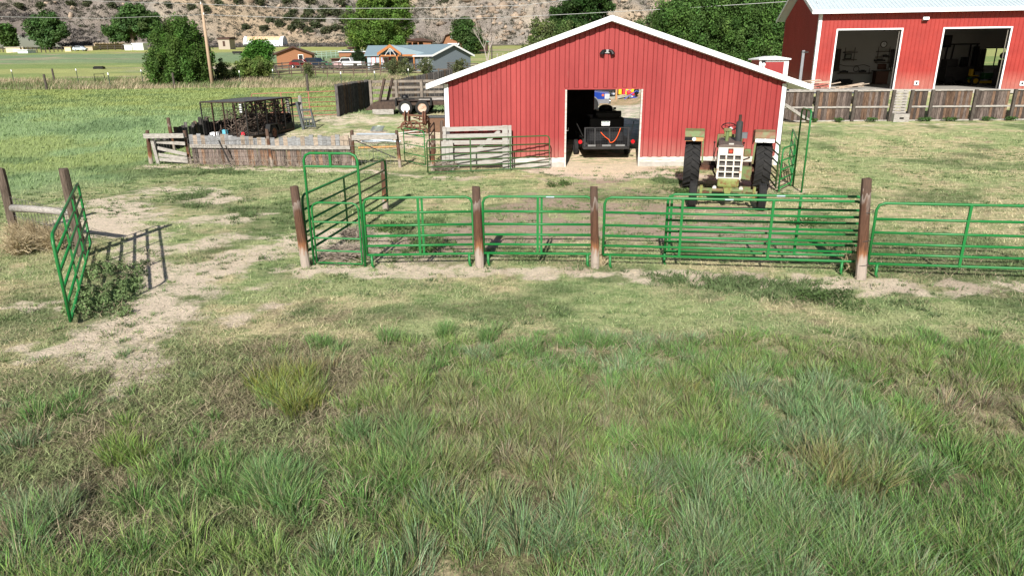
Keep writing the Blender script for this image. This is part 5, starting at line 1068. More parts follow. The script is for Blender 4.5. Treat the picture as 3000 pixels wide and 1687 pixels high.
for i in range(120):
    p = Vector((rg.uniform(.15, W_-.15), rg.uniform(.2, 2.0), hd+rg.random()**1.4*.95+.02)); a = rg.uniform(0, 6.28); l_ = rg.uniform(.25, .7); q = p+Vector((math.cos(a)*l_*.6, math.sin(a)*l_, rg.uniform(-.15, .45)))
    q.x = min(max(q.x, .06), W_-.06); q.y = max(q.y, .06); q.z = max(q.z, hd+.05); md = (p+q)/2+Vector((rg.uniform(-.08, .08), rg.uniform(-.08, .08), rg.uniform(-.05, .12))); m_.tube([cm @ p, cm @ md, cm @ q], [.025, .018, .008], 5)
o = solo(m_, 'branch_pile', M('brushwood', (.07, .05, .038), .9, col2=(.22, .17, .14), scale=5), 'tangle of brown branches heaped in the rear of the cage trailer', 'branches', kind='stuff')
m_ = MB()
for i in range(210):
    p = Vector((rg.uniform(.15, W_-.1), rg.uniform(2.0, LB-.1), hd+.05+rg.random()*1.42)); 
    if rg.random() < .5:
        r_ = rg.uniform(.08, .2); ax = rg.choice('xyz'); m_.lathe([(-.02, r_), (.02, r_), (.02, r_*.86), (-.02, r_*.86), (-.02, r_)], tuple(cm @ p), ax, 9)
    else:
        a = rg.uniform(0, 6.28); q = p+Vector((math.cos(a)*.3, math.sin(a)*.3, rg.uniform(-.3, .3))); q.x = min(max(q.x, .05), W_-.05); q.y = min(max(q.y, 1.9), LB-.05); q.z = min(max(q.z, hd+.05), hd+1.5); m_.beam(cm @ p, cm @ q, .05, .05)
solo(m_, 'scrap_pile', rustd, 'wall of rusty chain and scrap iron stacked in the front of the cage trailer', 'scrap', kind='stuff')
def inb(x, y, z): return cm @ Vector((x, y, z))
for x_, y_, z_, s_, mt, nm, lb in ((.95, .12, hd+.03, (.26, .05, .26), M('lid_blue', (.12, .45, .6), .5), 'plastic_lid', 'pale blue square panel behind the cage trailer tailgate'), (.35, .3, hd+.02, (.4, .3, .14), white, 'white_box', 'white box at the left foot of the cage trailer'), (1.75, .25, hd+.02, (.14, .14, .15), rdc, 'red_can', 'small red can on the cage trailer deck'), (1.15, 1.3, hd+.95, (.1, .1, .45), white, 'white_pipe', 'short white pipe sticking out of the branches')):
    v = inb(x_, y_, z_); solo(MB().box(v.x, v.y, v.z+s_[2]/2, *s_).box(v.x, v.y, v.z+s_[2]+.012, s_[0]*.7, s_[1]*.7, .02), nm, mt, lb, 'load')
# ------------------------------------------------------------ red gate, frame, chute
rp = M('faded_red_gate', (.42, .10, .08), .6, col2=(.3, .16, .12))
ga, gb = gp(745, 352), gp(993, 342)
t = panel('field_gate', 'faded red tube gate at the edge of the meadow', 'gate', ga, gb, zs=[.12, .34, .58, .82, 1.08, 1.38], ups=(.34, .66), feet=False, mat=rp, corner=.1, r=.022)
t = thing('timber_gateway', 'rough grey timber gateway standing before the red gate', 'frame', gp(852, 375))
a, b = gp(856, 378), gp(888, 372)
MB().tube([a, a+Vector((-.12, 0, 1.5))], [.10, .08], 8).build('post', greyw, t, world=True); MB().tube([b, b+Vector((-.02, 0, 1.55))], [.1, .09], 8).build('post', greyw, t, world=True); MB().beam(a+Vector((0, 0, 1.15)), b+Vector((0, -.05, 1.2)), .1, .1).build('cross_piece', M('dark_rail', (.03, .035, .04), .7), t, world=True)
bx = M('slate_steel', (.045, .055, .06), .6, col2=(.09, .10, .10)); a = gp(905, 380); t = thing('head_chute', 'dark slate steel livestock chute frame standing on the dirt', 'chute', a)
MB().beam((-.25, 0, 0), (-.5, .1, 1.35), .12, .16).build('upright', bx, t); MB().beam((.35, 0, .1), (.15, .1, 1.0), .07, .1).build('upright', bx, t)
for z_ in (.15, .5, .95): MB().beam((-.35, .05, z_), (.32-.1*z_, .05, z_+.02), .07, .09 if z_ > .4 else .06).build('bar', bx, t)
for x_ in (-.1, .05, .2): MB().beam((x_, .05, .15), (x_, .05, .5), .04, .04).build('stile', bx, t)
# dark plank wing and rail fences behind the trailer
def zat(p, h): return Vector((p.x, p.y, p.z+h))
pa, pb = gp(990, 343), gp(1085, 318); t = thing('plank_fence', 'tall dark upright plank panel at the right end of the red gate', 'fence', pa)
m_ = MB(); boards(m_, pa, pb, 1.75, 1.75, .17, seed=61, hv=.03, tone=(.8, 1.5)); m_.build('plank_panel', darkw, t, world=True); MB().beam(zat(pa, .9)+Vector((0, .1, 0)), zat(pb, .9)+Vector((0, .1, 0)), .06, .12).build('rail', darkw, t, world=True)
pa, pb = gp(1090, 322), gp(1310, 318); t = thing('rail_fence', 'grey timber rail fence behind the flatbed trailer left of the barn', 'fence', pa); n = 4; rw_ = M('aged_rail', (.14, .115, .095), .9, col2=(.28, .24, .20), scale=4)
for i in range(n):
    q = pa.lerp(pb, i/(n-1)); MB().beam(q, zat(q, 1.75), .16, .14).build('post', rw_, t, world=True)
for z_ in (.3, .65, 1.0, 1.3, 1.66): MB().beam(zat(pa, z_)+Vector((0, .1, 0)), zat(pb, z_)+Vector((0, .1, 0)), .05, .15).build('rail', rw_, t, world=True)
pa, pb = gp(1150, 300), gp(1330, 290); t = thing('plank_fence', 'long dark plank fence rising behind the flatbed trailer', 'fence', pa)
m_ = MB(); boards(m_, pa, pb, 1.5, 2.2, .2, seed=62, hv=.02, tone=(.5, 1.0)); m_.build('plank_panel', darkw, t, world=True); MB().beam(zat(pa, 1.0)+Vector((0, -.06, 0)), zat(pb, 1.3)+Vector((0, -.06, 0)), .06, .12).build('rail', darkw, t, world=True)
# ------------------------------------------------------------ flatbed trailer with ramps
w0, w1 = gp(1190, 336), gp(1237, 338); yy = w0.y; t = thing('flatbed_trailer', 'rusty tandem axle flatbed trailer with two raised ramps left of the barn', 'trailer', (w0.x, yy, w0.z)); 
rr = .40; sp = (w1.x-w0.x); frm = M('brown_steel', (.04, .027, .022), .8, col2=(.09, .06, .045))
MB().bb(-1.7, 5.5, .1, 2.1, .55, .72).build('deck', frm, t); MB().bb(-1.7, 5.5, .06, .1, .50, .70).build('side_rail', frm, t)
MB().bb(-.5, sp+.5, -.28, .12, .86, .92).bb(-.55, -.47, -.28, .12, .45, .9).bb(sp+.47, sp+.55, -.28, .12, .5, .9).build('mudguard', black, t)
wheel(t, 0, -.12, rr-.02, rr, .24, 'y', white); wheel(t, sp, -.12, rr-.02, rr, .24, 'y', M('rusty_white_rim', (.6, .5, .42), .6, col2=(.35, .18, .1), scale=8)); wheel(t, 0, 2.3, rr-.02, rr, .24, 'y', white); wheel(t, sp, 2.3, rr-.02, rr, .24, 'y', white)
MB().prism([(-2.35, .25), (-.6, .25), (-.6, .7), (-1.75, .72)], .0, .06).build('beaver_tail', frm, t)
for dy, dx in ((.3, 0), (1.2, .30)): MB().beam((-1.62+dx, dy, .35), (-1.18+dx, dy+.1, 1.95), .12, .30).build('ramp', frm, t)
MB().bb(-1.9, -.7, -.05, .1, .02, .3).build('timber_block', greyw, t)
MB().sph((-.2, 1.2, .9), .22, .25, .15).build('winch_cover', black, t); MB().bb(.6, 4.5, 1.2, 1.8, .73, .84).build('planks', greyw, t)
# rusty machinery
v = gp(1217, 392); t = thing('rusty_implement', 'heap like rusty farm implement with spoked wheels left of the barn', 'farm implement', v)
for x_, z_, r_, ax in ((-.45, .95, .30, 'x'), (-.3, .95, .28, 'x'), (.42, .85, .34, 'x'), (.55, .85, .34, 'x'), (-.4, .4, .28, 'y'), (.35, .15, .26, 'y'), (-.05, .35, .35, 'y')):
    m_ = MB().lathe([(-.03, r_), (.03, r_), (.03, r_*.8), (-.03, r_*.8), (-.03, r_)], (0, 0, 0), ax, 18)
    for k in range(6):
        a = k*math.pi/3; e_ = (0, r_*.85*math.cos(a), r_*.85*math.sin(a)) if ax == 'x' else (r_*.85*math.cos(a), 0, r_*.85*math.sin(a)); m_.beam((0, 0, 0), e_, .035, .035)
    o = m_.build('wheel', rust, t); o.location = (x_, rg.uniform(-.2, .3), z_*.85)
m_ = MB()
for i in range(26):
    p = Vector((rg.uniform(-.6, .65), rg.uniform(-.4, .4), rg.uniform(.05, .85))); m_.beam(p, p+Vector((rg.uniform(-.4, .4), rg.uniform(-.3, .3), rg.uniform(-.2, .25))), .06, .05)
m_.beam((-.6, .1, .9), (.65, .1, .8), .08, .08).beam((-.6, .1, .45), (.6, .1, .5), .08, .08); m_.build('chassis', rust, t)
v = gp(1205, 408); solo(MB().beam(v+Vector((-.7, .3, .25)), v+Vector((.5, .2, .38)), .06, .04).beam(v+Vector((-.5, .2, .2)), v+Vector((.7, .1, .25)), .05, .03), 'slat_bundle', whitew, 'two white slats resting on the rusty implement', 'slats')
v = gp(1281, 385); t = thing('feed_box', 'brown wooden box with dark lid beside the left barn corner', 'box', v); MB().bb(-.42, .42, -.3, .4, 0, .68).build('box', M('box_brown', (.14, .08, .05), .8), t); MB().bb(-.47, .47, -.35, .45, .68, .74).build('lid', bx, t)
galv = M('galvanised_pipe', (.25, .29, .33), .4, metal=.3)
for i, (a, b) in enumerate(((gp(1045, 400), gp(1160, 402)), (gp(1050, 408), gp(1165, 410)), (gp(1046, 415), gp(1150, 418)), (gp(1055, 424), gp(1172, 424)))):
    solo(MB().tube([a+Vector((0, 0, .1+.05*i)), b+Vector((0, 0, .12))], .04, 8).tube([a+Vector((0, .3, .1)), b+Vector((0, .3, .12))], .03, 8), 'pipe', galv, 'galvanised pipe lying on the dirt behind the wire braced opening', 'pipe', 'galvanised pipes on the dirt')
a, b = gp(1050, 436), gp(1165, 432); solo(MB().beam(a+Vector((0, 0, .05)), b+Vector((0, 0, .05)), .25, .06), 'plank', M('orange_plank', (.45, .25, .10), .8), 'orange brown plank lying on the dirt by the pipes', 'plank')
v = gp(1103, 388); m_ = MB()
for k in range(5): m_.tube([v+Vector((.3*math.cos(a)+.03*k, .25*math.sin(a), .08+.05*k)) for a in np.linspace(0, 6.28, 14)], .012, 5)
solo(m_, 'wire_coil', galv, 'loose coil of pale wire on the dirt beside the pipes', 'coil')
# ------------------------------------------------------------ dry tumbleweeds / bushes near panels
def twigbush(v, r, h, n, mat, name, label, cat, seed=1, grp=None):
    rg = random.Random(seed); m_ = MB()
    for i in range(n):
        a = rg.uniform(0, 6.28); e_ = rg.uniform(.1, 1.3); l_ = r*rg.uniform(.5, 1.0); p = Vector((math.cos(a)*r*.3*rg.random(), math.sin(a)*r*.3*rg.random(), 0)); q = p+Vector((math.cos(a)*l_*math.cos(e_), math.sin(a)*l_*math.cos(e_), h*math.sin(e_)*rg.uniform(.6, 1)))
        b_ = (p+q)/2+Vector((rg.uniform(-.1, .1)*r, rg.uniform(-.1, .1)*r, h*.15)); m_.tube([p, b_, q], [.008, .006, .003], 3, False)
        for j in range(2): q2 = b_+Vector((rg.uniform(-.4, .4)*r, rg.uniform(-.4, .4)*r, rg.uniform(-.1, .4)*h)); m_.tube([b_, q2], [.005, .002], 3, False)
    o = m_.build(name, mat); o.location = v; return tag(o, label, cat, grp)
twig = M('dry_twigs', (.30, .24, .19), .9, col2=(.42, .36, .3)); twigs2 = M('straw_twigs', (.42, .33, .19), .9, col2=(.5, .42, .28))
twigbush(gp(1300, 500), .65, .45, 130, twig, 'tumbleweed', 'grey brown tumbleweed caught on the low green gate', 'tumbleweed', 2)
twigbush(gp(1010, 755), .7, .35, 130, twig, 'tumbleweed', 'grey dry brush inside the corral corner behind the small gate', 'tumbleweed', 3)
twigbush(gp(1040, 700), .55, .35, 90, twig, 'tumbleweed', 'dry brush along the inside of the side panel', 'tumbleweed', 4)
for i, (px, py) in enumerate(((75, 705), (60, 745), (120, 720), (165, 730))): twigbush(gp(px, py), .5, .6, 140, twigs2, 'dry_tuft', 'straw coloured dry grass tuft round the left fence post', 'dry grass', 5+i, 'straw tufts under the left fence')
twigbush(gp(2500, 800), .3, .6, 60, twigs2, 'dry_tuft', 'dry straw stems at the foot of the tallest post', 'dry grass', 15); twigbush(gp(1760, 778), .25, .45, 50, twigs2, 'dry_tuft', 'dry straw stems right of the third front post', 'dry grass', 16)
for i in range(11): 
    v = gp(575+i*42+random.randint(-12, 12), 492); twigbush(v, .5, .55, 12, twig, 'dry_stalks', 'dry grey stalks standing along the weathered plank fence', 'dry weeds', 30+i, 'dry stalks along the plank fence')
# dark prostrate bush behind the open gate
cs = []; rg = random.Random(9)
for i in range(80):
    u = rg.random(); px = 250+rg.random()*160-60*(u-.3); py = 775+u*150; cs.append(tuple(gp(px, py)+Vector((0, 0, .02+.04*rg.random()))))
cs = np.array(cs); c, col = leafcloud(cs, 0, np.array([.17, .25, .10])*(.6+.8*RNG.random((len(cs), 1))), 95, np.full(len(cs), .17), .4); V, T, col = tris(c, np.full(len(c), .022), col); bs = cs.mean(0); bs[2] = 0
o = npmesh('spreading_weed', V-bs, T, leafm, col); o.location = bs; tag(o, 'dark green spreading weed bush in the shade of the open green gate', 'bush')
for px, py, r_, lb in ((1150, 672, .28, 'dark green weed inside the corral behind the first front panel'), (1230, 740, .35, 'dark green weed at the foot of the first front panel'), (2360, 660, .25, 'green weed in the corral behind the tall post'), (2510, 795, .28, 'leafy green weed at the foot of the tallest post'), (2415, 880, .35, 'olive green weed clump below the tallest post'), (1625, 545, .3, 'green weed clump left of the barn door track'), (1990, 565, .3, 'green weed clump beside the tractor')):
    v = gp(px, py); cs = np.array([[v.x+random.gauss(0, r_*.7), v.y+random.gauss(0, r_*.6), v.z+.06] for _ in range(14)]); c, col = leafcloud(cs, 0, np.array([.085, .14, .045])*(.7+.6*RNG.random((14, 1))), 60, np.full(14, .16), .8); V, T, col = tris(c, np.full(len(c), .022), col); o = npmesh('weed_clump', V-np.array(v), T, leafm, col); o.location = v; tag(o, lb, 'weed')
# ------------------------------------------------------------ trees
def tree(name, label, base, crown, n_cl, n_per, leaf, col, trunk_r=.25, trunk_h=None, cat='tree', grp=None, seed=1, clr=.7, lean=(0, 0), sq=.85, limbs=9, colv=.5, fill=.35):
    """crown: list of ellipsoids (x,y,z,rx,ry,rz) local"""
    global RNG
    keep = RNG; RNG = np.random.default_rng(seed); rg = random.Random(seed)
    t = thing(name, label, cat, base, 0, grp)
    vol = np.array([c[3]*c[4]*c[5] for c in crown])**.7; vol /= vol.sum(); P = []
    for c, w in zip(crown, vol):
        k = max(3, int(n_cl*w)); d = RNG.standard_normal((k, 3)); d /= np.linalg.norm(d, axis=1)[:, None]; q = np.where(RNG.random(k) < fill, RNG.random(k)**.5*.75, .72+.42*RNG.random(k))
        P.append(np.array(c[:3])+d*q[:, None]*np.array(c[3:]))
    P = np.concatenate(P); P[:, 2] = np.maximum(P[:, 2], .15)
    cl = np.array(col)*(1-colv*.5+colv*RNG.random((len(P), 1)))*(1+RNG.normal(0, .06, (len(P), 3)))
    rad = clr*(.6+.7*RNG.random(len(P)))
    c, cc = leafcloud(P, 0, cl, n_per, rad, sq); V, T, cc = tris(c, np.full(len(c), leaf), cc)
    npmesh('crown', V, T, leafm, np.clip(cc, 0, 1), t)
    top = max(c[2] for c in crown); th = trunk_h or top*.6
    m_ = MB(); m_.tube([(0, 0, -.2), (lean[0]*.4, lean[1]*.4, th*.4), (lean[0], lean[1], th)], [trunk_r*1.2, trunk_r*.9, trunk_r*.4], 9)
    for i in range(limbs):
        tgt = P[rg.randrange(len(P))]; u = rg.uniform(.25, .85); p0 = Vector((lean[0]*u, lean[1]*u, th*u)); p1 = Vector(tgt); md = p0.lerp(p1, .5)+Vector((0, 0, rg.uniform(-.1, .3)*trunk_r*4)); m_.tube([p0, md, p1], [trunk_r*.4, trunk_r*.22, trunk_r*.06], 5)
    m_.build('trunk', barkm, t); RNG = keep; return t
def pxm(v): return v.y*.949/FL*1.0+ (CH-v.z)*.314/FL   # metres per photo pixel at v
GRN = (.075, .145, .03); DGRN = (.05, .11, .025); LGRN = (.13, .20, .05)
def ptree(label, pxc, pyb, Y, hp, wp, n_cl, n_per, leaf, col, seed, name='cottonwood_tree', blobs=None, z=None, **kw):
    """tree of hp x wp photo pixels at distance Y"""
    d = ray(pxc, pyb); x = d[0]*(Y/d[1]); zz = g(x, Y) if z is None else z; v = Vector((x, Y, zz)); s = pxm(v); h = ay(pxc, pyb-hp, Y).z-zz; w = wp*s
    bl = blobs or [(0, 0, .55, .5, .5, .45)]
    cr = [(b[0]*w, b[1]*w, b[2]*h, b[3]*w, b[4]*w, b[5]*h) for b in bl]
    return tree(name, label, v, cr, n_cl, n_per, leaf, col, seed=seed, **kw)
tg_ = 'cottonwoods at the foot of the hillside'
ptree('rounded small green tree at the far left edge below the hillside', 26, 146, 276, 72, 56, 90, 90, .42, (.07, .13, .03), 1, grp=tg_, clr=1.6, trunk_r=.4, trunk_h=5, blobs=[(0, 0, .72, .5, .4, .28), (.1, 0, .35, .3, .3, .25)])
ptree('tall dark green tree between the two other far trees on the left', 145, 142, 272, 102, 100, 150, 100, .42, (.075, .145, .045), 2, grp=tg_, clr=1.7, trunk_r=.45, blobs=[(-.2, 0, .6, .32, .3, .25), (.1, 0, .8, .3, .3, .2), (.3, 0, .55, .25, .3, .22), (0, 0, .25, .3, .3, .2)])
ptree('broad cottonwood with bare leaning trunks below the hillside', 400, 147, 262, 128, 135, 230, 110, .40, (.08, .155, .045), 3, grp=tg_, clr=1.6, trunk_r=.6, lean=(-2.5, 0), trunk_h=12, blobs=[(-.28, 0, .42, .25, .3, .2), (.02, 0, .6, .32, .3, .25), (.1, 0, .85, .25, .3, .16), (.32, 0, .58, .2, .3, .3)])
ptree('large dense rounded green tree beside the wooden utility pole', 535, 243, 84, 190, 172, 620, 130, .105, (.085, .165, .035), 4, name='dense_green_tree', clr=.55, trunk_r=.35, colv=.7, sq=1.5, blobs=[(-.33, 0, .36, .17, .3, .36), (-.14, .1, .52, .2, .35, .46), (.08, 0, .54, .2, .35, .47), (.27, 0, .46, .18, .3, .42), (.40, 0, .32, .12, .25, .3), (0, -.15, .28, .4, .3, .28)])
ptree('pale green willow clump left of the brown cabin', 745, 232, 92, 70, 105, 170, 100, .10, (.15, .22, .055), 5, name='willow_bush', clr=.5, trunk_r=.08, blobs=[(0, 0, .45, .45, .4, .42), (-.35, 0, .3, .2, .3, .3), (.25, 0, .5, .25, .3, .35)], limbs=14)
ptree('bright green round tree rising behind the willow clump', 766, 205, 112, 80, 72, 150, 110, .13, (.07, .18, .03), 6, name='round_tree', clr=.8, trunk_r=.2, blobs=[(0, 0, .68, .5, .45, .32), (-.3, 0, .5, .3, .3, .25)])
ptree('thin young willow between the big tree and the willow clump', 662, 236, 88, 62, 45, 60, 70, .09, (.12, .17, .06), 7, name='willow_bush', clr=.45, trunk_r=.05, blobs=[(0, 0, .5, .45, .4, .45)], limbs=12)
ptree('very large bright green cottonwood behind the blue house', 1120, 178, 168, 200, 172, 620, 130, .20, (.13, .22, .045), 8, clr=1.15, trunk_r=.6, colv=.5, blobs=[(0, 0, .6, .48, .45, .38), (-.1, 0, .35, .42, .4, .27), (.12, 0, .85, .38, .4, .25), (.1, 0, .45, .42, .4, .3)])
ptree('dark conifer bush next to the white pickup truck', 1058, 203, 131, 50, 54, 90, 110, .13, (.03, .055, .02), 9, name='conifer_bush', clr=.65, trunk_r=.15, blobs=[(0, 0, .45, .48, .4, .45), (-.1, 0, .8, .25, .3, .2)])
ptree('green tree between the gambrel barn and the bare tree', 1368, 165, 190, 108, 80, 190, 100, .27, (.065, .12, .035), 10, clr=1.2, trunk_r=.35, blobs=[(-.1, 0, .8, .3, .3, .22), (.05, 0, .5, .42, .3, .3), (.3, 0, .3, .25, .3, .25)])
ptree('dark green tree in front of the rocky slope left of the barn peak', 1700, 120, 165, 138, 150, 320, 110, .25, (.04, .085, .022), 11, clr=1.2, trunk_r=.4, blobs=[(.15, 0, .85, .45, .4, .3), (-.3, 0, .55, .3, .3, .3), (.2, 0, .4, .4, .3, .3)])
for i, (px, hh, ww, c_, lb) in enumerate(((1583, 105, 95, (.13, .18, .06), 'olive green shrub thicket left of the barn peak'), (1668, 98, 110, (.12, .18, .055), 'olive shrub thicket just behind the barn peak'), (1890, 118, 115, (.12, .175, .065), 'grey green feathery shrub right of the barn peak'))):
    ptree(lb, px, 160, 78, hh, ww, 260, 90, .10, c_, 20+i, name='tall_shrub', clr=.55, trunk_r=.1, limbs=14, blobs=[(0, 0, .5, .5, .4, .48), (.3, 0, .35, .3, .3, .3)])
ht = 'dark trees in a row behind the red barn'
for i, (px, hh, ww, lb) in enumerate(((1985, 215, 150, 'dense dark green tree at the left of the row behind the barn'), (2095, 250, 170, 'tall dense dark green tree in the middle of the row behind the barn'), (2205, 240, 160, 'tall dense green tree right of the middle in the row behind the barn'), (2295, 250, 140, 'dense dark tree partly hidden by the tall red shed'))):
    ptree(lb, px, 215, 72, hh, ww, 520, 120, .10, (.085, .165, .04), 30+i, name='dense_green_tree', grp=ht, clr=.6, trunk_r=.25, colv=.9, sq=1.3, blobs=[(0, 0, .45, .52, .45, .45), (.1, 0, .8, .42, .4, .22), (-.15, 0, .75, .35, .4, .2), (0, 0, .2, .5, .45, .22)])
def baretree(px, pyb, Y, hp, label, seed, sp=.5):
    v = ay(px, pyb, Y); v.z = g(v.x, Y); s = pxm(v); h = ay(px, pyb-hp, Y).z-v.z; rg = random.Random(seed); m_ = MB()
    def br(p, d, l, r, n):
        q = p+d*l; m_.tube([p, (p+q)/2+Vector((rg.uniform(-.06, .06)*l, 0, rg.uniform(-.03, .05)*l)), q], [r, r*.8, r*.6], 4, False)
        if n: 
            for _ in range(3): br(q, (d+Vector((rg.uniform(-sp, sp), rg.uniform(-sp, sp), rg.uniform(-.2, .5)))).normalized(), l*rg.uniform(.55, .8), r*.6, n-1)
    for i in range(3): br(Vector((0, 0, 0)), Vector((rg.uniform(-.4, .4), rg.uniform(-.4, .4), 1)).normalized(), h*.32, h*.018, 5)
    o = m_.build('bare_tree', M('bare_bark', (.26, .22, .20), .9, col2=(.38, .33, .3))); o.location = v; tag(o, label, 'tree'); return o
baretree(1428, 175, 150, 120, 'bare grey brown tree left of the barn roof', 3); baretree(1590, 130, 170, 135, 'pinkish grey leafless tree against the rocky slope', 5, .8)
# willow shrubs by the house
for i, (px, pyb, hh, ww, lb) in enumerate(((1150, 232, 62, 60, 'wispy olive shrub in front of the timber porch'), (1185, 232, 68, 60, 'wispy shrub below the porch roof of the blue house'), (1250, 230, 62, 48, 'narrow willow shrub before the grey gable wall'), (1345, 222, 50, 50, 'small shrub by the right end of the grey gable wall'), (905, 226, 40, 30, 'small thin shrub by the rail fences before the cabin'), (1105, 205, 18, 22, 'low green bush beside the blue house door'))):
    ptree(lb, px, pyb, 98 if hh > 20 else 124, hh, ww, 60, 45, .085, (.13, .15, .065), 50+i, name='willow_shrub', clr=.4, trunk_r=.045, limbs=22, blobs=[(0, 0, .55, .42, .4, .42), (.1, 0, .3, .3, .3, .28)], colv=.7)
# junipers on the slope
for i, (px, py, w_) in enumerate(((60, 28, 20), (210, 22, 22), (260, 20, 18), (495, 25, 22), (600, 38, 24), (845, 60, 26), (820, 78, 24), (900, 65, 30), (960, 50, 34), (925, 85, 26), (1010, 72, 30), (980, 92, 26), (880, 88, 26), (1000, 20, 32), (1300, 12, 34), (1700, 22, 26), (1770, 15, 24), (240, 88, 14), (275, 100, 18), (860, 48, 24), (905, 44, 26), (945, 38, 24), (990, 50, 28), (1020, 55, 30), (940, 66, 26), (870, 76, 22), (855, 92, 20), (905, 98, 22), (955, 100, 24), (790, 70, 20), (775, 92, 20), (720, 88, 18), (1015, 95, 26), (560, 30, 20), (640, 20, 22), (700, 14, 26), (760, 18, 28), (840, 16, 28), (910, 14, 30), (120, 25, 18), (330, 24, 20))):
    d = ray(px, py); tt = 280.
    while tt < 900:
        p = d*tt
        if CH+p[2] < float(HZ(np.array(p[0]), np.array(p[1]))): break
        tt += 1.
    v = Vector((p[0], p[1], CH+p[2])); s = pxm(v); tree('juniper', 'dark green juniper standing out on the dry hillside', v, [(0, 0, w_*s*.35, w_*s*.55, w_*s*.5, w_*s*.38)], 26, 45, .33, (.085, .10, .05), .15, grp='junipers on the hillside', seed=70+i, clr=1.0, limbs=3)
# ------------------------------------------------------------ distant buildings
grnroof = M('green_metal_roof', (.12, .25, .19), .5); bluroof = M('blue_grey_roof', (.20, .27, .31), .45, var=.06, metal=.1); bluw = M('pale_blue_siding', (.36, .43, .50), .7, var=.05); bluw2 = M('grey_blue_siding', (.15, .18, .205), .75, var=.06)
brw = M('brown_siding', (.26, .12, .06), .8, var=.12); orw = M('timber_orange', (.36, .14, .045), .7, var=.2); dkbr = M('dark_brown_trim', (.06, .03, .022), .7); rdtrim = M('red_trim', (.32, .035, .03), .6)
def house(name, label, base, rz, L_, W_, he, pitch, wallm, roofm, trimm, windows=(), doors=(), ov=.4, base_h=1.2, cat='house'):
    t = thing(name, label, cat, base, rz); hr = he+W_/2*pitch
    MB().prism([(-W_/2, -base_h), (W_/2, -base_h), (W_/2, he), (0, hr), (-W_/2, he)], -L_/2, L_/2, 'x').build('walls', wallm, t)
    m_ = MB(); m_.prism([(-W_/2-ov, he-ov*pitch+.02), (0, hr+.02), (0, hr+.18), (-W_/2-ov, he-ov*pitch+.18)], -L_/2-ov, L_/2+ov, 'x').prism([(W_/2+ov, he-ov*pitch+.02), (0, hr+.02), (0, hr+.18), (W_/2+ov, he-ov*pitch+.18)], -L_/2-ov, L_/2+ov, 'x')
    m_.build('roof', roofm, t)
    for s in (-1, 1):
        m_ = MB(); xx = s*(L_/2+ov)
        for q in (-1, 1): m_.prism([(q*(W_/2+ov), he-ov*pitch-.10), (0, hr-.1), (0, hr+.2), (q*(W_/2+ov), he-ov*pitch+.2)], xx, xx+s*.05, 'x')
        m_.build('gable_trim', trimm, t)
    MB().bb(-L_/2-ov, L_/2+ov, -W_/2-ov-.05, -W_/2-ov, he-ov*pitch-.05, he-ov*pitch+.17).build('fascia', trimm, t)
    for side, u, z_, w_, h_, fm in windows:
        f = MB()
        if side == 'f': f.box(u, -W_/2-.03, z_, w_+.2, .06, h_+.2).build; fo = f.build('window', fm, t); MB().box(u, -W_/2-.07, z_, w_, .03, h_).build('pane', glass, fo)
        elif side == 'r': f.box(L_/2+.03, u, z_, .06, w_+.2, h_+.2); fo = f.build('window', fm, t); MB().box(L_/2+.07, u, z_, .03, w_, h_).build('pane', glass, fo)
    for side, u, w_, h_, fm in doors:
        if side == 'f': MB().box(u, -W_/2-.03, h_/2, w_, .06, h_).build('door', fm, t)
        else: MB().box(L_/2+.03, u, h_/2, .06, w_, h_).build('door', fm, t)
    return t
def hb(px, py, Y): v = ay(px, py, Y); return Vector((v.x, Y, v.z))
# blue house
aa = R(-38); c_ = hb(1268, 206, 118); W_, L_ = 9.5, 13.0
ctr = c_+Vector((-math.cos(aa)*L_/2-math.sin(aa)*W_/2, -math.sin(aa)*L_/2+math.cos(aa)*W_/2, 0))
t = house('blue_house', 'long blue house with pale metal roof, timber porch and grey gable wing', ctr, aa, L_, W_, 2.35, .34, bluw2, bluroof, white, windows=[('f', 1.5, 1.5, 1.4, 1.0, white), ('f', 4.5, 1.5, 1.0, 1.0, white)], doors=[('f', 5.6, .25, 2.3, white)], ov=.5)
t2 = thing('front_wing', None, None, hb(1105, 205, 122)); C.objects.unlink(t2); bpy.data.objects.remove(t2)
def sub_house(parent, cx, cy, z0, L_, W_, he, pitch, wm, rm, tm):
    """wing as parts of parent, world coords, ridge along x"""
    hr = he+W_/2*pitch; ov = .4
    MB().prism([(cy-W_/2, z0-.3), (cy+W_/2, z0-.3), (cy+W_/2, z0+he), (cy, z0+hr), (cy-W_/2, z0+he)], cx-L_/2, cx+L_/2, 'x').build('wing_walls', wm, parent, world=True)
    MB().prism([(cy-W_/2-ov, z0+he-ov*pitch), (cy, z0+hr), (cy, z0+hr+.15), (cy-W_/2-ov, z0+he-ov*pitch+.15)], cx-L_/2-ov, cx+L_/2+ov, 'x').prism([(cy+W_/2+ov, z0+he-ov*pitch), (cy, z0+hr), (cy, z0+hr+.15), (cy+W_/2+ov, z0+he-ov*pitch+.15)], cx-L_/2-ov, cx+L_/2+ov, 'x').build('wing_roof', rm, parent, world=True)
a = hb(1078, 205, 124); b = hb(1215, 205, 124)
sub_house(t, (a.x+b.x)/2, 127.5, a.z, b.x-a.x, 7, 2.4, .42, bluw, bluroof, white)
def onw(px, py, Y=124): return ay(px, py, Y)
for x0_, x1_, y0_, y1_, mt, nm in ((1089, 1101, 168, 198, rdtrim, 'door_casing'), (1091, 1099, 170, 197, white, 'door'), (1122, 1145, 166, 188, rdtrim, 'window_casing'), (1124, 1138, 168, 186, white, 'window')):
    p, q = onw(x0_, y1_), onw(x1_, y0_); MB().bb(p.x, q.x, 123.86 if mt is white else 123.9, 124-.01, p.z, q.z).build(nm, mt, t, world=True)
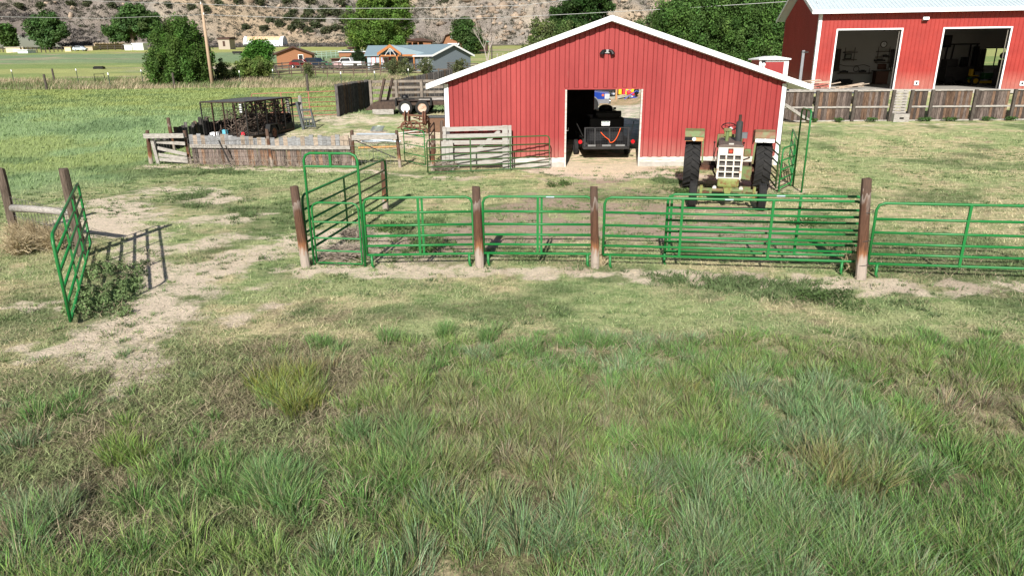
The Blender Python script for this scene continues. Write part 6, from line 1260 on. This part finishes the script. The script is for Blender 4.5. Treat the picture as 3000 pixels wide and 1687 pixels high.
p, q = onw(1126, 184), onw(1136, 170); MB().bb(p.x, q.x, 123.8, 123.86, p.z, q.z).build('pane', glass, t, world=True)
# porch
pl_, pr_, Yp = hb(1108, 200, 119.5), hb(1170, 200, 119.5), 119.5; ap = ay(1142, 133, Yp); el, er = ay(1105, 158, Yp), ay(1175, 158, Yp)
m_ = MB()
for q in (el, er): m_.prism([(q.x, q.z-.15), (ap.x, ap.z-.15), (ap.x, ap.z+.12), (q.x, q.z+.12)], Yp, Yp+4.6)
m_.build('porch_roof', bluroof, t, world=True)
m_ = MB()
for q in (el, er): m_.prism([(q.x, q.z-.32), (ap.x, ap.z-.35), (ap.x, ap.z+.14), (q.x, q.z+.14)], Yp-.12, Yp-.01)
m_.bb(el.x+.3, er.x-.3, Yp-.1, Yp, el.z-.45, el.z-.2); m_.build('porch_gable', orw, t, world=True)
for x_ in (pl_.x+.4, pr_.x-.3): MB().bb(x_-.12, x_+.12, Yp-.1, Yp+.14, pl_.z-.3, el.z-.2).build('porch_post', orw, t, world=True)
for s in (-1, 0, 1): MB().beam((ap.x+s*.9, Yp-.06, el.z-.3), (ap.x, Yp-.06, ap.z-.4), .1, .1).build('truss', whitew, t, world=True)
MB().prism([(er.x-.2, er.z-.1), (er.x+4.2, er.z-.25), (er.x+4.2, er.z+.05), (ap.x+.2, ap.z+.05), (ap.x+.2, ap.z-.15)], Yp+.6, Yp+4.9).build('porch_side_roof', bluroof, t, world=True); MB().bb(er.x, er.x+4.3, Yp+.5, Yp+.59, er.z-.4, er.z-.12).build('porch_beam', orw, t, world=True)
for x_ in (er.x+2, er.x+4.1): MB().bb(x_-.1, x_+.1, Yp+.5, Yp+.7, pl_.z-.3, er.z-.4).build('porch_post', orw, t, world=True)
# brown cabin
c_ = hb(852, 194, 140); W_ = 6.6; t = house('brown_cabin', 'small brown cabin with dark gable trim, green roof and a white window', Vector((c_.x, 144, c_.z)), R(-90+12), 8, W_, 2.3, .36, brw, grnroof, dkbr, windows=[('r', 1.2, 1.5, .75, 1.0, white), ('f', 2.6, 1.3, 1.0, 1.1, white)], ov=.55, cat='cabin')
MB().beam((4.05, W_/2+.1, 2.3), (4.05, W_/2+2.0, .2), .5, .12).build('lean_to', dkbr, t); MB().cyl((1, 1, 3.1), (1, 1, 4.2), .12).build('chimney', chrome, t)
# carport
a, b = hb(1000, 202, 138), hb(1078, 202, 138); t = thing('carport', 'open carport with flat pale roof and brown beam left of the blue house', 'carport', (a+b)/2); zt = ay(1000, 154, 138).z
MB().bb(a.x-.3, b.x+.5, 137.5, 143, zt, zt+.2).build('roof', M('pale_flat_roof', (.5, .52, .54), .6), t, world=True); MB().bb(a.x-.2, b.x, 137.8, 138, zt-1.0 if 0 else zt-.8, zt).build('beam', brw, t, world=True); MB().bb(a.x, b.x, 142.6, 142.8, a.z-.4, zt).build('back_wall', brw, t, world=True)
for x_ in (a.x, b.x-.2): MB().bb(x_, x_+.2, 137.8, 138, a.z-.3, zt-.8).build('post', brw, t, world=True)
# brown open shed with three bays
a, b = hb(1192, 145, 196), hb(1243, 145, 196); zt = ay(1192, 119, 196).z; t = thing('open_shed', 'brown open fronted shed with three dark bays on the slope behind the blue house', 'shed', (a+b)/2)
MB().bb(a.x, b.x, 200, 200.2, a.z-1, zt).bb(a.x, a.x+.25, 196, 200, a.z-1, zt).bb(b.x-.25, b.x, 196, 200, a.z-1, zt).bb(b.x, b.x+1.9, 196, 200, a.z-1, zt-.1).build('walls', brw, t, world=True); MB().bb(a.x, b.x, 195.9, 196.1, zt-.5, zt).build('header', brw, t, world=True)
for k in (1, 2): MB().bb(a.x+(b.x-a.x)*k/3-.15, a.x+(b.x-a.x)*k/3+.15, 195.9, 196.1, a.z-1, zt-.5).build('post', brw, t, world=True)
MB().prism([(a.x-.4, zt), (b.x+2.6, zt-.4), (b.x+2.6, zt-.15), (b.x-.5, zt+.6), (a.x-.4, zt+.25)], 195.4, 200.5).build('roof', dkbr, t, world=True)
# gambrel barn
a, b = hb(1287, 142, 205), hb(1350, 142, 205); zz = a.z-1; w_ = b.x-a.x; H_ = ay(1287, 97, 205).z-a.z; x0 = a.x+1; x1 = b.x+1.5; xm = (x0+x1)/2
t = thing('gambrel_barn', 'brown gambrel roofed barn with a white door half hidden by a tree', 'barn', (xm, 205, a.z))
prf = [(x0, zz), (x1, zz), (x1, zz+1+H_*.35), (x1-w_*.15, zz+1+H_*.8), (xm, zz+1+H_), (x0+w_*.15, zz+1+H_*.8), (x0, zz+1+H_*.35)]
MB().prism(prf, 205, 213).build('walls', brw, t, world=True)
m_ = MB()
for (p, q) in zip(prf[2:-1], prf[3:]): m_.beam((p[0], 208.8, p[1]+.1), (q[0], 208.8, q[1]+.1), 9, .15)
m_.beam((x0+.1, 208.8, prf[6][1]+.15), (x0-2.2, 208.8, prf[6][1]-.7), 9, .15).build('roof', dkbr, t, world=True); MB().bb(x1, x1+6, 206, 212, zz, zz+2.6).build('lean_to', dkbr, t, world=True); MB().prism([(x1-.2, zz+3.4), (x1+7, zz+2.5), (x1+7, zz+2.7), (x1-.2, zz+3.6)], 205.5, 212.5).build('lean_to_roof', grnroof, t, world=True)
MB().bb(xm-1.9, xm+1.6, 204.9, 204.99, zz, zz+2.3).build('door', white, t, world=True); f = MB().bb(xm-1.0, xm-.4, 204.9, 204.99, zz+1+H_*.6, zz+1+H_*.8).build('window', white, t, world=True)
# white tunnel greenhouse
a, b = hb(712, 131, 285), hb(828, 131, 285); ht_ = ay(712, 107, 285).z-a.z; n = 10; prf = [(285+3.6-3.6*math.cos(math.pi*k/n), a.z-.8+(ht_+.8)*math.sin(math.pi*k/n)) for k in range(n+1)]
t = thing('tunnel_greenhouse', 'long white tunnel greenhouse with tan roof panels at the foot of the hill', 'greenhouse', ((a.x+b.x)/2, 288, a.z)); MB().prism(prf, a.x+.5, b.x-.5, 'x').build('cover', white, t, world=True)
for x_ in (a.x, b.x-.5): MB().prism([(p[0], p[1]*1.0+.15 if i not in (0, n) else p[1]) for i, p in enumerate(prf)], x_, x_+.5, 'x').build('end_frame', white, t, world=True)
m_ = MB()
for k in range(6): 
    xa = a.x+1.2+k*(b.x-a.x-2.4)/6; xb2 = xa+(b.x-a.x-2.4)/6-.15; m_.add([(x2, prf[i2][0]-.08, prf[i2][1]+.12) for i2 in (2, 3, 4, 5) for x2 in (xa, xb2)], [(0, 1, 3, 2), (2, 3, 5, 4), (4, 5, 7, 6)])
m_.build('roof_panels', M('tan_panel', (.62, .42, .26), .7), t, world=True)
def fbox(px0, px1, py0, py1, Y, dep, mat, name, label, cat, roof=None, slant=.3):
    p, q = ay(px0, py1, Y), ay(px1, py0, Y); b_ = thing(name, label, cat, ((p.x+q.x)/2, Y, p.z)); MB().bb(p.x, q.x, Y, Y+dep, p.z-1.7, q.z).build('walls', mat, b_, world=True)
    MB().prism([(Y-.3, q.z), (Y+dep+.3, q.z), (Y+dep+.3, q.z+slant), (Y-.3, q.z+slant*.5)], p.x-.25, q.x+.25, 'x').build('roof', roof or mat, b_, world=True)
    if q.x-p.x > 3: MB().bb(p.x+(q.x-p.x)*.4, p.x+(q.x-p.x)*.6, Y-.05, Y-.005, p.z-.4, p.z+(q.z-p.z)*.7).build('door', roof or dkbr, b_, world=True)
    return b_
tan = M('tan_shed', (.62, .52, .36), .8)
fbox(19, 67, 140, 155, 236, 5, tan, 'tan_shed', 'long pale tan shed at the far left of the fields', 'shed', M('tan_roof', (.66, .6, .5), .7)); fbox(53, 80, 148, 159, 228, 4, M('pale_bluewhite', (.62, .68, .75), .6), 'white_shed', 'small blue white shed right beside the long tan shed', 'shed', white)
fbox(190, 206, 138, 150, 248, .6, tan, 'timber_stack', 'upright tan timber stack at the far field edge', 'stack', M('tan_b', (.5, .4, .28), .8), .1); fbox(252, 270, 137, 146, 252, 3, M('tan_open', (.45, .36, .26), .8), 'tan_hutch', 'small tan hutch right of the far white car', 'hutch', tan, .2)
fbox(365, 385, 132, 143, 250, 3, white, 'white_container', 'small white container under the leaning cottonwood', 'container', M('palev', (.55, .6, .65), .5), .2); fbox(389, 418, 129, 143, 250, 3, M('white_container2', (.66, .68, .66), .6), 'white_camper', 'long white camper behind the trunks of the leaning cottonwood', 'camper', white, .4)
fbox(640, 671, 116, 133, 250, 5, M('grey_tan_shed', (.36, .31, .26), .8), 'grey_shed', 'weathered grey shed behind the dense tree by the pole', 'shed', dkbr, .9); fbox(1020, 1043, 143, 151, 182, 3, brw, 'little_barn', 'tiny red brown building left of the big cottonwood', 'shed', dkbr, .5); fbox(1002, 1022, 147, 152, 178, 2, M('green_tank', (.03, .12, .07), .5), 'green_trailer', 'low green trailer left of the big cottonwood', 'trailer', grnroof, .1); fbox(972, 996, 174, 192, 134, 2.5, dkbr, 'lean_shed', 'small dark open shed behind the parked vehicles', 'shed', rust, .2)
def car(px, py, Y, rz, mat, label, suv=False):
    v = hb(px, py, Y); v.z = g(v.x, Y)+.1; t = thing('parked_car', label, 'car', v, rz); h = .3 if suv else 0
    MB().prism([(-2.2, .3), (2.2, .3), (2.25, .8+h), (1.1, .95+h), (.55, 1.45+h), (-1.5 if suv else -1.1, 1.5+h), (-2.1, .95+h)], -.88, .88).build('body', mat, t, bevel=.06); MB().prism([(.95, .98+h), (.5, 1.38+h), (-1.3, 1.42+h), (-1.7, .98+h)], -.9, .9).build('windows', glass, t)
    for xx in (-1.35, 1.4):
        for sy in (-.8, .8): wheel(t, xx, sy, .36, .36, .2)
    MB().bb(2.2, 2.27, -.8, -.45, .6+h, .78+h).build('headlight', white, t); MB().bb(2.2, 2.27, .45, .8, .6+h, .78+h).build('headlight', white, t); return t
car(886, 196, 131, R(-12), M('dark_red_car', (.16, .02, .02), .3), 'dark red car parked before the brown cabin'); car(926, 194, 131, R(-25), M('navy_suv', (.015, .025, .045), .25), 'dark blue suv parked right of the red car', True)
pickup(hb(1022, 202, 130), R(168), wpaint, 'white pickup truck parked under the carport roof beside the conifer bush'); car(236, 148, 246, 0, M('pale_blue_car', (.55, .62, .7), .4), 'tiny pale blue car far away at the field edge')
v = hb(961, 203, 129); t = thing('small_tractor', 'small green tractor parked between the dark blue car and the white pickup', 'tractor', v); MB().bb(-1, 1, -.4, .4, .5, 1.1).bb(-1.0, -.3, -.45, .45, 1.1, 1.3).build('body', M('sm_green', (.02, .10, .05), .5), t, bevel=.05); wheel(t, -.7, -.6, .55, .55, .3); wheel(t, .8, -.5, .38, .38, .2); MB().beam((-.6, 0, 1.2), (-.6, 0, 2.0), .06, .6).build('roll_bar', black, t)
v = hb(975, 200, 127); solo(MB().bb(v.x, v.x+1.6, 127, 128, v.z, v.z+.7).bb(v.x+.3, v.x+1.3, 127.1, 127.9, v.z+.7, v.z+1.0), 'yard_pile', M('pile_white', (.45, .3, .3), .8), 'small pile of red and white things beside the white pickup', 'pile')
# ------------------------------------------------------------ utility pole and lines
pb = gp(622, 250); pb = Vector((ay(622, 250, 80).x, 80, 0)); pb.z = g(pb.x, 80); ptp = ay(590, 11, 80)
t = thing('utility_pole', 'tall pale wooden utility pole beside the dense green tree', 'utility pole', pb); MB().tube([pb+Vector((0, 0, -.3)), (pb+ptp)/2, ptp], [.19, .165, .13], 12).build('pole', M('pale_pole', (.50, .36, .25), .85, col2=(.38, .27, .19), scale=3, stretch=(3, 3, .4)), t, world=True, sm=True)
MB().cyl(ptp+Vector((-.0, -.15, -.1)), ptp+Vector((0, -.15, .15)), .05).build('insulator', white, t, world=True); q_ = ay(595, 44, 80); MB().cyl(q_+Vector((.12, -.1, 0)), q_+Vector((.12, -.1, .2)), .05).build('insulator', white, t, world=True)
wire = M('power_line', (.45, .45, .45), .4, metal=.5)
def line(pts, label):
    P = []
    for i in range(len(pts)-1):
        for k in range(8): P.append(pts[i].lerp(pts[i+1], k/8))
    P.append(pts[-1]); solo(MB().tube(P, .022, 5), 'power_line', wire, label, 'power line')
line([ay(590, 13, 80), ay(900, 26, 79), ay(1200, 25, 78), ay(1530, 17, 76), ay(1700, -4, 75)], 'upper power line running right from the utility pole')
line([ay(595, 44, 80), ay(900, 55, 79), ay(1200, 57, 78), ay(1450, 53, 76), ay(1700, 41, 74), ay(2000, 25, 71), ay(2300, 6, 68), ay(2500, -12, 66)], 'lower power line crossing in front of the rocky slope to the right')
line([ay(590, 13, 80), ay(300, 5, 79), ay(150, -6, 78)], 'upper power line running left from the utility pole'); line([ay(595, 44, 80), ay(300, 55, 79), ay(0, 50, 78), ay(-200, 45, 77)], 'lower power line running left from the utility pole')
v = hb(1441, 172, 165); t = thing('utility_pole', 'thin dark utility pole far off right of the bare tree', 'utility pole', v); MB().cyl((0, 0, -.5), (0, 0, 9.6), .15, .11, 8).build('pole', darkw, t); MB().beam((-.8, 0, 9.0), (.8, 0, 9.0), .1, .1).build('cross_arm', darkw, t)
# ------------------------------------------------------------ far fences
def fencepr(name, label, pts, n, h, rails, mat, pw=.14, rw=.1, mesh=False):
    P = [gp(*p) for p in pts]; t = thing(name, label, 'fence', P[0]); L_ = [0]
    for a, b in zip(P[:-1], P[1:]): L_.append(L_[-1]+(b-a).length)
    def at(u):
        d = u*L_[-1]
        for i in range(len(P)-1):
            if d <= L_[i+1]+1e-6: 
                q = P[i].lerp(P[i+1], (d-L_[i])/(L_[i+1]-L_[i])); q.z = g(q.x, q.y); return q
        return P[-1]
    for i in range(n+1): q = at(i/n); MB().beam(zat(q, -.3), zat(q, h*(.94+.12*random.random())), pw, pw).build('post', mat, t, world=True)
    for z_ in rails:
        m_ = MB()
        for i in range(n): m_.beam(zat(at(i/n), z_), zat(at((i+1)/n), z_), rw*.5, rw)
        m_.build('rail' if rw > .05 else 'wire', mat if rw > .05 else wirem, t, world=True)
    return t
fencepr('rail_fence', 'grey timber rail fence running past the houses above the dry grass', [(700, 222), (900, 216), (1120, 212), (1400, 208)], 22, 1.25, (.45, .8, 1.15), darkw, rw=.14)
fencepr('rail_fence', 'dark timber rail fence in front of the parked cars', [(700, 212), (820, 204), (1000, 206), (1180, 204)], 16, 1.2, (.5, 1.1), darkw, rw=.16)
fencepr('rail_fence', 'lower grey rail fence closest to the dry grass strip', [(780, 232), (950, 226), (1200, 224), (1420, 222)], 16, 1.1, (.5, .95), plankw, rw=.12)
fencepr('wire_fence', 'dark post and wire fence along the far edge of the fields on the left', [(-40, 152), (90, 155), (200, 150), (380, 146)], 30, 1.7, (.8, 1.5), darkw, pw=.22, rw=.04)
fencepr('slab_fence', 'tan upright slab fence at the far field edge before the cottonwoods', [(280, 147), (365, 144)], 22, 2.3, (1.9,), M('tan_slab', (.36, .28, .19), .9), pw=.35, rw=.2)
fencepr('pipe_fence', 'pale green pipe fence beyond the cabin', [(915, 172), (990, 169), (1075, 166)], 12, 1.7, (.6, 1.1, 1.6), M('pipe_pale', (.25, .33, .27), .6), pw=.12, rw=.12); fencepr('wire_fence', 'thin post fence on the bright field right of the bare tree', [(1440, 178), (1560, 165), (1640, 160)], 12, 1.5, (.8, 1.4), greyw, pw=.16, rw=.04)
fencepr('picket_fence', 'dark slatted fence in the shade right of the dense tree', [(595, 240), (660, 238)], 12, 1.5, (1.4,), darkw, pw=.12)
tp = M('t_post_green', (.05, .07, .05), .6)
for px, py in ((42, 246), (230, 243), (325, 262), (420, 247), (608, 244), (706, 252), (803, 246), (1002, 262), (1100, 258), (1198, 246)):
    v = gp(px, py); s = pxm(v); t = thing('t_post', 'thin steel fence post with a white tip in the dry grass strip', 'post', v, 0, 'white tipped posts in the dry grass'); MB().bb(-.03, .03, -.03, .03, -.2, 1.45).build('stake', tp, t); MB().bb(-.05, .05, -.05, .05, 1.45, 1.68).build('tip', white, t)
for px, py, lb in ((138, 265, 'dark wooden post in the dry grass near the left edge'), (512, 260, 'dark wooden post in the dry grass left of the utility pole'), (903, 270, 'grey wooden post in the dry grass behind the red gate'), (160, 240, 'dark thin post at the far side of the dry grass')):
    v = gp(px, py); solo(MB().tube([v+Vector((0, 0, -.1)), v+Vector((0, 0, 1.6))], [.13, .11], 8), 'wooden_post', darkw, lb, 'post', base=tuple(v))
a, b = gp(280, 244), gp(309, 243); solo(MB().tube([a, zat(a, 1.05), zat(b, 1.05), b], .05, 6), 'pipe_gate', blackm, 'dark pipe gate frame standing in the field on the left', 'frame', base=tuple(a))
v = gp(287, 203); solo(MB().bb(v.x-.9, v.x+.9, v.y, v.y+.9, v.z+.0, v.z+.4).bb(v.x-.7, v.x+.7, v.y+.1, v.y+.8, v.z+.4, v.z+.5), 'water_trough', black, 'small black trough lying in the green field on the left', 'trough'); v = gp(694, 161); solo(MB().bb(v.x-1.2, v.x+1.2, v.y, v.y+1, v.z+.3, v.z+.9).bb(v.x-.9, v.x-.7, v.y, v.y+.2, v.z, v.z+.3).bb(v.x+.7, v.x+.9, v.y, v.y+.2, v.z, v.z+.3), 'feed_trough', black, 'black trough in the far field between the dense tree and the cabin', 'trough')
for px, py in ((490, 135), (560, 120)): pass
# rocks in front of tunnel / hill mound
for i, (px, py, w_) in enumerate(((845, 133, 10), (870, 138, 8), (838, 137, 6), (1010, 138, 7), (892, 138, 5))):
    d = ay(px, py, 240); z_ = g(d.x, 240); s = pxm(d); o = icoblob(0, np.array([[0, 0, 0]]), np.array([w_*s*.55]), np.array([[.42, .36, .29]]), 'boulder', rockm); o.location = (d.x, 240, z_); tag(o, 'pale boulder lying on the far slope right of the tunnel greenhouse', 'boulder', 'boulders by the greenhouse')
# ------------------------------------------------------------ light, sky, camera
SUN_EL = R(32); AZ_ = R(9)
d = Vector((math.sin(AZ_)*math.cos(SUN_EL), math.cos(AZ_)*math.cos(SUN_EL), -math.sin(SUN_EL)))
sl = bpy.data.lights.new('sun', 'SUN'); sl.energy = 5.0; sl.angle = R(.5); sl.color = (1, .955, .88); so = bpy.data.objects.new('sun', sl); C.objects.link(so); so.rotation_euler = d.to_track_quat('-Z', 'Y').to_euler(); so.location = (0, -20, 40)
wd = bpy.data.worlds.new('World'); S.world = wd; wd.use_nodes = True; nt = wd.node_tree; sk = nt.nodes.new('ShaderNodeTexSky'); sk.sky_type = 'NISHITA'; sk.sun_disc = False; sk.sun_elevation = SUN_EL; sk.sun_rotation = R(180)+AZ_; nt.links.new(sk.outputs[0], nt.nodes['Background'].inputs[0]); nt.nodes['Background'].inputs[1].default_value = .05
cam = bpy.data.cameras.new('camera'); co = bpy.data.objects.new('camera', cam); C.objects.link(co); S.camera = co; cam.sensor_width = 36; cam.lens = 24; cam.clip_end = 3000; cam.clip_start = .1
mt = Matrix((Vector(RV), Vector(UV), Vector(-F_))).transposed().to_4x4(); mt.translation = Vector((0, 0, CH)); co.matrix_world = mt
S.view_settings.view_transform = 'Standard'; S.view_settings.look = 'None'; S.view_settings.gamma = 1; S.view_settings.exposure = .6
S.render.resolution_x = 1024; S.render.resolution_y = 575
S.cycles.max_bounces = 6; S.cycles.diffuse_bounces = 3
